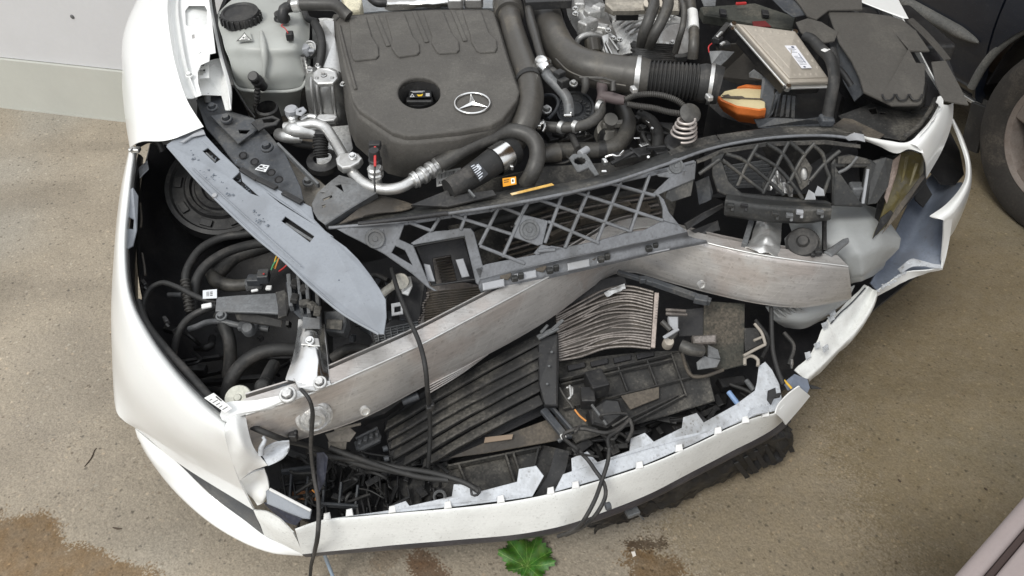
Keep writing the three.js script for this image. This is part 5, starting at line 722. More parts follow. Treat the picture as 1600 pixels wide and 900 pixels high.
  const lt = part('bonnet_latch', join([block([985, 245, 0.715], 0.085, 0.02, 0.03, { ry: 0.35 }), bar([955, 256, 0.735], [990, 238, 0.745], 0.008, 0.006), bar([985, 232, 0.74], [1000, 246, 0.74], 0.006, 0.006), bar([1010, 232, 0.735], [1040, 230, 0.735], 0.006, 0.008), block([1032, 238, 0.72], 0.03, 0.015, 0.025, { ry: 0.3 })]), M.black, car);
  part('latch_hook', join([block([945, 253, 0.742], 0.01, 0.012, 0.016, { ry: 0.4 }), block([944, 268, 0.735], 0.012, 0.006, 0.006), tube([[946, 246, 0.745], [955, 242, 0.75], [966, 244, 0.748], [974, 236, 0.752]], 0.003, { rad: 6 }), block([1006, 226, 0.75], 0.02, 0.004, 0.01, { ry: 0.5 }), block([1012, 190, 0.74], 0.005, 0.004, 0.012, { ry: 0.5 }), block([995, 216, 0.73], 0.014, 0.004, 0.004)]), M.chrome, lt);
  const r = rngOf(41), wires = [];
  for (let k = 0; k < 22; k++) { const u = 850 + r() * 220, v = 190 + r() * 55, h = 0.6 + r() * 0.09; wires.push(tube([[u, v, h], [u + (r() - 0.5) * 40, v + (r() - 0.3) * 24, h + 0.02], [u + (r() - 0.5) * 70, v + (r() - 0.2) * 40, h - 0.01]], 0.002 + r() * 0.004, { rad: 6, seg: 10 })); }
  const lm = part('wiring_tangle', join(wires), M.rubber, car); lm.userData.kind = 'stuff';
  for (const [u, v, h, s] of [[1000, 205, 0.68, 0.03], [1010, 222, 0.67, 0.04], [992, 190, 0.68, 0.03], [870, 215, 0.65, 0.05], [1040, 205, 0.66, 0.05], [905, 215, 0.64, 0.06]]) part('connector', join([block([u, v, h], s, 0.02, s * 0.8, { ry: r() * 3, r: 0.003 }), block([u + 4, v - 4, h + 0.012], s * 0.6, 0.014, s * 0.4, { ry: r() * 3 })]), M.black, car);
  for (const [u, v] of [[868, 207], [905, 210], [914, 213], [1018, 205], [1002, 174], [1012, 250]]) part('stud', cyl(at(u, v, 0.72), at(u + 1, v - 5, 0.735), 0.0032), M.chrome, car);
  part('silenced_hose', tube([[700, 296, 0.735], [730, 280, 0.74], [755, 264, 0.745], [778, 248, 0.75], [800, 236, 0.745]], [0.0215, 0.024, 0.027, 0.029, 0.03], { rad: 22 }), M.rubber, car, 'thick black hose with a printed label');
  part('steel_band', tube([[772, 253, 0.749], [781, 247, 0.751], [790, 241, 0.752]], 0.0312, { rad: 26, seg: 5, nocap: true }), M.chrome, car);
  part('band_lug', block([800, 262, 0.74], 0.008, 0.012, 0.008), M.chrome, car);
  sticker('hose_label', [[733, 259, 0.7735], [747, 252, 0.777], [763, 272, 0.764], [750, 284, 0.7565]], (x, w, h) => { x.fillStyle = '#24262a'; x.fillRect(0, 0, w, h); x.fillStyle = '#c9ced6'; const q = rngOf(6); for (let i = 0; i < 7; i++) x.fillRect(8 + q() * 8, 10 + i * 16, 50 + q() * 50, 6); x.fillRect(70, 20, 40, 38); x.fillStyle = '#24262a'; for (let i = 0; i < 5; i++) for (let k = 0; k < 5; k++) if (q() < 0.5) x.fillRect(73 + i * 7, 23 + k * 7, 6, 6); }, car, 128, 128);
  sticker('parts_label', [[681, 270, 0.722], [720, 262, 0.725], [716, 284, 0.712], [682, 292, 0.71]], (x, w, h) => { x.fillStyle = '#c9c9c6'; x.fillRect(0, 0, w, h); x.fillStyle = '#222'; const q = rngOf(9); let k = 14; while (k < 118) { const s = 1 + q() * 4; x.fillRect(k, 8, s, 24); k += s + 2 + q() * 3; } x.font = 'bold 18px sans-serif'; x.fillText('A26', 12, 56); }, car, 128, 64);
  sticker('warning_label', [[785, 279, 0.735], [806, 276, 0.735], [807, 288, 0.73], [786, 292, 0.729]], (x, w, h) => { x.fillStyle = '#d8921a'; x.fillRect(0, 0, w, h); x.fillStyle = '#f2efe0'; x.fillRect(80, 10, 34, 36); x.fillStyle = '#3a2a10'; x.fillRect(12, 12, 50, 6); x.fillRect(12, 26, 44, 6); x.fillRect(88, 18, 16, 18); }, car, 128, 56);
  part('fan_shroud_top', plate([[640, 320, 0.66], [690, 300, 0.67], [800, 270, 0.68], [850, 260, 0.68], [1000, 250, 0.68], [960, 275, 0.66], [850, 300, 0.65], [720, 322, 0.65]], { t: 0.006 }), M.dusty, car);
}
// ---------------------------------------------------------------- gearbox and mounts at the rear of the bay
{
  const gx = part('gearbox', join([
    plate([[945, 10, 0.66], [965, 40, 0.65], [945, 75, 0.63], [960, 92, 0.62], [1040, 92, 0.62], [1075, 70, 0.63], [1068, 30, 0.65], [1000, 10, 0.67]], { t: 0.02, b: 0.005 }),
  ]), M.cast, car, 'grey cast gearbox casing');
  part('valve_housing', sheet([[at(884, -8, 0.72), at(905, -10, 0.75), at(940, -8, 0.745)], [at(888, 26, 0.71), at(912, 22, 0.74), at(950, 24, 0.73)], [at(905, 56, 0.69), at(930, 54, 0.71), at(962, 52, 0.70)], [at(940, 92, 0.65), at(952, 92, 0.66), at(975, 90, 0.65)]], { nu: 14, nv: 18, t: 0.004, noise: 0.016, nf: 34 }), M.silver, gx);
  part('bell_housing', sheet([[at(958, 26, 0.70), at(1000, 20, 0.72), at(1046, 22, 0.715), at(1080, 34, 0.70)], [at(952, 56, 0.69), at(998, 44, 0.715), at(1046, 46, 0.71), at(1084, 58, 0.69)], [at(950, 92, 0.65), at(996, 80, 0.68), at(1046, 82, 0.675), at(1082, 92, 0.65)]], { nu: 18, nv: 14, t: 0.004, noise: 0.006, nf: 30 }), M.cast, gx);
  for (let k = 0; k < 5; k++) part('casing_rib', tube(Array.from({ length: 9 }, (_, i) => { const t = 2.4 - i * 0.18; return [1012 + Math.cos(t) * (36 + k * 9), 74 - Math.sin(t) * (28 + k * 8), 0.718 + 0.002 * k]; }), 0.0042, { rad: 8 }), M.cast, gx);
  part('casing_dome', lathe(at(1000, 80, 0.62), V(0, 0.8, 0.6), [[0.03, 0.03], [0.05, 0.028], [0.066, 0.012], [0.07, -0.03]], 36), M.cast, gx);
  part('casing_disc', lathe(at(1058, 64, 0.70), V(0.1, 0.8, 0.55), [[0, 0.01], [0.02, 0.012], [0.045, 0.012], [0.052, 0.004], [0.053, -0.03]], 36), M.silver, gx);
  for (const [u, v] of [[1050, 66], [1042, 70], [1054, 78]]) part('stud_bolt', bolt([u, v, 0.728], V(0, 1, 0.5), 0.0075), M.silver, gx);
  for (let k = 0; k < 7; k++) part('housing_block', block([[905, 12, 0.74], [925, 25, 0.735], [918, 42, 0.73], [940, 50, 0.71], [932, 62, 0.70], [950, 66, 0.69], [936, 18, 0.74]][k], 0.03 + 0.012 * (k % 3), 0.04, 0.035, { ry: k * 0.4, r: 0.006 }), M.cast, gx);
  for (const [u, v] of [[899, 22], [899, 14], [922, 36], [924, 44], [950, 48], [958, 60], [968, 62], [957, 84]]) part('casing_bolt', bolt([u, v, 0.765 - v * 0.0008], V(0, 1, 0.3), 0.0085), M.silver, gx);
  part('pipe_flange', tube([[897, 78, 0.70], [905, 60, 0.73], [922, 54, 0.735], [940, 58, 0.72]], 0.008, { rad: 10 }), M.cast, gx);
  part('coolant_stub', cyl(at(925, 62, 0.725), at(928, 84, 0.70), 0.021), M.duct, gx);
  part('lever', join([plate([[940, 56, 0.74], [952, 52, 0.745], [968, 86, 0.72], [962, 90, 0.715], [948, 88, 0.72]], { t: 0.008 }), bar([952, 60, 0.75], [966, 80, 0.735], 0.006, 0.01), bar([946, 66, 0.745], [958, 90, 0.73], 0.005, 0.01)]), M.silver, gx);
  const mt = part('engine_mount', join([plate([[946, -6, 0.83], [1040, -10, 0.83], [1062, 0, 0.83], [1062, 15, 0.815], [1002, 14, 0.815], [990, 15, 0.815], [958, 15, 0.818], [946, 4, 0.825]], { t: 0.02, b: 0.004 }), plate([[946, 3, 0.82], [959, 15, 0.80], [960, 26, 0.77], [944, 18, 0.78]], { t: 0.006 })]), mat({ map: dirty([0.40, 0.37, 0.32], [0.2, 0.18, 0.15], { blotch: 0.4, speck: 0.3 }), metalness: 0.5, roughness: 0.6 }), car, 'beige grey engine mount bracket');
  for (const [u, v] of [[1012, 8], [1035, 8]]) part('mount_pad', cyl(at(u, v + 4, 0.81), at(u, v - 4, 0.84), 0.012), M.ecu, mt);
  part('mount_gap', block([980, 22, 0.76], 0.06, 0.03, 0.02), M.black, mt);
  for (const q of [[[1016, -12, 0.90], [1022, 6, 0.89], [1014, 30, 0.87], [1006, 52, 0.84], [1002, 72, 0.80]], [[1040, -12, 0.90], [1044, 6, 0.89], [1034, 32, 0.868], [1022, 54, 0.84], [1013, 74, 0.80]], [[1062, -10, 0.89], [1069, 18, 0.88], [1066, 44, 0.86], [1060, 64, 0.83], [1055, 82, 0.80]]]) part('cable_sleeve', tube(q, q[0][0] > 1050 ? 0.0075 : 0.0135, { rad: 14 }), M.hose, car);
  const r = rngOf(17); const lp = []; for (let k = 0; k < 9; k++) { const v = 66 + k * 3; lp.push(tube([[986 + r() * 6, v, 0.78], [1000, v + 3, 0.80], [1020 + r() * 10, v + 4, 0.79], [1048 + r() * 8, v + 6, 0.765]], 0.0045, { rad: 8, seg: 14 })); }
  const lo = part('cable_loops', join(lp), M.rubber, car); lo.userData.kind = 'stuff';
  const wt = part('tape_wrapped_hose', tube([[1078, -4, 0.86], [1081, 20, 0.86], [1084, 45, 0.85], [1084, 70, 0.83], [1082, 92, 0.80]], 0.0125, { rad: 14 }), M.duct, car);
  part('hose_sleeve', tube([[1081, 20, 0.861], [1082, 33, 0.857], [1083, 46, 0.85]], 0.0142, { rad: 14, seg: 4 }), M.white, wt);
  // rear of the bay
  part('cowl_panel', plate([[520, -30, 0.80], [780, -30, 0.80], [772, 12, 0.79], [690, 12, 0.79], [600, 16, 0.79], [540, 22, 0.79]], { t: 0.01 }), mat({ map: dirty([0.32, 0.34, 0.36], [0.2, 0.19, 0.17], { blotch: 0.4, speck: 0.3 }), roughness: 0.4, metalness: 0.3 }), car);
  part('fluid_reservoir', prism([[530, -20, 0.87], [562, -20, 0.87], [566, 2, 0.862], [562, 14, 0.857], [548, 17, 0.856], [538, 8, 0.86]], 0.06, { b: 0.006, bs: 2 }), mat({ map: dirty([0.62, 0.58, 0.44], [0.4, 0.36, 0.25], { blotch: 0.3 }), roughness: 0.5 }), car);
  part('bay_foil', sheet([[at(600, -10, 0.815), at(660, -14, 0.825), at(720, -12, 0.82)], [at(600, 6, 0.805), at(660, 4, 0.82), at(722, 4, 0.81)], [at(602, 16, 0.79), at(660, 13, 0.80), at(724, 12, 0.79)]], { nu: 16, nv: 8, t: 0.002, noise: 0.012, nf: 50 }), M.chrome, car);
  part('rear_pipe', tube([[575, -8, 0.86], [590, 4, 0.855], [604, 4, 0.855]], 0.011, { rad: 12 }), M.black, car);
  part('plenum_bar', bar([820, 6, 0.87], [892, 3, 0.87], 0.03, 0.02), M.black, car);
  part('rear_silver_block', join([block([740, 3, 0.82], 0.05, 0.03, 0.03, { r: 0.008 }), block([712, 4, 0.825], 0.04, 0.03, 0.03, { r: 0.008 })]), M.silver, car);
  part('rear_hose', tube([[474, 12, 0.85], [482, 30, 0.845], [496, 34, 0.845]], 0.008, { rad: 10 }), M.rubber, car);
  part('alternator_cover', sheet([[at(488, 30, 0.80), at(508, 28, 0.805), at(526, 30, 0.80)], [at(488, 60, 0.775), at(508, 58, 0.785), at(528, 60, 0.775)], [at(490, 108, 0.735), at(510, 106, 0.745), at(536, 112, 0.735)]], { nu: 8, nv: 10, t: 0.003 }), M.cast, car);
}

// ---------------------------------------------------------------- air box, control unit and battery cover (right in the view)
{
  const ab = part('air_box', join([prism([[1108, 158, 0.66], [1128, 176, 0.66], [1180, 194, 0.66], [1250, 205, 0.66], [1312, 192, 0.66], [1322, 150, 0.66], [1300, 120, 0.66], [1200, 120, 0.66], [1120, 110, 0.66]], 0.25, { b: 0.01 })]), M.black, car, 'broken open black air filter box');
  part('box_back_wall', plate([[1118, 70, 0.80], [1180, 66, 0.80], [1205, 100, 0.77], [1196, 128, 0.72], [1150, 132, 0.69], [1122, 120, 0.70]], { t: 0.004 }), M.felt, ab);
  part('box_wall', plate([[1190, 122, 0.775], [1198, 118, 0.78], [1222, 138, 0.77], [1206, 178, 0.72], [1196, 190, 0.70], [1178, 186, 0.70], [1186, 168, 0.72]], { t: 0.006 }), M.bracket, ab);
  part('box_wall', plate([[1210, 140, 0.765], [1242, 142, 0.762], [1248, 160, 0.735], [1230, 178, 0.71], [1206, 184, 0.70]], { t: 0.006 }), M.black, ab);
  for (let k = 0; k < 5; k++) part('box_rib', bar([1212 + k * 7, 146 + k, 0.772 - k * 0.002], [1203 + k * 9, 180 + k, 0.712], 0.003, 0.008), M.bracket, ab);
  part('box_front_wall', plate([[1178, 186, 0.71], [1210, 184, 0.712], [1260, 186, 0.715], [1300, 180, 0.72], [1306, 192, 0.70], [1250, 206, 0.69], [1185, 200, 0.69]], { t: 0.006 }), M.bracket, ab);
  part('box_shard', plate([[1108, 80, 0.83], [1128, 79, 0.835], [1148, 81, 0.83], [1138, 92, 0.815], [1122, 107, 0.80], [1112, 100, 0.81]], { t: 0.003 }), M.greyMetal, ab, 'torn shard of grey plastic');
  part('box_shard', plate([[1170, 115, 0.78], [1178, 108, 0.79], [1190, 118, 0.78], [1200, 126, 0.77], [1186, 124, 0.765], [1170, 122, 0.77]], { t: 0.003 }), M.greyMetal, ab);
  part('plug_holder', join([bar([1116, 66, 0.84], [1138, 40, 0.85], 0.014, 0.016), block([1122, 62, 0.85], 0.02, 0.014, 0.016, { ry: 0.8 }), block([1130, 70, 0.835], 0.03, 0.012, 0.02, { ry: 0.3 })]), M.black, ab);
  part('plug_pin', join([bar([1120, 58, 0.86], [1128, 50, 0.864], 0.006, 0.005), bar([1126, 70, 0.85], [1132, 66, 0.852], 0.008, 0.005)]), M.silver, ab);
  part('red_wire', tube([[1108, 82, 0.84], [1107, 74, 0.85], [1112, 68, 0.852]], 0.0016, { rad: 6 }), M.red, ab);
  const fl = thing('air_filter', 'orange rimmed air filter lying in the broken filter box', 'air filter', at(1155, 165, 0.66));
  part('filter_frame', sheet([[at(1121, 151, 0.738), at(1127, 158, 0.738), at(1152, 168, 0.738), at(1186, 173, 0.738), at(1197, 171, 0.738)], [at(1120, 156, 0.729), at(1126, 164, 0.724), at(1152, 180, 0.72), at(1184, 184, 0.718), at(1195, 182, 0.718)], [at(1124, 166, 0.68), at(1130, 174, 0.67), at(1154, 190, 0.662), at(1184, 194, 0.662), at(1194, 192, 0.662)]], { nu: 16, nv: 6, t: 0.006, ulin: true, vlin: true }), M.orange, fl);
  part('filter_rim', plate([[1121, 151, 0.7385], [1127, 157, 0.7385], [1152, 167, 0.7385], [1186, 172, 0.7385], [1197, 170, 0.7385], [1197, 168, 0.7385], [1186, 169.5, 0.7385], [1152, 164.5, 0.7385], [1130, 155, 0.7385], [1124, 149.5, 0.7385]], { t: 0.006, b: 0.002 }), M.orange, fl);
  part('filter_rear_rim', plate([[1152, 135.5, 0.74], [1166, 131, 0.742], [1192, 133, 0.742], [1192, 136.5, 0.74], [1168, 135, 0.74]], { t: 0.01, b: 0.002 }), M.orange, fl);
  const el = part('filter_paper', plate([[1123, 152, 0.734], [1132, 142, 0.734], [1160, 136, 0.734], [1196, 137, 0.734], [1196, 171, 0.734], [1186, 172, 0.734], [1152, 167, 0.734], [1129, 158, 0.734]], { t: 0.012, b: 0.002 }), M.paper, fl);
  part('filter_divider', bar([1124, 152, 0.737], [1196, 155, 0.737], 0.003, 0.003), M.brown, el);
  part('dirt_smear', plate([[1128, 149, 0.7355], [1138, 147, 0.7355], [1142, 150, 0.7355], [1160, 150, 0.7355], [1165, 153, 0.7355], [1154, 155, 0.7355], [1140, 153, 0.7355]], { t: 0.0015, b: 0.0003 }), M.brown, el);

  const eb = at(1228, 92, 0.70);
  const ecu = thing('engine_control_unit', 'flat beige metal control unit lying tilted over the broken air filter box', 'control unit', eb);
  const TL = [1151, 36, 0.876], TR = [1243, 48, 0.866], BR = [1299, 127, 0.80], BL = [1233, 129, 0.812];
  const lerpQ = (k, dh) => { const q = [TL, TR, BR, BL].map(p => at(...p)), c = q.reduce((s, p) => s.add(p), V(0, 0, 0)).multiplyScalar(0.25), n = q[1].clone().sub(q[0]).cross(q[3].clone().sub(q[0])).normalize(); if (n.y < 0) n.negate(); return q.map(p => p.clone().lerp(c, k).addScaledVector(n, dh)); };
  part('base_plate', plate(lerpQ(-0.05, -0.014), { t: 0.006, b: 0.0015 }), M.aluClean, ecu);
  const lid = part('lid', plate(lerpQ(0, 0), { t: 0.012, b: 0.004, bs: 2 }), M.ecu, ecu);
  part('lid_step', plate(lerpQ(0.11, 0.0035), { t: 0.005, b: 0.0018, bs: 2 }), M.ecu, lid);
  part('lid_step', plate(lerpQ(0.42, 0.006), { t: 0.004, b: 0.0016, bs: 2 }), M.ecu, lid);
  const q0 = lerpQ(0.11, 0.004), dimples = []; for (const [i, j] of [[0, 1], [1, 2], [2, 3], [3, 0]]) for (let k = 1; k < 6; k++) dimples.push(lathe(q0[i].clone().lerp(q0[j], k / 6).lerp(lerpQ(1, 0.004)[0], 0.13), V(0.1, 0.85, 0.4), [[0, 0.0012], [0.003, 0.0009], [0.0042, 0]], 8));
  for (const g of dimples) part('lid_dimple', g, M.ecu, lid);
  const sq = lerpQ(0, 0.0085), bl = (s, t) => sq[0].clone().lerp(sq[1], s).lerp(sq[3].clone().lerp(sq[2], s), t);
  sticker('type_label', [bl(0.50, 0.40), bl(0.72, 0.38), bl(0.70, 0.80), bl(0.47, 0.81)], (x, w, h) => { x.fillStyle = '#d9d9de'; x.fillRect(0, 0, w, h); x.fillStyle = '#555a66'; const q = rngOf(5); for (let i = 0; i < 13; i++) if (i < 4 || i > 5) x.fillRect(8, 30 + i * 15, 20 + q() * 28, 5); x.fillStyle = '#1f2740'; x.beginPath(); x.arc(40, 18, 9, 0, 7); x.fill(); x.beginPath(); x.arc(24, h - 14, 8, 0, 7); x.fill(); x.fillStyle = '#7a7f8c'; x.fillRect(44, 90, 6, 110); }, lid, 64, 256);
  for (const p of lerpQ(-0.045, -0.008)) part('corner_lug', lathe(p, V(0.1, 0.85, 0.4), [[0, 0.004], [0.006, 0.004], [0.008, 0.001], [0.009, -0.008], [0, -0.008]], 14), M.chrome, ecu);
  part('connector_block', (() => { const b = lerpQ(0.12, -0.02); return plate(b, { t: 0.035, b: 0.004 }); })(), M.black, ecu);

  const bc = part('battery_cover', plate([[1294, 17, 0.845], [1350, 19, 0.845], [1390, 24, 0.843], [1412, 31, 0.84], [1431, 47, 0.834], [1442, 62, 0.83], [1453, 78, 0.825], [1422, 78, 0.826], [1432, 97, 0.818], [1446, 99, 0.816], [1446, 128, 0.805], [1441, 159, 0.79], [1436, 163, 0.786], [1395, 163, 0.787], [1376, 154, 0.79], [1350, 142, 0.795], [1343, 119, 0.805], [1331, 94, 0.815], [1312, 66, 0.828]], { t: 0.008, b: 0.003, bs: 2, holes: [[[1397, 48], [1430, 47], [1431, 49.5], [1398, 50]]] }), M.felt, car, 'dull black battery cover with scalloped front edge');
  for (const u of [1388, 1410, 1431]) part('scallop', tube(Array.from({ length: 8 }, (_, i) => { const t = Math.PI * (0.05 + i / 7 * 0.9); return [u + Math.cos(t) * 9.5, 146 + Math.sin(t) * 11, 0.797 - 0.003 * Math.sin(t)]; }), 0.0022, { rad: 6 }), M.black, bc);
  part('cover_front_wall', sheet([[at(1344, 120, 0.80), at(1351, 143, 0.79), at(1378, 155, 0.785), at(1396, 164, 0.781), at(1438, 163, 0.781), at(1446, 128, 0.80)], [at(1342, 128, 0.76), at(1348, 152, 0.74), at(1376, 164, 0.735), at(1396, 172, 0.73), at(1440, 171, 0.73), at(1450, 134, 0.75)]], { nu: 24, nv: 4, t: 0.003 }), M.black, bc);
  part('cover_side_wall', plate([[1292, 60, 0.80], [1302, 50, 0.82], [1330, 95, 0.805], [1343, 120, 0.79], [1350, 144, 0.775], [1334, 158, 0.75], [1318, 130, 0.76], [1306, 95, 0.78]], { t: 0.004 }), M.bracket, bc);
  part('cover_flap', plate([[1456, 96, 0.815], [1478, 94, 0.815], [1490, 116, 0.805], [1501, 136, 0.795], [1514, 163, 0.785], [1500, 161, 0.785], [1474, 156, 0.788], [1462, 128, 0.80]], { t: 0.005 }), M.felt, bc);
  part('cover_edge_trim', sheet([[at(1418, 30, 0.835), at(1440, 50, 0.825), at(1462, 74, 0.815), at(1478, 93, 0.81)], [at(1426, 28, 0.825), at(1448, 48, 0.815), at(1470, 72, 0.805), at(1486, 92, 0.80)]], { nu: 12, nv: 3, t: 0.004 }), M.felt, bc);
  part('cover_rear', plate([[1236, -10, 0.87], [1345, -20, 0.87], [1348, 14, 0.855], [1296, 15, 0.852], [1276, 30, 0.845], [1262, 24, 0.85], [1250, 6, 0.86]], { t: 0.006 }), M.felt, bc);
  part('cover_tab', plate([[1244, 34, 0.845], [1262, 28, 0.848], [1284, 34, 0.845], [1300, 44, 0.84], [1310, 50, 0.835], [1304, 64, 0.825], [1290, 66, 0.825], [1268, 60, 0.83], [1252, 50, 0.838]], { t: 0.005 }), M.felt, bc);
  part('cover_tab', plate([[1205, -4, 0.86], [1240, -2, 0.86], [1262, 22, 0.845], [1240, 26, 0.845], [1225, 16, 0.85]], { t: 0.004 }), M.bracket, bc);
  part('battery_tray', plate([[1390, 22, 0.775], [1424, 26, 0.775], [1482, 90, 0.765], [1498, 132, 0.75], [1476, 158, 0.745], [1440, 168, 0.745], [1380, 160, 0.75], [1330, 90, 0.77]], { t: 0.006 }), M.liner, bc);
  part('battery', block([1390, 95, 0.68], 0.17, 0.2, 0.25, { r: 0.01, ry: 0.1 }), M.black, bc);
  const fb = part('fuse_box', plate([[1094, 10, 0.80], [1180, 4, 0.80], [1245, 26, 0.80], [1240, 44, 0.79], [1205, 40, 0.79], [1150, 30, 0.79], [1100, 22, 0.79]], { t: 0.03, b: 0.004 }), mat({ map: dirty([0.045, 0.047, 0.04], [0.12, 0.11, 0.09], { blotch: 0.5, speck: 0.3 }), roughness: 0.8 }), car);
  for (const [u, v] of [[1130, 17], [1196, 18]]) part('fuse_box_slot', prism([[u - 6, v - 4, 0.808], [u + 5, v - 2, 0.808], [u + 6, v + 5, 0.806], [u - 4, v + 4, 0.806]], 0.01, { b: 0.001 }), M.liner, fb);
  part('red_cap', bar([1150, 6, 0.815], [1166, 5, 0.815], 0.008, 0.006), M.red, fb);
  part('red_terminal', plate([[1176, 33, 0.81], [1196, 32, 0.81], [1206, 42, 0.80], [1178, 42, 0.80]], { t: 0.006 }), mat({ color: rgb(0.12, 0.008, 0.008), roughness: 0.6 }), fb);
  part('bay_corner_cloth', plate([[1092, -10, 0.85], [1120, -8, 0.855], [1118, 8, 0.845], [1100, 9, 0.845]], { t: 0.004 }), M.greyMetal, fb);
  const lm = part('wiring_loom', tube([[1258, 58, 0.85], [1268, 62, 0.852], [1282, 76, 0.85], [1296, 90, 0.845], [1302, 108, 0.835], [1303, 128, 0.825], [1299, 150, 0.80], [1295, 170, 0.775], [1292, 190, 0.75]], 0.0125, { rad: 14 }), M.rubber, car, 'thick taped wiring loom');
  part('loom_branch', tube([[1300, 78, 0.848], [1306, 96, 0.84], [1304, 120, 0.828]], 0.0085, { rad: 10 }), M.rubber, lm);
  part('loom_branch', tube([[1303, 100, 0.83], [1318, 116, 0.81], [1330, 134, 0.79]], 0.007, { rad: 10 }), M.black, lm);
  part('loom_tag', block([1290, 78, 0.858], 0.018, 0.003, 0.012, { ry: 0.6 }), M.white, lm);
  part('loom_boot', block([1291, 188, 0.755], 0.03, 0.02, 0.03, { r: 0.006 }), M.bracket, lm);
}
// ---------------------------------------------------------------- front panel: brackets, grey headlamp rail, crossmember
{
  const br = part('headlamp_bracket', plate([[306, 156, 0.745], [322, 148, 0.75], [346, 147, 0.75], [356, 172, 0.738], [396, 184, 0.732], [420, 208, 0.725], [446, 240, 0.715], [470, 292, 0.70], [476, 320, 0.69], [440, 300, 0.695], [404, 280, 0.70], [366, 256, 0.71], [345, 226, 0.72], [322, 200, 0.732]], { t: 0.004, holes: [[[376, 201], [396, 202], [393, 210], [374, 208]]] }), M.bracket, car, 'dark bracket behind the headlamp rail');
  part('bracket_fold', plate([[328, 180, 0.748], [362, 176, 0.748], [398, 186, 0.742], [410, 196, 0.738], [372, 224, 0.73]], { t: 0.005, holes: [[[373, 202], [392, 202], [396, 206], [390, 209], [374, 208]]] }), M.bracket, br);
  for (const [u, v, r] of [[354, 186, 0.013], [417, 230, 0.014], [332, 168, 0.012]]) part('bracket_bolt', bolt([u, v, 0.752 - (v - 186) * 0.0003], V(0, 1, 0.3), r), M.bracket, br);
  part('buffer_post', cyl(at(325, 160, 0.745), at(324, 145, 0.765), 0.007), M.greyMetal, br);
  for (const [u, v] of [[380, 243], [398, 253], [424, 270], [436, 281]]) part('bracket_hole', lathe(at(u, v, 0.717), V(0, 1, 0.4), [[0, 0.0005], [0.006, 0.001], [0.008, 0.003], [0.0095, 0.001]], 12), M.liner, br);
  sticker('bracket_label', [[408, 257, 0.7195], [421, 259, 0.7195], [415, 269, 0.7155], [398, 265, 0.7155]], (x, w, h) => { x.fillStyle = '#d8dadc'; x.fillRect(0, 0, w, h); x.fillStyle = '#222'; x.fillRect(10, 10, 44, 20); x.fillRect(70, 8, 40, 8); x.fillRect(60, 24, 50, 8); x.fillRect(12, 40, 90, 8); }, br, 128, 56);
  part('bracket_cup', plate([[400, 186, 0.752], [426, 180, 0.756], [438, 186, 0.754], [432, 194, 0.75], [414, 198, 0.746], [404, 204, 0.742], [392, 192, 0.75]], { t: 0.005, holes: [[[410, 186], [424, 184], [433, 187], [426, 191], [412, 191]]] }), M.black, br);
  part('cup_socket', lathe(at(418, 172, 0.72), V(0, 1, 0.2), [[0.022, 0.01], [0.026, 0.006], [0.026, -0.05]], 22), M.black, br);
  part('bay_edge_bar', bar([434, 226, 0.72], [498, 290, 0.70], 0.006, 0.012), M.greyMetal, br);
  part('dirty_shelf', plate([[446, 245, 0.665], [500, 282, 0.655], [520, 300, 0.65], [505, 330, 0.64], [478, 320, 0.65], [462, 280, 0.66]], { t: 0.004 }), mat({ map: dirty([0.24, 0.22, 0.19], [0.1, 0.09, 0.08], { blotch: 0.6, speck: 0.4 }), roughness: 0.8 }), br);
  part('shelf_bolt', bolt([482, 284, 0.672], V(0, 1, 0.3), 0.013), M.greyMetal, br);

  const rail = part('headlamp_rail', plate([[260, 226, 0.745], [274, 216, 0.747], [300, 205, 0.75], [316, 201, 0.75], [322, 212, 0.748], [344, 236, 0.74], [372, 263, 0.732], [400, 276, 0.727], [442, 300, 0.718], [487, 323, 0.708], [491, 342, 0.70], [516, 368, 0.69], [541, 386, 0.68], [560, 405, 0.67], [578, 428, 0.66], [593, 450, 0.652], [603, 468, 0.645], [604, 495, 0.635], [600, 522, 0.627], [590, 521, 0.628], [566, 508, 0.634], [536, 488, 0.643], [490, 450, 0.66], [440, 402, 0.677], [400, 369, 0.69], [342, 314, 0.71], [312, 284, 0.72], [286, 256, 0.732]], { t: 0.004, b: 0.0015, bs: 2, holes: [[[316, 234], [324, 229], [344, 248], [336, 254]], [[441, 348], [447, 341], [492, 372], [485, 381]], [[364, 281], [376, 270], [379, 285], [406, 310], [392, 304]], [[418, 304.5], [440, 319.5], [521, 372.5], [439, 321]]] }), M.greyStrip, car, 'long blue grey headlamp rail spotted with rain');
  part('slot_well', prism([[438, 347, 0.688], [447, 338, 0.69], [495, 371, 0.678], [486, 384, 0.676]], 0.012, { b: 0.001 }), M.black, rail);
  part('slot_lip', bar([446, 350, 0.694], [489, 377, 0.683], 0.006, 0.006), M.greyMetal, rail);
  part('slot_well', prism([[313, 234, 0.731], [325, 227, 0.733], [347, 248, 0.725], [336, 257, 0.723]], 0.012, { b: 0.001 }), M.black, rail);
  part('slot_lip', bar([322, 239, 0.735], [337, 253, 0.730], 0.004, 0.005), M.greyMetal, rail);
  part('slot_well', prism([[361, 282, 0.712], [377, 267, 0.716], [382, 285, 0.711], [408, 312, 0.704], [390, 306, 0.706]], 0.01, { b: 0.001 }), M.liner, rail);
  part('rail_lip', tube([[262, 229, 0.742], [312, 286, 0.718], [342, 316, 0.708], [400, 371, 0.688], [440, 404, 0.675], [490, 452, 0.658], [536, 490, 0.641], [592, 522, 0.626]], 0.0028, { rad: 8 }), M.greyStrip, rail);
  part('rail_crease', bar([300, 262, 0.7325], [470, 417, 0.6775], 0.0025, 0.002), M.greyStrip, rail);
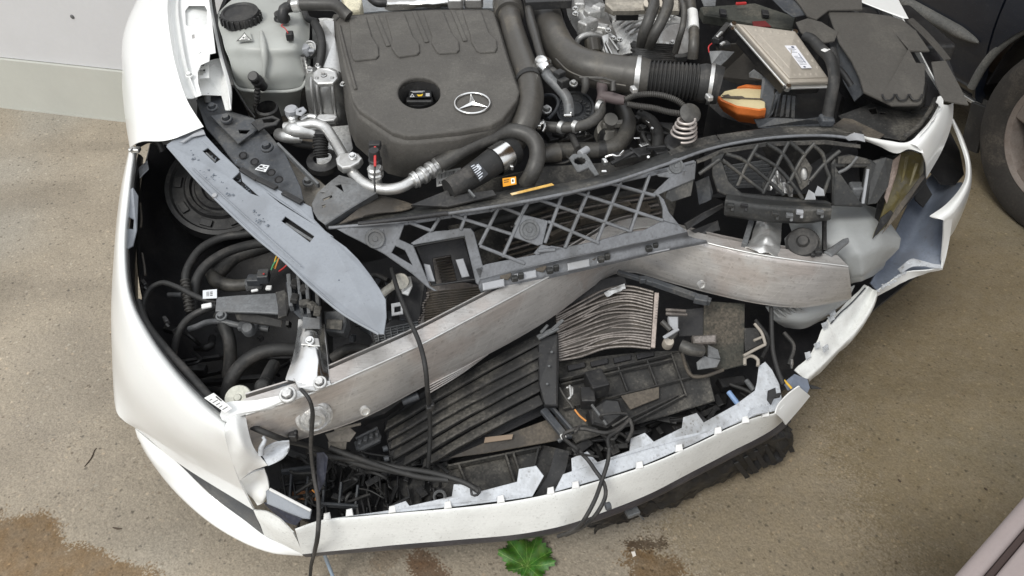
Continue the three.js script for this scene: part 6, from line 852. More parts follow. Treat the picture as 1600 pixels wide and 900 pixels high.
  for (const [a, b, c, d] of [[376, 264, 402, 280], [402, 279, 432, 294], [442, 301, 472, 317]]) part('rail_clip', bar([a, b, 0.737 - (a - 376) * 0.00025], [c, d, 0.731 - (a - 376) * 0.00025], 0.012, 0.006), M.black, rail);
  part('rail_knob', lathe(at(336, 307, 0.712), V(0, 1, 0.3), [[0, 0.006], [0.005, 0.005], [0.006, 0]], 12), M.greyPlastic, rail);
  part('rail_end_cap', plate([[280, 222, 0.752], [302, 208, 0.756], [318, 202, 0.757], [321, 209, 0.754], [300, 214, 0.752], [288, 222, 0.75]], { t: 0.003 }), M.greyPlastic, rail);
  { // rain drops standing on the rail
    const r = rngOf(23), g = [], A = [[318, 238], [352, 262], [372, 292], [398, 302], [415, 325], [436, 322], [454, 320], [330, 275], [545, 425], [420, 340], [525, 405], [390, 290]];
    for (let k = 0; k < 460; k++) { const [cu, cv] = A[Math.floor(r() * A.length)], u = cu + (r() - 0.5) * 40, v = cv + (r() - 0.5) * 26; const s = (u - 260) / 340 * 0.75 + (v - 226) / 296 * 0.25; if (v < 226 + (u - 316) * 0.56 - 10 || v > 226 + (u - 260) * 1.0 - 4) continue; const h = lerp(0.747, 0.63, clamp(s, 0, 1)) + 0.004, R = 0.0009 + 0.0017 * r() ** 2; const q = new THREE.SphereGeometry(R, 8, 5); q.scale(1, 0.5, 1.1); const p = at(u, v, h); q.translate(p.x, p.y, p.z); g.push(boxUV(q)); }
    const dr = part('rain_drops', join(g), mat({ color: rgb(0.13, 0.15, 0.18), roughness: 0.08 }), rail); dr.userData.kind = 'stuff';
  }
  const cb = part('crossmember_bracket', plate([[517, 282, 0.742], [530, 273, 0.745], [548, 278, 0.743], [566, 289, 0.738], [588, 302, 0.73], [548, 326, 0.718], [508, 351, 0.702], [496, 342, 0.706], [489, 330, 0.712], [487, 318, 0.718], [496, 300, 0.728]], { t: 0.004, b: 0.0015, bs: 2, holes: [[[501, 300], [516, 287], [519, 291], [505, 302]], [[521, 292], [533, 288], [537, 300], [524, 296]], [[504, 310], [518, 305], [519, 308], [505, 313]], [[503, 320], [508, 319], [508, 323], [504, 324]]] }), M.greyMetal, car, 'bent grey end bracket of the front panel');
  part('bracket_lip', sheet([[at(588, 302, 0.731), at(548, 326, 0.719), at(508, 352, 0.703)], [at(592, 308, 0.715), at(552, 333, 0.703), at(512, 359, 0.688)]], { nu: 8, nv: 3, t: 0.003 }), M.bracket, cb);
  const cm = part('crossmember', sheet([
    [at(585, 306, 0.685), at(640, 318, 0.69), at(720, 312, 0.70), at(800, 296, 0.71), at(880, 286, 0.712), at(960, 268, 0.715), at(1040, 238, 0.725), at(1110, 214, 0.73), at(1200, 200, 0.733), at(1290, 197, 0.732), at(1345, 204, 0.73)],
    [at(545, 338, 0.692), at(620, 334, 0.70), at(710, 322, 0.712), at(795, 310, 0.72), at(880, 294, 0.724), at(960, 275, 0.728), at(1040, 247, 0.735), at(1115, 222, 0.74), at(1200, 208, 0.742), at(1290, 205, 0.741), at(1350, 212, 0.738)],
    [at(522, 353, 0.695), at(610, 345, 0.70), at(700, 331, 0.712), at(790, 317, 0.72), at(876, 302, 0.724), at(960, 282, 0.728), at(1040, 255, 0.735), at(1116, 230, 0.74), at(1200, 216, 0.742), at(1290, 212, 0.741), at(1352, 220, 0.738)],
  ], { nu: 60, nv: 10, t: 0.004 }), M.blackDirty, car, 'dusty upper crossmember');
  part('crossmember_edge', tube([[514, 356, 0.697], [610, 348, 0.704], [700, 334, 0.716], [790, 320, 0.724], [876, 304, 0.728], [960, 284, 0.732], [1040, 257, 0.739], [1116, 231, 0.744], [1200, 216, 0.746], [1290, 212, 0.745], [1345, 218, 0.742]], 0.0035, { rad: 8 }), M.carrier, cm);
  part('crossmember_groove', tube([[560, 350, 0.702], [640, 341, 0.712], [700, 333, 0.718]], 0.005, { rad: 8 }), M.liner, cm);
  part('rusty_patch', sheet([[at(587, 304, 0.712), at(620, 311, 0.708), at(648, 320, 0.705)], [at(560, 326, 0.71), at(600, 328, 0.71), at(640, 326, 0.708)], [at(530, 350, 0.703), at(560, 340, 0.708), at(576, 336, 0.709)]], { nu: 12, nv: 8, t: 0.002 }), M.brown, cm);
  part('rubber_strip', plate([[642, 320, 0.722], [690, 300, 0.728], [700, 296, 0.73], [704, 306, 0.728], [770, 296, 0.733], [776, 304, 0.731], [700, 322, 0.722]], { t: 0.006 }), M.black, cm);
  part('strip_rib', bar([732, 297, 0.74], [742, 308, 0.733], 0.004, 0.006), M.greyMetal, cm);
  part('orange_marking', plate([[797, 302, 0.7275], [862, 286, 0.7295], [866, 289, 0.7285], [800, 305, 0.7265]], { t: 0.0012, b: 0.0002 }), mat({ map: dirty([0.6, 0.36, 0.08], [0.75, 0.65, 0.45], { blotch: 0.5, speck: 0.5 }), roughness: 0.5 }), cm);
  part('crossmember_step', plate([[1120, 210, 0.745], [1128, 221, 0.741], [1200, 209, 0.744], [1290, 205, 0.743], [1330, 208, 0.742], [1300, 198, 0.744], [1200, 200, 0.746]], { t: 0.004 }), M.dusty, cm);
  part('panel_pad', plate([[1044, 236, 0.738], [1080, 218, 0.742], [1118, 210, 0.745], [1124, 220, 0.742], [1080, 234, 0.738], [1050, 244, 0.735]], { t: 0.004 }), M.dusty, cm);
}
// ---------------------------------------------------------------- cracked grille carrier with its lattice
{
  const A = at(523, 357, 0.70), B = at(1085, 250, 0.735), C = at(860, 420, 0.585), n = B.clone().sub(A).cross(C.clone().sub(A)).normalize(); if (n.y < 0) n.negate();
  const on = (u, v, off = 0) => { const d = rayOf(u, v), s = A.clone().addScaledVector(n, off).sub(EYEV).dot(n) / d.dot(n); return d.multiplyScalar(s).add(EYEV); };
  const PL = (q, o = {}) => plate(q.map(([u, v]) => on(u, v, o.off || 0)), o);
  const gc = part('grille_carrier', PL([[526, 358], [560, 354], [612, 348], [634, 346], [624, 374], [646, 384], [672, 447], [684, 455], [678, 455], [668, 449], [644, 428], [600, 397], [560, 376], [540, 366]], { t: 0.006, b: 0.0015, holes: [[[612, 395], [618, 384.5], [633, 391.5], [644, 414]]] }), M.carrier, car, 'cracked grey grille carrier with diamond lattice');
  part('carrier_plate', PL([[646, 383], [642, 380], [672, 362], [700, 360], [720, 356], [736, 357], [741, 364], [756, 420], [748, 446], [744, 442], [726, 369]], { t: 0.006, b: 0.0015 }), M.carrier, gc);
  part('carrier_lower', PL([[742, 420], [760, 413], [800, 405], [838, 398], [846, 392], [862, 384], [880, 387], [930, 377], [984, 362], [1006, 360], [1035, 345], [1062, 352], [1074, 362], [1040, 370], [960, 388], [880, 404], [800, 424], [750, 438]], { t: 0.006, b: 0.0015 }), M.carrier, gc);
  part('carrier_top_edge', PL([[612, 348], [640, 345], [760, 326], [860, 306], [960, 281], [1040, 262], [1085, 250], [1088, 256], [1042, 270], [962, 288], [862, 312], [762, 332], [634, 352]], { t: 0.006, b: 0.0015 }), M.carrier, gc);
  part('carrier_right', PL([[1020, 303], [1030, 308], [1036, 326], [1036, 345], [1062, 352], [1046, 332], [1038, 312], [1030, 304], [1048, 296], [1086, 280], [1088, 252], [1020, 268], [1030, 276], [1046, 278]], { t: 0.006, b: 0.0015 }), M.carrier, gc);
  part('carrier_wing', PL([[1046, 280], [1088, 258], [1080, 306], [1050, 316], [1040, 310]], { t: 0.004, off: -0.006 }), M.blackDirty, gc);
  const strut = (a, b, w = 0.0072) => part('lattice_strut', bar(on(...a, -0.001), on(...b, -0.001), w, 0.010, { up: n, r: 0.003 }), M.carrier, gc);
  for (const [a, b] of [[[805, 352], [828, 312]], [[851, 380], [879, 302]], [[882, 388], [920, 298]], [[932, 378], [970, 284]], [[984, 363], [1015, 272]], [[749, 384], [780, 322]], [[785, 402], [826, 310]], [[719, 360], [728, 336]], [[674, 361], [687, 340]],
    [[705, 336], [803, 367]], [[749, 384], [820, 412]], [[638, 347], [675, 361]], [[780, 322], [815, 336]], [[833, 309], [985, 361]], [[897, 299], [1036, 345]], [[945, 284], [1024, 306]], [[856, 346], [936, 380]], [[765, 330], [780, 322]], [[840, 392], [868, 390]]]) strut(a, b);
  const boss = (u, v, q, r) => { const b = part('boss_plate', PL(q, { t: 0.006, b: 0.0015, off: 0.001 }), M.carrier, gc); part('boss_disc', lathe(on(u, v, 0.001), n, [[0, 0.003], [r * 0.25, 0.003], [r * 0.3, 0.001], [r * 0.66, 0.0012], [r * 0.72, 0.004], [r * 0.95, 0.004], [r, 0.0005]], 28), M.greyMetal, b); };
  boss(827, 359, [[813, 334], [857, 345], [848, 382], [840, 384], [800, 370]], 0.021);
  boss(586, 373, [[570, 360], [600, 358], [604, 384], [582, 386]], 0.0195);
  boss(1056, 259, [[1040, 262], [1070, 254], [1074, 268], [1046, 272]], 0.016);
  part('boss_foot', PL([[846, 382], [880, 389], [840, 400], [834, 396]], { t: 0.005 }), M.carrier, gc);
  // deep square pocket and ledge behind the big opening
  part('pocket', PL([[650, 386], [724, 371], [744, 440], [674, 446]], { t: 0.004, off: -0.055, holes: [[[676, 404], [704, 399], [714, 440], [682, 444]]] }), M.liner, gc);
  part('pocket_wall', plate([on(646, 384), on(726, 369), on(724, 366, -0.05), on(648, 381, -0.05)], { t: 0.003 }), M.black, gc);
  for (const q of [[[662, 412], [672, 414], [680, 440], [668, 440]], [[712, 406], [724, 404], [734, 432], [722, 434]]]) part('pocket_tab', PL(q, { t: 0.004, off: -0.02 }), M.greyPlastic, gc);
  part('cross_rod', tube([on(676, 446, -0.004), on(744, 436, -0.004)], 0.002, { rad: 8 }), M.black, gc);
  const ld = part('lower_ledge', sheet([
    [on(746, 436), on(800, 424), on(880, 405), on(960, 388), on(1040, 370), on(1074, 362)],
    [at(747, 440, 0.58), at(801, 429, 0.58), at(881, 410, 0.582), at(961, 394, 0.585), at(1041, 376, 0.59), at(1076, 370, 0.592)],
    [at(749, 452, 0.567), at(803, 441, 0.567), at(883, 424, 0.569), at(962, 407, 0.572), at(1043, 388, 0.577), at(1104, 376, 0.58)],
    [at(752, 458, 0.555), at(806, 447, 0.555), at(886, 429, 0.557), at(964, 411, 0.56), at(1045, 392, 0.565), at(1106, 380, 0.57)],
  ], { nu: 30, nv: 9, t: 0.004, vlin: true }), M.carrier, gc);
  for (const u of [790, 845, 925, 1000]) { const v = 452 - (u - 750) * 0.222; part('ledge_notch', prism([[u - 10, v - 26, 0.597], [u + 9, v - 30, 0.597], [u + 9, v - 12, 0.582], [u + 4, v - 6, 0.578], [u - 8, v - 8, 0.58]], 0.01, { b: 0.001 }), M.brown, ld); part('ledge_clip', join([block([u + 14, v - 8, 0.585], 0.014, 0.012, 0.012, { ry: 0.25 }), block([u + 24, v - 12, 0.583], 0.012, 0.016, 0.008, { ry: 0.25 })]), M.blackDirty, ld); }
  for (const [u, v] of [[772, 446], [822, 432], [905, 415], [950, 404], [1030, 389]]) part('ledge_pad', prism([[u - 18, v - 4, 0.583], [u + 16, v - 11, 0.583], [u + 17, v + 1, 0.573], [u - 17, v + 8, 0.573]], 0.01, { b: 0.0025, bs: 2 }), M.greyPlastic, ld);
  // right-hand lattice panel
  const A2 = at(1100, 245, 0.735), B2 = at(1345, 228, 0.735), C2 = at(1215, 320, 0.63), n2 = B2.clone().sub(A2).cross(C2.clone().sub(A2)).normalize(); if (n2.y < 0) n2.negate();
  const on2 = (u, v, off = 0) => { const d = rayOf(u, v), s = A2.clone().addScaledVector(n2, off).sub(EYEV).dot(n2) / d.dot(n2); return d.multiplyScalar(s).add(EYEV); };
  const P2 = (q, o = {}) => plate(q.map(([u, v]) => on2(u, v, o.off || 0)), o);
  const rc = part('far_grille_carrier', P2([[1112, 246], [1126, 236], [1134, 238], [1128, 250], [1140, 284], [1160, 302], [1200, 306], [1292, 314], [1300, 318], [1298, 326], [1200, 322], [1140, 308], [1122, 300], [1114, 276]], { t: 0.008, b: 0.002 }), M.blackDirty, car, 'dirty lattice half of the grille carrier at the far side');
  part('carrier_top_edge', P2([[1088, 250], [1130, 233], [1200, 222], [1290, 219], [1345, 226], [1345, 232], [1290, 226], [1200, 229], [1132, 240], [1090, 256]], { t: 0.006 }), M.dusty, rc);
  const rst = (...q) => part('lattice_strut', tube(q.map(([u, v]) => on2(u, v)), 0.0046, { rad: 8 }), M.blackDirty, rc);
  rst([1152, 290], [1164, 262], [1184, 226]); rst([1192, 302], [1212, 262], [1232, 222]); rst([1232, 286], [1254, 246], [1272, 224]); rst([1265, 282], [1288, 256], [1312, 236]);
  rst([1128, 250], [1150, 266], [1192, 299]); rst([1134, 241], [1158, 248], [1182, 266], [1224, 304]); rst([1178, 240], [1212, 260], [1236, 285], [1254, 310]); rst([1198, 224], [1222, 240], [1240, 266], [1250, 286]); rst([1234, 222], [1258, 242]); rst([1270, 226], [1286, 242], [1290, 262], [1296, 276]); rst([1092, 272], [1124, 249]); rst([1296, 276], [1286, 304]);
  part('lattice_diamond', P2([[1257, 243], [1270, 262], [1262, 290], [1252, 298], [1240, 272]], { t: 0.005, holes: [Array.from({ length: 12 }, (_, i) => [1257 + 6 * Math.cos(i * 0.5236), 272 + 10 * Math.sin(i * 0.5236)])] }), M.dusty, rc);
  part('lamp_insert', sheet([[on2(1250, 262, -0.01), on2(1258, 258, -0.008), on2(1266, 264, -0.01)], [on2(1251, 276, -0.008), on2(1258, 276, -0.002), on2(1266, 278, -0.008)], [on2(1253, 290, -0.01), on2(1258, 290, -0.006), on2(1264, 288, -0.01)]], { nu: 6, nv: 6, t: 0.002 }), M.cast, rc);
  part('lower_bar', sheet([[on2(1136, 303), on2(1200, 312), on2(1260, 316), on2(1298, 318)], [at(1133, 314, 0.655), at(1200, 322, 0.65), at(1260, 324, 0.65), at(1300, 325, 0.655)], [at(1131, 335, 0.625), at(1200, 343, 0.62), at(1260, 346, 0.62), at(1298, 342, 0.63)], [at(1134, 338, 0.61), at(1200, 347, 0.605), at(1260, 349, 0.605), at(1296, 344, 0.615)]], { nu: 16, nv: 9, t: 0.005, vlin: true }), M.blackDirty, rc);
  for (const [u, v, m] of [[1142, 322, 'blackDirty'], [1163, 322, 'liner'], [1212, 336, 'blackDirty'], [1234, 338, 'greyMetal'], [1250, 333, 'greyPlastic'], [1282, 333, 'greyMetal']]) part('bar_clip', join([bar([u - 6, v - 2, 0.648], [u + 5, v - 1, 0.648], 0.01, 0.008), bar([u + 3, v - 1, 0.646], [u + 2, v + 8, 0.636], 0.006, 0.006)]), M[m], rc);
  part('side_bracket', plate([[1086, 284, 0.66], [1108, 275, 0.67], [1114, 300, 0.64], [1112, 312, 0.63], [1104, 316, 0.62], [1092, 320, 0.61]], { t: 0.004 }), M.bracket, rc);
  part('side_bracket', plate([[1070, 350, 0.60], [1100, 332, 0.61], [1130, 318, 0.62], [1132, 324, 0.61], [1100, 342, 0.595], [1074, 360, 0.585]], { t: 0.004 }), M.black, rc);
  part('bracket_plate', plate([[1080, 360, 0.57], [1122, 344, 0.575], [1126, 360, 0.56], [1092, 368, 0.555]], { t: 0.004 }), M.black, rc);
  part('square_frame', P2([[1300, 256], [1304, 248], [1362, 250], [1370, 256], [1356, 320], [1348, 324], [1302, 322]], { t: 0.012, b: 0.003, holes: [[[1306, 262], [1354, 262], [1346, 316], [1308, 318]]] }), M.blackDirty, rc);
  part('frame_cap', P2([[1310, 246], [1330, 242], [1356, 248], [1362, 256], [1310, 256]], { t: 0.01, off: 0.01 }), M.dusty, rc);
  part('frame_post', bar(on2(1356, 264, 0.004), on2(1348, 318, 0.004), 0.006, 0.006), M.greyPlastic, rc);
  part('frame_block', block([1336, 300, 0.63], 0.03, 0.04, 0.03, { r: 0.006 }), M.greyMetal, rc);
  part('frame_side', plate([[1362, 252, 0.70], [1384, 246, 0.71], [1396, 250, 0.71], [1388, 292, 0.65], [1370, 318, 0.62], [1356, 320, 0.62]], { t: 0.006 }), M.blackDirty, rc);
  part('cable_stay', tube([on2(1340, 245, 0.01), on2(1325, 262, 0.006), on2(1310, 270)], 0.004, { rad: 8 }), M.greyMetal, rc);
  part('rear_plate', plate([[1100, 236, 0.60], [1340, 222, 0.60], [1345, 300, 0.50], [1100, 310, 0.48]], { t: 0.004 }), M.liner, rc);
  for (let k = 0; k < 7; k++) part('rear_fin', bar([1128 + k * 2, 262 + k * 5, 0.585 - k * 0.008], [1200 + k * 3, 252 + k * 6, 0.59 - k * 0.008], 0.003, 0.01), M.greyMetal, rc);
  for (const [u, v, s] of [[1205, 292, 0.03], [1226, 298, 0.035], [1214, 280, 0.025]]) part('crumpled_foil', sheet([[at(u - 14, v - 10, 0.60), at(u, v - 16, 0.62), at(u + 14, v - 8, 0.60)], [at(u - 14, v + 8, 0.58), at(u, v + 4, 0.605), at(u + 12, v + 10, 0.58)]], { nu: 8, nv: 6, t: 0.001, noise: 0.03, nf: 60 }), M.silver, rc);
  for (const [u, v] of [[1266, 306], [1280, 300]]) part('white_shard', plate([[u - 8, v + 6, 0.665], [u - 2, v - 10, 0.675], [u + 8, v - 4, 0.67], [u + 9, v + 6, 0.66]], { t: 0.003 }), M.greyPlastic, rc);
}

// ---------------------------------------------------------------- bent aluminium bumper beam
{
  const ridge = [[384, 648, 0.555], [480, 617, 0.56], [565, 580, 0.56], [652, 541, 0.56], [725, 503, 0.56], [797, 465, 0.56], [870, 425, 0.56], [930, 388, 0.56], [975, 362, 0.56], [1020, 355, 0.56], [1077, 372, 0.56], [1140, 388, 0.56], [1200, 400, 0.56], [1265, 409, 0.56], [1325, 416, 0.555]];
  const foot = [[394, 706, 0.44], [456, 689, 0.44], [565, 653, 0.44], [665, 601, 0.44], [735, 566, 0.44], [802, 531, 0.44], [866, 492, 0.44], [915, 455, 0.44], [955, 429, 0.44], [985, 424, 0.44], [1050, 441, 0.44], [1110, 457, 0.44], [1190, 474, 0.44], [1255, 479, 0.44], [1330, 466, 0.44]];
  const mid = (k, push) => ridge.map((r, i) => { const a = at(...r), b = at(...foot[i]); return a.lerp(b, k).add(V(0, 0, push)); });
  const beam = part('bumper_beam', sheet([mid(0, 0), mid(0.08, 0.004), mid(0.5, 0.007), mid(0.92, 0.004), mid(1, 0)], { nu: 80, nv: 12, t: 0.004, noise: 0.002, nf: 12 }), M.alu, car, 'bent and scratched aluminium bumper beam');
  const back = (q, dz, dy = 0) => q.map(p => at(...p).add(V(-0.012, dy, dz)));
  part('beam_top', sheet([ridge.map(p => at(p[0], p[1] - 0.6, p[2])), back(ridge.map(p => [p[0], p[1], p[2]]), -0.034, 0.002)], { nu: 70, nv: 3, t: 0.003 }), M.alu, beam);
  part('beam_ridge', tube(ridge.map(p => at(p[0], p[1], p[2] + 0.001)), 0.0022, { rad: 6, seg: 90 }), M.aluClean, beam);
  part('beam_underside', sheet([foot.map(p => at(p[0], p[1], p[2])), back(foot, -0.05)], { nu: 60, nv: 2, t: 0.003 }), M.alu, beam);
  part('beam_back', sheet([back(ridge, -0.046), back(foot, -0.05)], { nu: 60, nv: 2, t: 0.003 }), M.alu, beam);
  for (const k of [0, 1, 2, 3]) part('beam_rib', tube([[670, 602 + k * 4, 0.436 - k * 0.007], [715, 579 + k * 2.6, 0.434 - k * 0.007], [762, 553, 0.432 - k * 0.007]], 0.0022, { rad: 6 }), M.alu, beam);
  const fn = V(0.35, 0.28, 0.9).normalize();
  const bump = at(492, 648, 0.503).add(V(0, 0, 0.006));
  part('beam_boss', lathe(bump, fn, [[0.034, -0.003], [0.033, 0.001], [0.028, 0.0025], [0.024, 0.0], [0.021, 0.003], [0.018, 0.012], [0.012, 0.013], [0.01, 0.006], [0, 0.006]], 36), M.cast, beam, 'round pressed boss with a threaded hole');
  for (const [u, v] of [[571, 638], [820, 467], [1095, 442]]) part('beam_rivet', lathe(at(u, v, 0.5).add(V(0, 0, 0.006)), fn, [[0.0095, -0.004], [0.009, 0.003], [0.0065, 0.0045], [0.0055, 0.002], [0, 0.002]], 16), M.aluClean, beam);
  // crash box and fixings on the near side
  const cbx = part('crash_box', sheet([
    [at(466, 500, 0.575), at(478, 498, 0.582), at(494, 500, 0.582), at(507, 506, 0.572)],
    [at(463, 530, 0.57), at(476, 528, 0.585), at(494, 530, 0.585), at(508, 532, 0.57)],
    [at(455, 565, 0.568), at(474, 560, 0.583), at(496, 562, 0.583), at(512, 566, 0.566)],
    [at(446, 592, 0.565), at(470, 596, 0.574), at(494, 600, 0.572), at(515, 596, 0.562)],
  ], { nu: 16, nv: 20, t: 0.003, noise: 0.006, nf: 30 }), M.chrome, car, 'shiny dented crash box');
  part('crash_box_side', sheet([[at(507, 506, 0.572), at(512, 560, 0.566), at(515, 596, 0.562)], [at(509, 512, 0.52), at(515, 566, 0.51), at(517, 600, 0.505)]], { nu: 8, nv: 4, t: 0.003 }), M.silver, cbx);
  part('crash_box_cap', plate([[473, 494, 0.595], [500, 497, 0.595], [500, 513, 0.59], [472, 512, 0.59]], { t: 0.004 }), M.greyMetal, cbx);
  part('crash_box_plate', plate([[472, 526, 0.59], [498, 528, 0.59], [500, 540, 0.589], [470, 538, 0.589]], { t: 0.004 }), M.silver, cbx);
  part('crash_box_bolt', bolt([484, 532, 0.594], V(0, 1, 0.3), 0.0085), M.chrome, cbx);
  const fl = part('beam_flange', plate([[458, 590, 0.573], [490, 598, 0.573], [516, 594, 0.572], [518, 600, 0.572], [492, 611, 0.57], [466, 606, 0.57]], { t: 0.005 }), M.silver, cbx);
  for (const [u, v, r] of [[500, 598, 0.0125], [450, 617, 0.0155]]) part('flange_bolt', bolt([u, v, 0.576], V(0, 1, 0.35), r), M.cast, fl);
  const wf = part('white_crossbar', sheet([[at(344, 648, 0.568), at(352, 630, 0.568), at(400, 625, 0.568), at(440, 617, 0.568), at(470, 609, 0.568)], [at(348, 656, 0.566), at(362, 646, 0.566), at(404, 640, 0.566), at(442, 626, 0.566), at(476, 617, 0.566)], [at(356, 660, 0.556), at(382, 648, 0.556), at(422, 640, 0.556), at(446, 628, 0.558), at(482, 617, 0.562)]], { nu: 20, nv: 8, t: 0.003, noise: 0.003, nf: 30 }), M.whiteMetal, car);
  sticker('paper_tag', [[319, 622, 0.588], [334, 614, 0.592], [363, 638, 0.58], [352, 645, 0.577]], (x, w, h) => { x.fillStyle = '#d8d8d6'; x.fillRect(0, 0, w, h); x.fillStyle = '#666'; for (let i = 0; i < 5; i++) x.fillRect(14, 12 + i * 10, 40 + (i * 37) % 50, 3); x.fillStyle = '#333'; x.fillRect(100, 12, 20, 20); }, wf);
  // far crash box, horn
  part('far_crash_box', sheet([
    [at(1184, 342, 0.57), at(1200, 340, 0.58), at(1222, 344, 0.57)],
    [at(1178, 358, 0.565), at(1200, 356, 0.582), at(1221, 358, 0.568)],
    [at(1172, 376, 0.56), at(1198, 376, 0.58), at(1220, 378, 0.565)],
    [at(1160, 386, 0.56), at(1190, 394, 0.57), at(1218, 400, 0.56)],
  ], { nu: 18, nv: 20, t: 0.003, noise: 0.012, nf: 55 }), M.aluClean, car, 'crumpled shiny crash box on the far side');
  part('crash_box_rib', bar([1174, 346, 0.57], [1162, 386, 0.562], 0.012, 0.02), M.greyMetal, car);
  const horn = part('horn', lathe(at(1254, 382, 0.565), V(-0.3, 0.8, 0.5), [[0, 0.03], [0.01, 0.029], [0.014, 0.022], [0.03, 0.02], [0.033, 0.015], [0.031, 0.011], [0.036, 0.008], [0.036, 0.0], [0.030, -0.004], [0.028, -0.03]], 34), M.rubber, car, 'round black horn');
  part('horn_plug', join([block([1278, 394, 0.57], 0.016, 0.012, 0.014), block([1270, 398, 0.567], 0.01, 0.008, 0.01)]), M.black, horn);
  part('horn_bracket', plate([[1226, 372, 0.56], [1238, 360, 0.565], [1242, 368, 0.56], [1230, 392, 0.55]], { t: 0.004 }), M.greyMetal, horn);
  // washer bottle
  const wb = part('washer_bottle', sheet([
    [at(1232, 348, 0.50), at(1262, 330, 0.53), at(1300, 322, 0.54), at(1345, 318, 0.53), at(1372, 326, 0.50)],
    [at(1240, 368, 0.50), at(1270, 352, 0.55), at(1312, 344, 0.56), at(1362, 340, 0.55), at(1392, 350, 0.50)],
    [at(1262, 396, 0.48), at(1290, 382, 0.53), at(1330, 372, 0.545), at(1374, 364, 0.535), at(1408, 372, 0.48)],
    [at(1300, 418, 0.45), at(1318, 406, 0.50), at(1345, 398, 0.52), at(1376, 388, 0.51), at(1405, 388, 0.46)],
    [at(1318, 438, 0.42), at(1332, 434, 0.45), at(1348, 430, 0.465), at(1362, 420, 0.46), at(1384, 410, 0.43)],
    [at(1322, 448, 0.36), at(1334, 444, 0.38), at(1348, 440, 0.39), at(1362, 432, 0.38), at(1380, 420, 0.36)],
  ], { nu: 20, nv: 25, t: 0.003, noise: 0.008, nf: 16, ulin: true, vlin: true }), M.washer, car, 'milky washer fluid bottle');
  part('bottle_lower', sheet([[at(1196, 480, 0.40), at(1240, 476, 0.40), at(1290, 470, 0.40), at(1336, 448, 0.40)], [at(1210, 500, 0.36), at(1244, 500, 0.37), at(1286, 490, 0.37), at(1326, 466, 0.37)], [at(1226, 512, 0.31), at(1250, 514, 0.32), at(1278, 504, 0.32), at(1316, 480, 0.32)]], { nu: 16, nv: 10, t: 0.003, noise: 0.008, nf: 20 }), M.washer, wb);
  for (let k = 0; k < 5; k++) part('bottle_rib', tube([[1206 + k * 9, 484 - k, 0.405], [1218 + k * 10, 496 - k * 2, 0.378]], 0.003, { rad: 6 }), M.washer, wb);
  part('bottle_strap', bar([1288, 340, 0.585], [1288, 393, 0.56], 0.008, 0.012), M.black, wb);
  part('bottle_arm', prism([[1288, 392, 0.566], [1318, 372, 0.575], [1326, 370, 0.576], [1328, 376, 0.574], [1300, 400, 0.562]], 0.012, { b: 0.003 }), M.greyMetal, wb);
  // smashed headlamp
  const hl = part('headlamp_remains', sheet([[at(1405, 238, 0.66), at(1398, 270, 0.63), at(1386, 310, 0.59), at(1364, 372, 0.535)], [at(1426, 236, 0.66), at(1418, 275, 0.62), at(1402, 312, 0.585), at(1372, 366, 0.54)], [at(1443, 244, 0.65), at(1440, 278, 0.61), at(1416, 312, 0.58), at(1380, 358, 0.545)]], { nu: 20, nv: 8, t: 0.003, noise: 0.012, nf: 35 }), M.amber, car, 'smashed amber headlamp remains');
  part('lamp_trim', plate([[1396, 250, 0.665], [1408, 240, 0.67], [1402, 270, 0.645], [1386, 318, 0.60], [1382, 308, 0.61], [1390, 280, 0.635]], { t: 0.003 }), mat({ map: dirty([0.28, 0.22, 0.19], [0.15, 0.12, 0.1], { blotch: 0.4 }), roughness: 0.5 }), hl);
  part('lamp_trim', plate([[1444, 268, 0.63], [1446, 276, 0.625], [1404, 336, 0.575], [1378, 366, 0.55], [1400, 326, 0.585]], { t: 0.003 }), M.brown, hl);
  part('lamp_spike', plate([[1364, 373, 0.54], [1376, 340, 0.565], [1392, 328, 0.575], [1398, 334, 0.57], [1380, 356, 0.55]], { t: 0.003 }), M.black, hl);
  for (const k of [1, 4]) part('lamp_shard', plate([[1410 + k * 5, 242 + k * 3, 0.67], [1416 + k * 5, 238 + k * 4, 0.672], [1408 + k * 4, 280 + k * 2, 0.635], [1404 + k * 4, 284 + k * 2, 0.632]], { t: 0.0015 }), M.amber, hl);
  part('lamp_shell', plate([[1376, 244, 0.60], [1446, 238, 0.60], [1448, 285, 0.56], [1400, 340, 0.53], [1364, 372, 0.52], [1372, 310, 0.56]], { t: 0.004 }), M.black, hl);
}
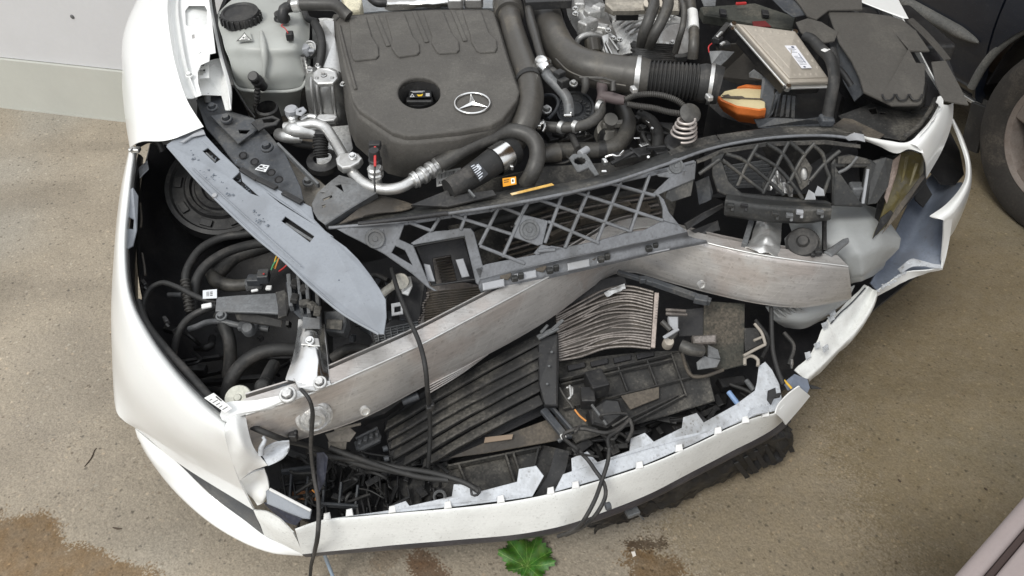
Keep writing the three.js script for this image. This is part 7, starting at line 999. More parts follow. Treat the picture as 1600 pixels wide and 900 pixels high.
// ---------------------------------------------------------------- open headlamp cavity (left in the view)
{
  const wl = part('wheel_arch_liner', sheet([
    [at(235, 224, 0.62), at(222, 290, 0.56), at(215, 380, 0.47), at(225, 470, 0.42), at(262, 560, 0.36)],
    [at(270, 226, 0.60), at(262, 300, 0.50), at(262, 380, 0.42), at(275, 470, 0.36), at(305, 560, 0.31)],
    [at(320, 220, 0.58), at(320, 310, 0.46), at(325, 390, 0.38), at(335, 470, 0.33), at(355, 560, 0.28)],
    [at(400, 240, 0.57), at(400, 330, 0.46), at(405, 400, 0.38), at(405, 470, 0.33), at(415, 560, 0.28)],
    [at(470, 300, 0.56), at(470, 370, 0.46), at(475, 420, 0.38), at(475, 490, 0.33), at(475, 560, 0.28)],
  ], { nu: 24, nv: 24, t: 0.004 }), M.liner, car, 'black wheel arch liner');
  const dn = V(0.12, 0.86, 0.5).normalize(), dc = at(345, 292, 0.555), R = 84 * mpp(345, 292, 0.555);
  const dk = part('suspension_cap', lathe(dc, dn, [[0, -0.004], [R * 0.3, -0.004], [R * 0.34, 0.004], [R * 0.45, 0.006], [R * 0.48, 0], [R * 0.52, 0], [R * 0.55, 0.008], [R * 0.62, 0.01], [R * 0.66, 0.002], [R * 0.86, 0.002], [R * 0.9, 0.009], [R * 0.98, 0.008], [R * 1.02, -0.02]], 56), M.black, wl, 'round ribbed black cap');
  const e1 = V(1, 0, 0).addScaledVector(dn, -dn.x).normalize(), e2 = dn.clone().cross(e1);
  for (let k = 0; k < 9; k++) { const t = k / 9 * 6.2832 + 0.3, p = dc.clone().addScaledVector(e1, Math.cos(t) * R * 0.76).addScaledVector(e2, Math.sin(t) * R * 0.76).addScaledVector(dn, 0.003), x = e1.clone().multiplyScalar(-Math.sin(t)).addScaledVector(e2, Math.cos(t)); part('cap_block', bar(p.clone().addScaledVector(x, -0.014), p.clone().addScaledVector(x, 0.014), 0.017, 0.01, { up: dn }), M.black, dk); }
  const arr = (c, m, q, r, o) => part(c, tube(q, r, { rad: 14, ...o }), m, car);
  arr('cooling_hose', M.rubber, [[410, 362, 0.55], [380, 366, 0.55], [345, 372, 0.545], [315, 388, 0.54], [298, 410, 0.53], [290, 432, 0.52], [294, 460, 0.50], [298, 490, 0.48]], 0.0092);
  arr('cooling_hose', M.rubber, [[420, 378, 0.545], [385, 384, 0.545], [350, 396, 0.545], [322, 415, 0.54], [308, 436, 0.53], [304, 462, 0.51], [303, 490, 0.48]], 0.0105);
  part('ribbed_conduit', bellows([[289, 438, 0.545], [293, 462, 0.53], [297, 488, 0.51]], 0.0088, 9, 0.0022, { rad: 12 }), M.hose, car);
  arr('cooling_pipe', M.hose, [[330, 428, 0.47], [340, 440, 0.475], [360, 446, 0.475], [385, 445, 0.475], [404, 443, 0.475]], [0.013, 0.016, 0.015, 0.0135, 0.0135]);
  part('pipe_stub', cyl(at(384, 446, 0.48), at(410, 442, 0.48), 0.0148), M.greyMetal, car);
  arr('cooling_hose', M.rubber, [[430, 380, 0.50], [400, 390, 0.49], [370, 400, 0.48], [350, 418, 0.47], [336, 432, 0.465]], 0.016);
  arr('lower_hose', M.rubber, [[470, 547, 0.47], [440, 546, 0.475], [408, 551, 0.47], [382, 566, 0.46], [364, 588, 0.45], [356, 610, 0.43], [354, 640, 0.40]], 0.0142);
  arr('lower_hose', M.rubber, [[343, 492, 0.49], [350, 508, 0.485], [358, 530, 0.47], [360, 555, 0.44], [357, 590, 0.40]], 0.0135);
  arr('sensor_cable', M.rubber, [[228, 500, 0.49], [224, 475, 0.52], [234, 452, 0.54], [252, 442, 0.55], [276, 448, 0.555], [300, 460, 0.555], [322, 469, 0.555], [338, 472, 0.55]], 0.0055);
  arr('sensor_cable', M.rubber, [[338, 478, 0.55], [310, 488, 0.545], [290, 502, 0.53], [278, 522, 0.51], [272, 548, 0.48], [270, 570, 0.44]], 0.007);
  arr('edge_loom', M.rubber, [[216, 470, 0.555], [228, 505, 0.55], [258, 545, 0.54], [290, 580, 0.53], [318, 612, 0.525], [332, 628, 0.52]], [0.006, 0.008, 0.0085, 0.0085, 0.0095, 0.0095]);
  arr('brake_rod', M.greyMetal, [[296, 514, 0.48], [308, 510, 0.49], [322, 504, 0.495], [342, 502, 0.495], [372, 508, 0.49], [420, 514, 0.485]], 0.0062);
  part('rod_joint', join([lathe(at(388, 514, 0.50), V(0, 0.9, 0.4), [[0, 0.012], [0.010, 0.010], [0.014, 0.003], [0.014, -0.01]], 20), block([388, 510, 0.495], 0.04, 0.012, 0.02)]), M.greyMetal, car);
  const gp = part('grey_bracket_arm', plate([[338, 464, 0.565], [370, 461, 0.567], [405, 459, 0.568], [438, 457, 0.57], [440, 470, 0.568], [436, 490, 0.563], [400, 488, 0.562], [360, 487, 0.56], [336, 486, 0.56]], { t: 0.006, b: 0.002, bs: 2 }), M.greyMetal, car, 'dusty grey bracket arm');
  part('arm_end', plate([[430, 456, 0.575], [445, 452, 0.578], [455, 470, 0.57], [448, 492, 0.565], [434, 497, 0.562], [434, 480, 0.566]], { t: 0.008 }), M.dusty, gp);
  part('arm_mesh', plate([[366, 490, 0.545], [400, 490, 0.545], [440, 500, 0.54], [440, 512, 0.53], [400, 506, 0.53], [370, 500, 0.535]], { t: 0.004 }), M.dusty, gp);
  part('arm_bolt', bolt([346, 494, 0.555], V(0, 1, 0.3), 0.011), M.greyMetal, gp);
  sticker('code_label', [[317, 454, 0.57], [339, 452, 0.57], [339, 466, 0.566], [317, 467, 0.566]], (x, w, h) => { x.fillStyle = '#cfd2d6'; x.fillRect(0, 0, w, h); x.fillStyle = '#444'; for (let k = 0; k < 4; k++) x.fillRect(30, 16 + k * 10, 26, 5); for (let k = 0; k < 3; k++) x.fillRect(62, 16 + k * 13, 22, 8); }, car, 120, 70);
  part('white_clip', join([block([323, 478, 0.562], 0.02, 0.006, 0.012, { ry: 0.3 }), block([420, 450, 0.56], 0.012, 0.006, 0.012), block([398, 454, 0.565], 0.014, 0.005, 0.006, { ry: 0.3 })]), M.white, car);
  part('pin', cyl(at(262, 461, 0.46), at(284, 461, 0.46), 0.006), M.greyMetal, car);
  const pl = part('wire_plug', join([block([412, 432, 0.53], 0.024, 0.022, 0.028, { ry: 0.1 }), block([398, 438, 0.52], 0.03, 0.018, 0.022)]), M.bracket, car);
  for (const [m, q] of [['green', [[424, 422, 0.55], [428, 412, 0.56], [436, 404, 0.565]]], ['yellow', [[428, 418, 0.55], [430, 406, 0.565], [434, 396, 0.57]]], ['copper', [[430, 420, 0.55], [434, 408, 0.565], [438, 398, 0.57]]], ['red', [[436, 424, 0.55], [444, 418, 0.56], [452, 410, 0.57]]]]) part('wire', tube(q, 0.0018, { rad: 6 }), M[m], pl);
  part('plug_mark', block([412, 428, 0.545], 0.004, 0.003, 0.004), M.red, pl);
  part('rubber_bush', join([lathe(at(411, 604, 0.49), V(0.25, 0.7, 0.65), [[0, 0.018], [0.008, 0.016], [0.014, 0.010], [0.016, 0.002], [0.014, -0.004], [0.014, -0.02]], 22), tube([[414, 598, 0.48], [420, 585, 0.47], [428, 570, 0.46]], 0.013, { rad: 16 })]), M.rubber, car);
  part('steel_washer', lathe(at(372, 622, 0.50), V(0, 0.9, 0.4), [[0, 0.004], [0.006, 0.005], [0.008, 0.002], [0.024, 0.002], [0.0255, 0], [0.0255, -0.006]], 28), mat({ map: dirty([0.45, 0.45, 0.4], [0.2, 0.19, 0.16], { blotch: 0.5, speck: 0.3 }), metalness: 0.4, roughness: 0.5 }), car);
  part('rubber_stop', prism([[428, 608, 0.555], [440, 600, 0.56], [458, 598, 0.56], [460, 606, 0.556], [446, 612, 0.552], [430, 616, 0.55]], 0.02, { b: 0.004 }), M.bracket, car);
  // carrier pillar next to the crash box
  const cp = part('carrier_pillar', plate([[446, 440, 0.59], [470, 430, 0.60], [494, 452, 0.595], [500, 490, 0.58], [470, 498, 0.575], [452, 480, 0.58]], { t: 0.01, b: 0.002 }), M.bracket, car, 'broken radiator carrier pillar');
  for (const [a, b, w] of [[[452, 432, 0.61], [456, 482, 0.59], 0.008], [[466, 428, 0.615], [472, 486, 0.592], 0.006], [[480, 440, 0.612], [484, 494, 0.59], 0.007], [[496, 460, 0.60], [500, 510, 0.575], 0.007]]) part('pillar_rib', bar(a, b, w, 0.022), M.greyMetal, cp);
  for (const [u, v] of [[460, 444], [474, 452], [460, 466], [488, 478], [476, 474], [496, 486]]) part('pillar_fragment', block([u, v, 0.61], 0.02, 0.012, 0.014, { ry: u * 0.7, rx: 0.3 }), M.dusty, cp);
  part('pillar_tray', prism([[506, 486, 0.57], [538, 484, 0.57], [541, 504, 0.56], [536, 520, 0.55], [508, 516, 0.55]], 0.04, { b: 0.003 }), M.greyMetal, cp);
  part('pillar_plate', plate([[510, 498, 0.578], [536, 500, 0.578], [534, 516, 0.565], [508, 514, 0.565]], { t: 0.003 }), M.dusty, cp);
  // side fittings along the bumper edge
  const sf = part('side_bracket', plate([[198, 300, 0.65], [208, 292, 0.655], [216, 306, 0.64], [214, 360, 0.612], [208, 384, 0.60], [197, 390, 0.60], [196, 350, 0.62]], { t: 0.004, holes: [[[201, 338], [209, 342], [208, 358], [200, 356]]] }), M.greyStrip, bumper, 'blue grey bracket inside the bumper edge');
  part('bracket_window', plate([[216, 262, 0.63], [230, 250, 0.64], [232, 264, 0.63], [218, 278, 0.62]], { t: 0.003 }), M.paintBack, bumper);
  part('corner_clip', join([block([212, 234, 0.70], 0.02, 0.01, 0.016), block([204, 234, 0.705], 0.008, 0.008, 0.012)]), M.silver, bumper);
  part('edge_frame', tube([[214, 226, 0.69], [232, 218, 0.70], [246, 222, 0.69], [254, 236, 0.67]], 0.008, { rad: 10 }), M.black, bumper);
  for (const k of [1, 4]) { const s = k / 8, u = lerp(214, 322, s) + 4 * Math.sin(k), v = lerp(430, 600, s) - 10 * Math.sin(s * 3.1); part('edge_clip', join([bar([u - 8, v - 8, 0.535], [u - 3, v - 1, 0.54], 0.008, 0.01), bar([u - 6, v + 2, 0.54], [u - 1, v + 7, 0.535], 0.005, 0.012)]), M.black, bumper); }
  for (const q of [[[219, 318, 0.58], [221, 340, 0.57], [220, 356, 0.56]], [[222, 396, 0.55], [225, 412, 0.545], [227, 430, 0.54]]]) part('edge_pin', tube(q, 0.0026, { rad: 6 }), M.brown, bumper);
  part('cavity_frame', join([bar([290, 565, 0.36], [345, 558, 0.36], 0.008, 0.012), bar([300, 590, 0.33], [345, 580, 0.33], 0.008, 0.012), block([312, 578, 0.36], 0.03, 0.02, 0.02), bar([300, 600, 0.30], [420, 590, 0.30], 0.012, 0.015)]), M.black, car);
}
// ---------------------------------------------------------------- between the rail and the beam: condenser corner, pipe stub
{
  part('dark_shroud', plate([[520, 420, 0.40], [640, 395, 0.42], [700, 440, 0.42], [680, 520, 0.40], [560, 580, 0.38], [520, 590, 0.36]], { t: 0.006 }), M.liner, car);
  const ms = part('condenser', plate([[676, 400, 0.55], [706, 396, 0.55], [722, 440, 0.52], [780, 452, 0.50], [760, 468, 0.49], [700, 505, 0.475], [652, 524, 0.47], [660, 470, 0.51]], { t: 0.012, b: 0.001 }), M.fins, car, 'torn brown condenser core');
  for (let k = 0; k < 15; k++) part('condenser_tube', bar([666 - k * 0.4 + (k % 2), 458 + k * 4.0, 0.53 - k * 0.0035], [768 - k * 5.4, 447 + k * 4.1, 0.52 - k * 0.0022], 0.0022, 0.004, { sharp: true }), M.brown, ms);
  for (let k = 0; k < 9; k++) part('condenser_tube', bar([679 + k * 1.4, 402 + k * 4.6, 0.556 - k * 0.003], [706 + k * 1.5, 397 + k * 4.6, 0.556 - k * 0.003], 0.002, 0.004, { sharp: true }), M.brown, ms);
  for (let k = 0; k < 17; k++) part('fin_tooth', block([668 - k * 1.0 + 2 * Math.sin(k), 458 + k * 3.8, 0.535 - k * 0.0036], 0.006, 0.004, 0.003, { ry: 0.3 }), M.fins, ms);
  const tb = part('dark_bracket', plate([[620, 434, 0.54], [644, 430, 0.55], [664, 440, 0.54], [668, 460, 0.53], [654, 510, 0.48], [630, 510, 0.48], [616, 480, 0.50]], { t: 0.005 }), M.liner, car);
  part('pipe_stub', join([tube([[594, 462, 0.56], [606, 452, 0.565], [618, 444, 0.565], [624, 440, 0.565]], 0.0085, { rad: 12 }), lathe(at(626, 440, 0.57), V(0.2, 0.7, 0.6), [[0, 0.008], [0.016, 0.006], [0.018, 0], [0.018, -0.02]], 22)]), mat({ map: dirty([0.5, 0.48, 0.42], [0.2, 0.18, 0.15], { blotch: 0.4 }), metalness: 0.3, roughness: 0.5 }), tb);
  part('stub_plate', plate([[622, 430, 0.575], [642, 432, 0.57], [645, 446, 0.565], [638, 462, 0.555], [628, 458, 0.56]], { t: 0.004 }), M.aluClean, tb);
  part('square_clip', plate([[611, 474, 0.55], [628, 471, 0.55], [630, 490, 0.54], [612, 493, 0.54]], { t: 0.005, holes: [[[616, 479], [626, 477], [626, 486], [616, 488]]] }), M.white, tb);
  const gr = part('mesh_guard', plate([[580, 520, 0.50], [616, 498, 0.51], [652, 506, 0.505], [656, 516, 0.50], [620, 530, 0.49], [582, 534, 0.49]], { t: 0.003 }), M.liner, car);
  for (let k = 0; k < 5; k++) part('mesh_bar', bar([582 + k, 518 + k * 4, 0.508 - k * 0.003], [654, 503 + k * 4, 0.512 - k * 0.003], 0.003, 0.005), M.greyMetal, gr);
  for (let k = 0; k < 7; k++) part('mesh_bar', bar([590 + k * 10, 516 - k * 1.6, 0.51], [592 + k * 10, 534 - k * 2.4, 0.50], 0.003, 0.005), M.greyMetal, gr);
  part('grimy_motor', lathe(at(590, 552, 0.44), V(0.4, 0.8, 0.3), [[0, 0.03], [0.014, 0.028], [0.022, 0.016], [0.024, -0.03]], 24), M.greyMetal, car);
}
// ---------------------------------------------------------------- louvred shutter, radiator and shroud below the beam
{
  const sh = part('radiator_shutter', plate([[600, 660, 0.30], [668, 606, 0.34], [860, 520, 0.36], [872, 545, 0.34], [866, 640, 0.27], [700, 720, 0.235], [612, 734, 0.235]], { t: 0.006 }), M.liner, car, 'black louvred radiator shutter');
  const L = [[[602, 676], [838, 536]], [[606, 692], [839, 556]], [[610, 706], [839, 574]], [[614, 722], [839, 590]], [[630, 732], [839, 610]], [[660, 735], [840, 632]]];
  L.forEach(([a, b], k) => {
    const h0 = 0.325 - k * 0.012, h1 = 0.395 - k * 0.015, w = 18;
    part('louvre', sheet([[at(a[0] + 3, a[1] - w, h0 + 0.004), at(lerp(a[0], b[0], 0.5), lerp(a[1], b[1], 0.5) - w, lerp(h0, h1, 0.5) + 0.004), at(b[0] + 2, b[1] - w + 3, h1 + 0.004)], [at(a[0], a[1] - 4, h0 + 0.004), at(lerp(a[0], b[0], 0.5), lerp(a[1], b[1], 0.5) - 4, lerp(h0, h1, 0.5) + 0.004), at(b[0] + 8, b[1] - 1, h1 + 0.002)], [at(a[0], a[1], h0 - 0.012), at(lerp(a[0], b[0], 0.5), lerp(a[1], b[1], 0.5), lerp(h0, h1, 0.5) - 0.012), at(b[0] + 4, b[1] + 2, h1 - 0.014)]], { nu: 10, nv: 6, t: 0.004 }), M.dusty, sh);
  });
  part('shutter_post', prism([[840, 528, 0.40], [872, 520, 0.40], [873, 560, 0.385], [871, 634, 0.33], [850, 634, 0.33], [841, 600, 0.35]], 0.02, { b: 0.003 }), M.black, sh);
  for (const [u, v] of [[858, 572], [862, 550], [855, 600]]) part('post_pip', block([u, v, 0.402 - (v - 528) * 0.0006], 0.006, 0.005, 0.005), M.greyMetal, sh);
  for (const [u, v] of [[605, 702], [607, 718]]) part('louvre_pivot', cyl(at(u - 7, v, 0.31), at(u + 1, v - 2, 0.31), 0.006), M.bracket, sh);
  part('shutter_bracket', join([bar([840, 528, 0.41], [872, 512, 0.42], 0.012, 0.006), bar([845, 520, 0.42], [856, 508, 0.425], 0.006, 0.006), bar([862, 516, 0.42], [880, 500, 0.43], 0.008, 0.005)]), M.greyMetal, sh);
  part('actuator', prism([[562, 604, 0.40], [624, 600, 0.40], [640, 616, 0.39], [600, 646, 0.37], [560, 660, 0.37]], 0.05, { b: 0.004 }), M.black, car);
  part('actuator_arm', cyl(at(628, 628, 0.41), at(654, 618, 0.415), 0.008), M.bracket, car);
  // crushed radiator core
  const rad = part('radiator_core', sheet([
    [at(868, 492, 0.405), at(905, 472, 0.415), at(945, 452, 0.425), at(980, 446, 0.43), at(1022, 455, 0.43)],
    [at(870, 520, 0.385), at(905, 496, 0.395), at(945, 480, 0.405), at(980, 476, 0.41), at(1020, 486, 0.41)],
    [at(872, 546, 0.365), at(905, 528, 0.375), at(945, 514, 0.385), at(980, 510, 0.39), at(1018, 520, 0.385)],
    [at(874, 562, 0.345), at(905, 556, 0.35), at(945, 545, 0.36), at(980, 541, 0.365), at(1016, 544, 0.365)],
  ], { nu: 30, nv: 12, t: 0.008 }), M.brown, car, 'crushed brown radiator core');
  for (let k = 0; k < 20; k++) { const s = k / 19, L_ = (a, b) => lerp(a, b, s); part('radiator_tube', tube([[868 + 6 * s, L_(493, 563), L_(0.409, 0.349)], [905, L_(473, 556) + 2 * Math.sin(k * 1.7), L_(0.419, 0.354)], [945, L_(453, 545) + 2.5 * Math.sin(k * 2.3), L_(0.429, 0.364)], [980, L_(447, 541) + 1.5 * Math.sin(k), L_(0.434, 0.369)], [1021 - 5 * s, L_(456, 544), L_(0.434, 0.369)]], 0.0031, { rad: 6, seg: 26 }), M.fins, rad); }
  part('radiator_tank', bar([1026, 458, 0.436], [1020, 544, 0.368], 0.010, 0.012), mat({ map: dirty([0.36, 0.31, 0.28], [0.15, 0.12, 0.1], { blotch: 0.4 }), metalness: 0.3, roughness: 0.5 }), rad);
  for (let k = 0; k < 9; k++) part('tank_tooth', block([1028 - k * 0.4, 464 + k * 4.2, 0.434 - k * 0.0033], 0.006, 0.004, 0.004), M.fins, rad);
  part('radiator_upper', sheet([[at(880, 470, 0.42), at(930, 440, 0.44), at(975, 430, 0.45)], [at(890, 488, 0.40), at(935, 466, 0.42), at(980, 448, 0.43)]], { nu: 8, nv: 4, t: 0.004, noise: 0.008, nf: 30 }), M.liner, rad);
  part('foil_edge', sheet([[at(944, 458, 0.445), at(960, 448, 0.45), at(976, 444, 0.45)], [at(948, 464, 0.435), at(962, 458, 0.44), at(978, 452, 0.44)]], { nu: 8, nv: 4, t: 0.001, noise: 0.012, nf: 70 }), M.silver, rad);
  part('upper_stay', join([bar([965, 425, 0.47], [1020, 442, 0.47], 0.01, 0.01), bar([1005, 436, 0.47], [1110, 472, 0.45], 0.014, 0.014), block([1004, 437, 0.475], 0.014, 0.014, 0.014), block([1095, 468, 0.455], 0.03, 0.016, 0.02, { ry: -0.3 })]), M.bracket, car);
  part('radiator_hose_stub', join([tube([[1064, 540, 0.40], [1080, 546, 0.40], [1096, 548, 0.39]], 0.014, { rad: 16 }), cyl(at(1044, 530, 0.40), at(1054, 518, 0.41), 0.011)]), M.hose, car);
  part('stub_clamp', bar([1037, 528, 0.42], [1060, 514, 0.425], 0.008, 0.005), M.greyPlastic, car);
  part('stub_cap', lathe(at(1045, 534, 0.40), V(0, 0.9, 0.4), [[0, 0.006], [0.010, 0.005], [0.012, 0], [0.012, -0.02]], 18), M.ecu, car);
  part('stub_neck', prism([[1044, 494, 0.43], [1060, 494, 0.43], [1060, 518, 0.415], [1046, 514, 0.417]], 0.015, { b: 0.002 }), M.greyPlastic, car);
  part('stub_flange', join([bar([1040, 484, 0.44], [1072, 486, 0.44], 0.006, 0.006), bar([1040, 490, 0.435], [1074, 492, 0.435], 0.006, 0.006)]), M.fins, car);
  part('flap_rod', cyl(at(1034, 502, 0.43), at(1048, 516, 0.42), 0.006), M.hose, car);
  // side air guide
  const ag = part('air_guide', plate([[1100, 470, 0.40], [1164, 474, 0.41], [1162, 570, 0.34], [1130, 578, 0.33], [1110, 576, 0.33], [1098, 540, 0.35]], { t: 0.006 }), mat({ map: dirty([0.036, 0.037, 0.031], [0.11, 0.092, 0.072], { blotch: 0.6, lo: 0.4, hi: 0.7, speck: 0.5, grain: 0.4, tone: 0.4 }), roughness: 0.9, bumpMap: bumpSoft, bumpScale: 0.001 }), car, 'grimy air guide panel');
  part('guide_tab', prism([[1082, 524, 0.40], [1120, 522, 0.40], [1120, 536, 0.39], [1084, 538, 0.39]], 0.02, { b: 0.003 }), M.fins, ag);
  part('guide_shard', plate([[1088, 566, 0.36], [1100, 556, 0.37], [1126, 562, 0.365], [1120, 574, 0.355], [1090, 578, 0.35]], { t: 0.004 }), M.greyMetal, ag);
  part('guide_shard', plate([[1106, 538, 0.38], [1122, 546, 0.375], [1126, 560, 0.37], [1106, 558, 0.37]], { t: 0.004 }), M.greyMetal, ag);
  part('duct_mouth', plate([[1058, 484, 0.38], [1104, 480, 0.39], [1104, 524, 0.36], [1060, 526, 0.355]], { t: 0.004 }), M.liner, ag);
  part('edge_hook', join([tube([[1179, 506, 0.40], [1190, 520, 0.395], [1196, 538, 0.385]], 0.0035, { rad: 8 }), tube([[1196, 538, 0.385], [1180, 546, 0.38], [1162, 556, 0.375]], 0.0035, { rad: 8 }), tube([[1178, 532, 0.39], [1192, 526, 0.39]], 0.003, { rad: 8 }), tube([[1164, 570, 0.36], [1164, 560, 0.365], [1174, 556, 0.365], [1184, 562, 0.36], [1184, 572, 0.355]], 0.004, { rad: 8 })]), mat({ color: rgb(0.32, 0.29, 0.25), roughness: 0.6 }), ag);
  part('hook_panel', plate([[1162, 512, 0.38], [1184, 512, 0.385], [1192, 536, 0.37], [1164, 550, 0.36]], { t: 0.004 }), M.dusty, ag);
  // fan shroud panels
  const fs = part('fan_shroud', plate([[872, 596, 0.315], [960, 572, 0.325], [1060, 548, 0.335], [1075, 566, 0.325], [1082, 584, 0.315], [1108, 586, 0.313], [1118, 626, 0.29], [1040, 650, 0.28], [960, 672, 0.27], [900, 692, 0.262], [872, 660, 0.278]], { t: 0.006, b: 0.002 }), M.dusty, car, 'dirty black fan shroud');
  for (const [a, b] of [[[874, 594, 0.328], [1050, 554, 0.342]], [[876, 602, 0.324], [1052, 562, 0.338]], [[880, 640, 0.30], [1080, 590, 0.32]], [[990, 660, 0.285], [1070, 618, 0.305]], [[960, 666, 0.284], [1060, 618, 0.306]], [[965, 573, 0.334], [980, 612, 0.312]], [[1010, 562, 0.338], [1026, 604, 0.315]], [[1048, 552, 0.342], [1072, 620, 0.305]]]) part('shroud_rib', bar(a, b, 0.004, 0.010), M.dusty, fs);
  part('shroud_upper', plate([[872, 566, 0.322], [940, 556, 0.332], [1018, 548, 0.342], [1062, 548, 0.342], [960, 574, 0.33], [874, 598, 0.318]], { t: 0.005 }), M.dusty, fs);
  for (let k = 0; k < 4; k++) part('shroud_slot', prism([[886 + k * 36, 571 - k * 6, 0.334 + k * 0.004], [914 + k * 36, 565 - k * 6, 0.337 + k * 0.004], [914 + k * 36, 573 - k * 6, 0.334 + k * 0.004], [888 + k * 36, 579 - k * 6, 0.331 + k * 0.004]], 0.006, { b: 0.001 }), M.liner, fs);
  part('shroud_frame', tube([[1066, 552, 0.345], [1074, 578, 0.335], [1082, 588, 0.33], [1100, 588, 0.33], [1130, 578, 0.335]], 0.004, { rad: 8 }), M.brown, fs);
  part('clay_patch', plate([[970, 618, 0.31], [1030, 604, 0.318], [1030, 622, 0.306], [985, 640, 0.298]], { t: 0.003 }), M.brown, fs);
  const mo = part('fan_motor', join([prism([[920, 640, 0.33], [946, 622, 0.335], [968, 624, 0.333], [976, 648, 0.32], [950, 668, 0.31], [926, 662, 0.315]], 0.05, { b: 0.005 }), block([932, 600, 0.345], 0.04, 0.04, 0.05, { ry: 0.3 }), block([918, 622, 0.34], 0.03, 0.03, 0.04)]), M.black, car, 'black fan motor with plug');
  part('motor_rail', bar([924, 632, 0.345], [948, 664, 0.325], 0.005, 0.006), M.greyMetal, mo);
  part('motor_stay', join([tube([[886, 606, 0.34], [893, 604, 0.345], [894, 616, 0.34], [888, 624, 0.335]], 0.0035, { rad: 8 }), bar([890, 602, 0.345], [892, 620, 0.34], 0.005, 0.005)]), M.silver, mo);
  part('red_wire', tube([[898, 640, 0.33], [906, 650, 0.325], [916, 658, 0.32]], 0.0022, { rad: 6 }), M.copper, mo);
  part('grey_wire', tube([[874, 606, 0.335], [884, 622, 0.33], [896, 638, 0.33]], 0.003, { rad: 6 }), M.hose, mo);
  // undertray
  const ut = part('undertray', plate([[580, 760, 0.215], [720, 722, 0.225], [850, 695, 0.24], [872, 700, 0.24], [856, 760, 0.225], [800, 775, 0.22], [640, 795, 0.215]], { t: 0.005 }), M.dusty, car, 'ribbed black undertray');
  for (const [a, b] of [[[716, 726, 0.236], [738, 778, 0.226]], [[790, 712, 0.244], [808, 768, 0.232]], [[802, 710, 0.245], [820, 764, 0.233]], [[842, 700, 0.246], [832, 740, 0.236]], [[700, 730, 0.236], [846, 700, 0.246]]]) part('tray_rib', bar(a, b, 0.005, 0.014), M.dusty, ut);
  const bp = part('brown_panel', plate([[700, 716, 0.262], [760, 690, 0.27], [820, 668, 0.28], [870, 650, 0.285], [884, 686, 0.27], [840, 694, 0.262], [760, 708, 0.258]], { t: 0.005 }), M.brown, car, 'mud stained lower panel');
  part('mud_streak', plate([[758, 683, 0.277], [802, 678, 0.281], [800, 686, 0.277], [756, 692, 0.273]], { t: 0.002 }), mat({ color: rgb(0.25, 0.19, 0.14), roughness: 0.9 }), bp);
  part('panel_channel', join([bar([848, 640, 0.30], [886, 686, 0.28], 0.016, 0.01), bar([858, 632, 0.305], [896, 676, 0.285], 0.006, 0.014), tube([[872, 690, 0.278], [884, 682, 0.285], [892, 682, 0.28]], 0.005, { rad: 8 })]), M.bracket, bp);
  part('white_fitting', block([880, 682, 0.29], 0.012, 0.008, 0.012, { ry: 0.4 }), M.white, bp);
  const pk = part('parking_sensor_block', join([prism([[553, 690, 0.31], [590, 670, 0.315], [596, 680, 0.31], [594, 688, 0.307], [564, 704, 0.30], [556, 702, 0.302]], 0.02, { b: 0.003 }), ...[0, 1, 2, 3].map(k => block([562 + k * 9, 692 - k * 5, 0.318], 0.008, 0.012, 0.014)), bar([556, 686, 0.32], [590, 668, 0.325], 0.004, 0.008)]), M.greyMetal, car);
  const dz = rngOf(31), bits = [];
  for (let k = 0; k < 120; k++) { const u = 430 + dz() * 260, v = 705 + dz() * 90; if (v > 815 - (u - 430) * 0.02 || v < 690 + (u < 560 ? 0 : 20)) continue; bits.push(dz() < 0.35 ? block([u, v, 0.212 + dz() * 0.03], 0.02 + dz() * 0.05, 0.004 + dz() * 0.006, 0.006 + dz() * 0.012, { ry: dz() * 3, rx: dz() - 0.5, r: 0.002 }) : dz() < 0.3 ? tube([[u, v, 0.22], [u + 20 * (dz() - 0.5), v + 12, 0.23], [u + 40 * (dz() - 0.5), v + 22 * dz(), 0.22]], 0.003, { rad: 6, seg: 8 }) : bar([u, v, 0.215 + dz() * 0.03], [u + (dz() - 0.5) * 16, v + 18 + dz() * 26, 0.215 + dz() * 0.03], 0.004, 0.012)); }
  const db = part('broken_plastic', join(bits), M.black, car); db.userData.kind = 'stuff';
  const b2 = []; for (let k = 0; k < 46; k++) { const u = 880 + dz() * 290, v = 700 - (u - 880) * 0.33 + dz() * 36; b2.push(block([u, v, 0.212 + dz() * 0.04], 0.02 + dz() * 0.05, 0.004 + dz() * 0.006, 0.006 + dz() * 0.014, { ry: dz() * 3, rx: dz() - 0.5, r: 0.002 })); }
  const db2 = part('broken_plastic', join(b2), M.black, car); db2.userData.kind = 'stuff';
  const rg = part('lower_grille', join([...[0, 1, 2, 3, 4].map(k => bar([456 + k * 26, 742 + k * 4, 0.25], [452 + k * 26, 800 - k * 2, 0.232], 0.005, 0.016)), bar([440, 738, 0.255], [492, 730, 0.255], 0.008, 0.012), bar([500, 788, 0.245], [560, 792, 0.24], 0.006, 0.012)]), M.bracket, car);
  part('grille_panel', plate([[436, 744, 0.235], [492, 736, 0.235], [496, 790, 0.222], [448, 780, 0.225]], { t: 0.004 }), M.dusty, rg);
  part('copper_wire', tube([[488, 766, 0.26], [494, 772, 0.262], [493, 782, 0.258]], 0.002, { rad: 6 }), M.copper, rg);
  part('rusty_patch', plate([[452, 768, 0.238], [486, 766, 0.238], [490, 782, 0.232], [460, 780, 0.234]], { t: 0.002 }), mat({ color: rgb(0.16, 0.07, 0.03), roughness: 0.9 }), rg);
  part('air_duct_ring', lathe(at(687, 776, 0.24), V(0, 0.9, 0.4), [[0.008, 0.002], [0.011, 0.004], [0.014, 0.002], [0.014, -0.01]], 20), M.greyMetal, car);
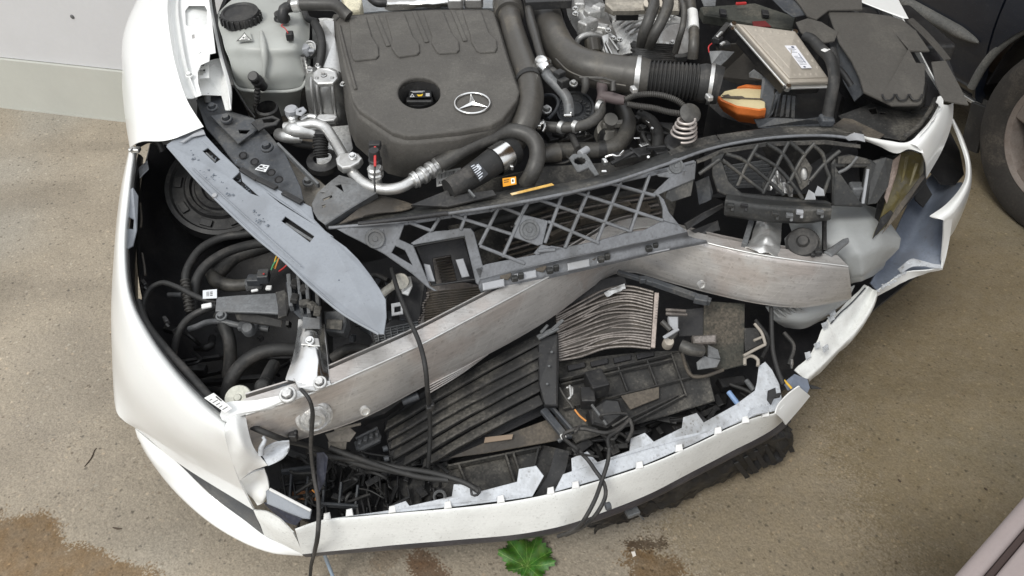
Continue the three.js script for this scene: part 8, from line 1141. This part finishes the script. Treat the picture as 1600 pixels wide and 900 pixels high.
  const sbx = part('sensor_bracket', join([plate([[508, 678, 0.38], [545, 666, 0.385], [556, 676, 0.38], [546, 690, 0.372], [514, 690, 0.372]], { t: 0.004 }), plate([[512, 690, 0.36], [542, 688, 0.36], [540, 702, 0.35], [514, 704, 0.35]], { t: 0.004 }), bar([522, 672, 0.39], [564, 662, 0.39], 0.004, 0.006)]), mat({ map: dirty([0.26, 0.235, 0.2], [0.1, 0.09, 0.08], { blotch: 0.6 }), roughness: 0.8 }), car);
  part('blue_tube', cyl(at(1138, 612, 0.27), at(1158, 638, 0.26), 0.006), M.blue, car);
  part('grey_tube', cyl(at(1166, 594, 0.28), at(1178, 610, 0.275), 0.006), M.greyMetal, car);
  part('dark_box', prism([[1122, 590, 0.27], [1162, 584, 0.27], [1172, 598, 0.265], [1130, 604, 0.265]], 0.03, { b: 0.004 }), M.black, car);
}
// ---------------------------------------------------------------- loose cables across the front, torn guard below the strip
{
  const lc = part('hanging_cable', tube([[470, 608, 0.58], [482, 622, 0.575], [488, 640, 0.55], [487, 670, 0.50], [486, 700, 0.44], [490, 740, 0.37], [498, 790, 0.33], [497, 830, 0.31], [492, 860, 0.23], [486, 885, 0.10], [484, 910, 0.02]], [0.0035, 0.0042, 0.0042, 0.0042, 0.005, 0.0045, 0.004, 0.004, 0.0038], { rad: 8 }), M.rubber, car, 'black cable hanging down over the bumper to the ground');
  part('hanging_cable', tube([[612, 420, 0.60], [622, 455, 0.60], [640, 500, 0.59], [655, 535, 0.58], [664, 570, 0.575], [668, 610, 0.52], [671, 640, 0.43], [672, 680, 0.36], [669, 730, 0.29]], 0.0046, { rad: 8 }), M.rubber, car);
  part('cable_clip', join([block([672, 637, 0.45], 0.016, 0.012, 0.012, { ry: 0.3 }), block([676, 634, 0.455], 0.008, 0.012, 0.01)]), M.black, car);
  part('cable_clip', join([block([458, 682, 0.47], 0.016, 0.016, 0.014), block([462, 676, 0.475], 0.008, 0.008, 0.01)]), M.black, car);
  const wires = [[[386, 664, 0.52], [420, 678, 0.51], [446, 688, 0.47], [480, 696, 0.42], [520, 712, 0.35], [580, 730, 0.32], [650, 742, 0.31], [710, 748, 0.31], [750, 766, 0.31]], [[480, 704, 0.40], [520, 714, 0.36], [560, 718, 0.34], [620, 730, 0.33], [680, 740, 0.32], [730, 756, 0.315], [748, 768, 0.31]], [[515, 700, 0.37], [548, 712, 0.36], [600, 730, 0.335], [660, 746, 0.32], [700, 750, 0.315]]];
  for (const q of wires) part('front_loom', tube(q, 0.0058, { rad: 8 }), M.rubber, car);
  part('loom_hook', tube([[736, 764, 0.325], [738, 774, 0.322], [748, 772, 0.322], [750, 765, 0.325]], 0.0025, { rad: 6 }), M.black, car);
  part('blue_cloth', plate([[494, 708, 0.40], [506, 706, 0.40], [512, 716, 0.395], [508, 750, 0.35], [498, 772, 0.32], [494, 740, 0.36]], { t: 0.003 }), M.navy, car);
  for (const q of [[[905, 705, 0.34], [918, 718, 0.335], [930, 735, 0.32], [944, 756, 0.31], [946, 775, 0.305], [934, 800, 0.285], [912, 822, 0.24], [884, 836, 0.19]], [[952, 700, 0.34], [950, 720, 0.33], [940, 752, 0.315], [930, 780, 0.305], [914, 810, 0.28], [898, 828, 0.22], [872, 838, 0.18]], [[905, 705, 0.34], [880, 680, 0.33], [905, 670, 0.34], [950, 676, 0.335], [985, 658, 0.33]], [[952, 700, 0.34], [950, 685, 0.34], [970, 670, 0.335], [984, 655, 0.335]], [[984, 656, 0.335], [988, 670, 0.33], [980, 690, 0.325]]]) part('looped_cable', tube(q, 0.0042, { rad: 8 }), M.rubber, car);
  part('cable_sleeve', cyl(at(946, 792, 0.305), at(954, 790, 0.305), 0.008), M.bracket, car);
  part('light_tube', tube([[506, 864, 0.17], [512, 880, 0.08], [522, 905, 0.02]], 0.004, { rad: 8 }), mat({ color: rgb(0.33, 0.42, 0.52), roughness: 0.4 }), car);
  part('side_cable', tube([[1205, 480, 0.42], [1206, 520, 0.39], [1208, 550, 0.37], [1216, 580, 0.345], [1224, 600, 0.335]], 0.005, { rad: 8 }), M.rubber, car);
  part('gap_strut', sheet([[at(834, 776, 0.26), at(856, 742, 0.275), at(868, 700, 0.29)], [at(866, 772, 0.255), at(882, 740, 0.275), at(890, 705, 0.285)]], { nu: 8, nv: 3, t: 0.004 }), M.black, car);
  const sg = part('splash_guard', sheet([[at(905, 818, 0.16), at(960, 800, 0.16), at(1040, 764, 0.16), at(1120, 722, 0.16), at(1200, 684, 0.16), at(1236, 664, 0.16)], [at(930, 826, 0.11), at(985, 808, 0.10), at(1050, 782, 0.09), at(1130, 744, 0.08), at(1205, 702, 0.09), at(1240, 690, 0.1)], [at(930, 830, 0.07), at(1000, 806, 0.05), at(1056, 790, 0.035), at(1136, 746, 0.05), at(1208, 722, 0.04), at(1238, 704, 0.06)]], { nu: 70, nv: 14, t: 0.004, noise: 0.034, nf: 46 }), M.black, car, 'torn black splash guard dragging below the strip');
  for (let k = 0; k < 6; k++) part('guard_rib', bar([1150 + k * 15, 722 - k * 9, 0.12], [1168 + k * 14, 746 - k * 8, 0.055], 0.005, 0.012), M.black, sg);
  part('guard_clip', join([block([988, 800, 0.14], 0.03, 0.012, 0.02, { ry: 0.4 }), bar([996, 802, 0.13], [1006, 812, 0.09], 0.004, 0.004)]), M.greyMetal, sg);
  part('guard_flap', plate([[1264, 600, 0.2], [1278, 604, 0.19], [1286, 608, 0.185], [1268, 608, 0.19]], { t: 0.003 }), M.black, sg);
}
// ---------------------------------------------------------------- what shows dark through the openings
{
  const uc = part('upper_condenser', plate([[700, 352, 0.50], [860, 322, 0.52], [1000, 292, 0.54], [1060, 300, 0.53], [1050, 352, 0.50], [900, 400, 0.47], [760, 432, 0.45]], { t: 0.02, b: 0.002 }), M.dusty, car, 'grimy condenser behind the lattice');
  for (let k = 0; k < 9; k++) part('condenser_tube', tube([[770 + k * 4, 425 - k * 10, 0.465 + k * 0.008], [880 + k * 2, 392 - k * 9, 0.483 + k * 0.0075], [1044 - k * 3, 350 - k * 6, 0.51 + k * 0.005]], 0.0035, { rad: 6, seg: 12 }), k % 2 ? M.fins : M.brown, uc);
  part('condenser_bracket', join([bar([905, 345, 0.56], [985, 322, 0.57], 0.014, 0.02), bar([860, 372, 0.54], [900, 350, 0.555], 0.01, 0.02), block([1000, 330, 0.565], 0.04, 0.03, 0.03, { ry: 0.3 })]), M.brown, uc);
  part('cooler_hose', tube([[705, 372, 0.56], [750, 350, 0.575], [800, 338, 0.58], [850, 318, 0.58]], 0.011, { rad: 12 }), M.rubber, uc);
  const r = rngOf(57), g = [];
  for (let k = 0; k < 26; k++) { const u = 225 + r() * 240, v = 505 + r() * 110, h = 0.26 + r() * 0.14; if (v > 470 + (u - 200) * 0.95 || (u < 300 && v > 540)) continue; g.push(r() < 0.5 ? tube([[u, v, h], [u + (r() - 0.5) * 50, v + 14, h + 0.03], [u + (r() - 0.5) * 90, v + 26 * r(), h]], 0.003 + r() * 0.006, { rad: 7, seg: 12 }) : bar([u, v, h], [u + 40 * (r() - 0.3), v + 20 * (r() - 0.5), h + 0.02], 0.008 + r() * 0.012, 0.012)); }
  const lf = part('suspension_clutter', join(g), M.black, car); lf.userData.kind = 'stuff';
  const g2 = []; for (let k = 0; k < 30; k++) { const u = 520 + r() * 130, v = 430 + r() * 100, h = 0.43 + r() * 0.05; if (v < 420 + (u - 520) * 0.1 || v > 590 - (u - 500) * 0.42 || v < 400 + (600 - u) * 0.0) continue; g2.push(r() < 0.6 ? bar([u, v, h], [u + 30 * (r() - 0.5), v + 24 * r(), h + 0.01], 0.006 + r() * 0.01, 0.014) : tube([[u, v, h], [u + 16, v + 10, h + 0.02], [u + 30 * r(), v + 30, h]], 0.004, { rad: 7, seg: 10 })); }
  const cf = part('cooling_clutter', join(g2), M.bracket, car); cf.userData.kind = 'stuff';
  for (const [q, rr] of [[[[520, 560, 0.44], [545, 545, 0.46], [575, 548, 0.455], [600, 560, 0.44]], 0.011], [[[508, 470, 0.50], [530, 465, 0.52], [555, 480, 0.515], [560, 510, 0.49]], 0.008], [[[560, 440, 0.52], [585, 430, 0.53], [606, 438, 0.53]], 0.006]]) part('cooler_hose', tube(q, rr, { rad: 12 }), M.rubber, car);
  for (const q of [[[1180, 500, 0.36], [1200, 530, 0.34], [1190, 560, 0.33]], [[1225, 520, 0.34], [1240, 540, 0.33], [1232, 570, 0.31]], [[1140, 600, 0.27], [1175, 615, 0.265], [1195, 640, 0.25]]]) part('loose_cable', tube(q, 0.005, { rad: 8 }), M.rubber, car);
  const g3 = []; for (let i = 0; i < 23; i++) { const left = i < 19, u = left ? 432 + r() * 150 : 890 + r() * 90, v = left ? 705 + r() * 80 : 650 + r() * 60, h = left ? 0.26 + r() * 0.05 : 0.31 + r() * 0.03; g3.push(tube([[u, v, h], [u + 30 * (r() - 0.3), v + 20 * (r() - 0.5), h + 0.02], [u + 60 * (r() - 0.3), v + 26 * (r() - 0.4), h + 0.01], [u + 80 * (r() - 0.3), v + 30 * (r() - 0.4), h - 0.01]], 0.0015 + r() * 0.0025, { rad: 6, seg: 16 })); }
  const wr = part('tangled_wiring', join(g3), M.rubber, car); wr.userData.kind = 'stuff';
}
renderer.render(scene, camera);
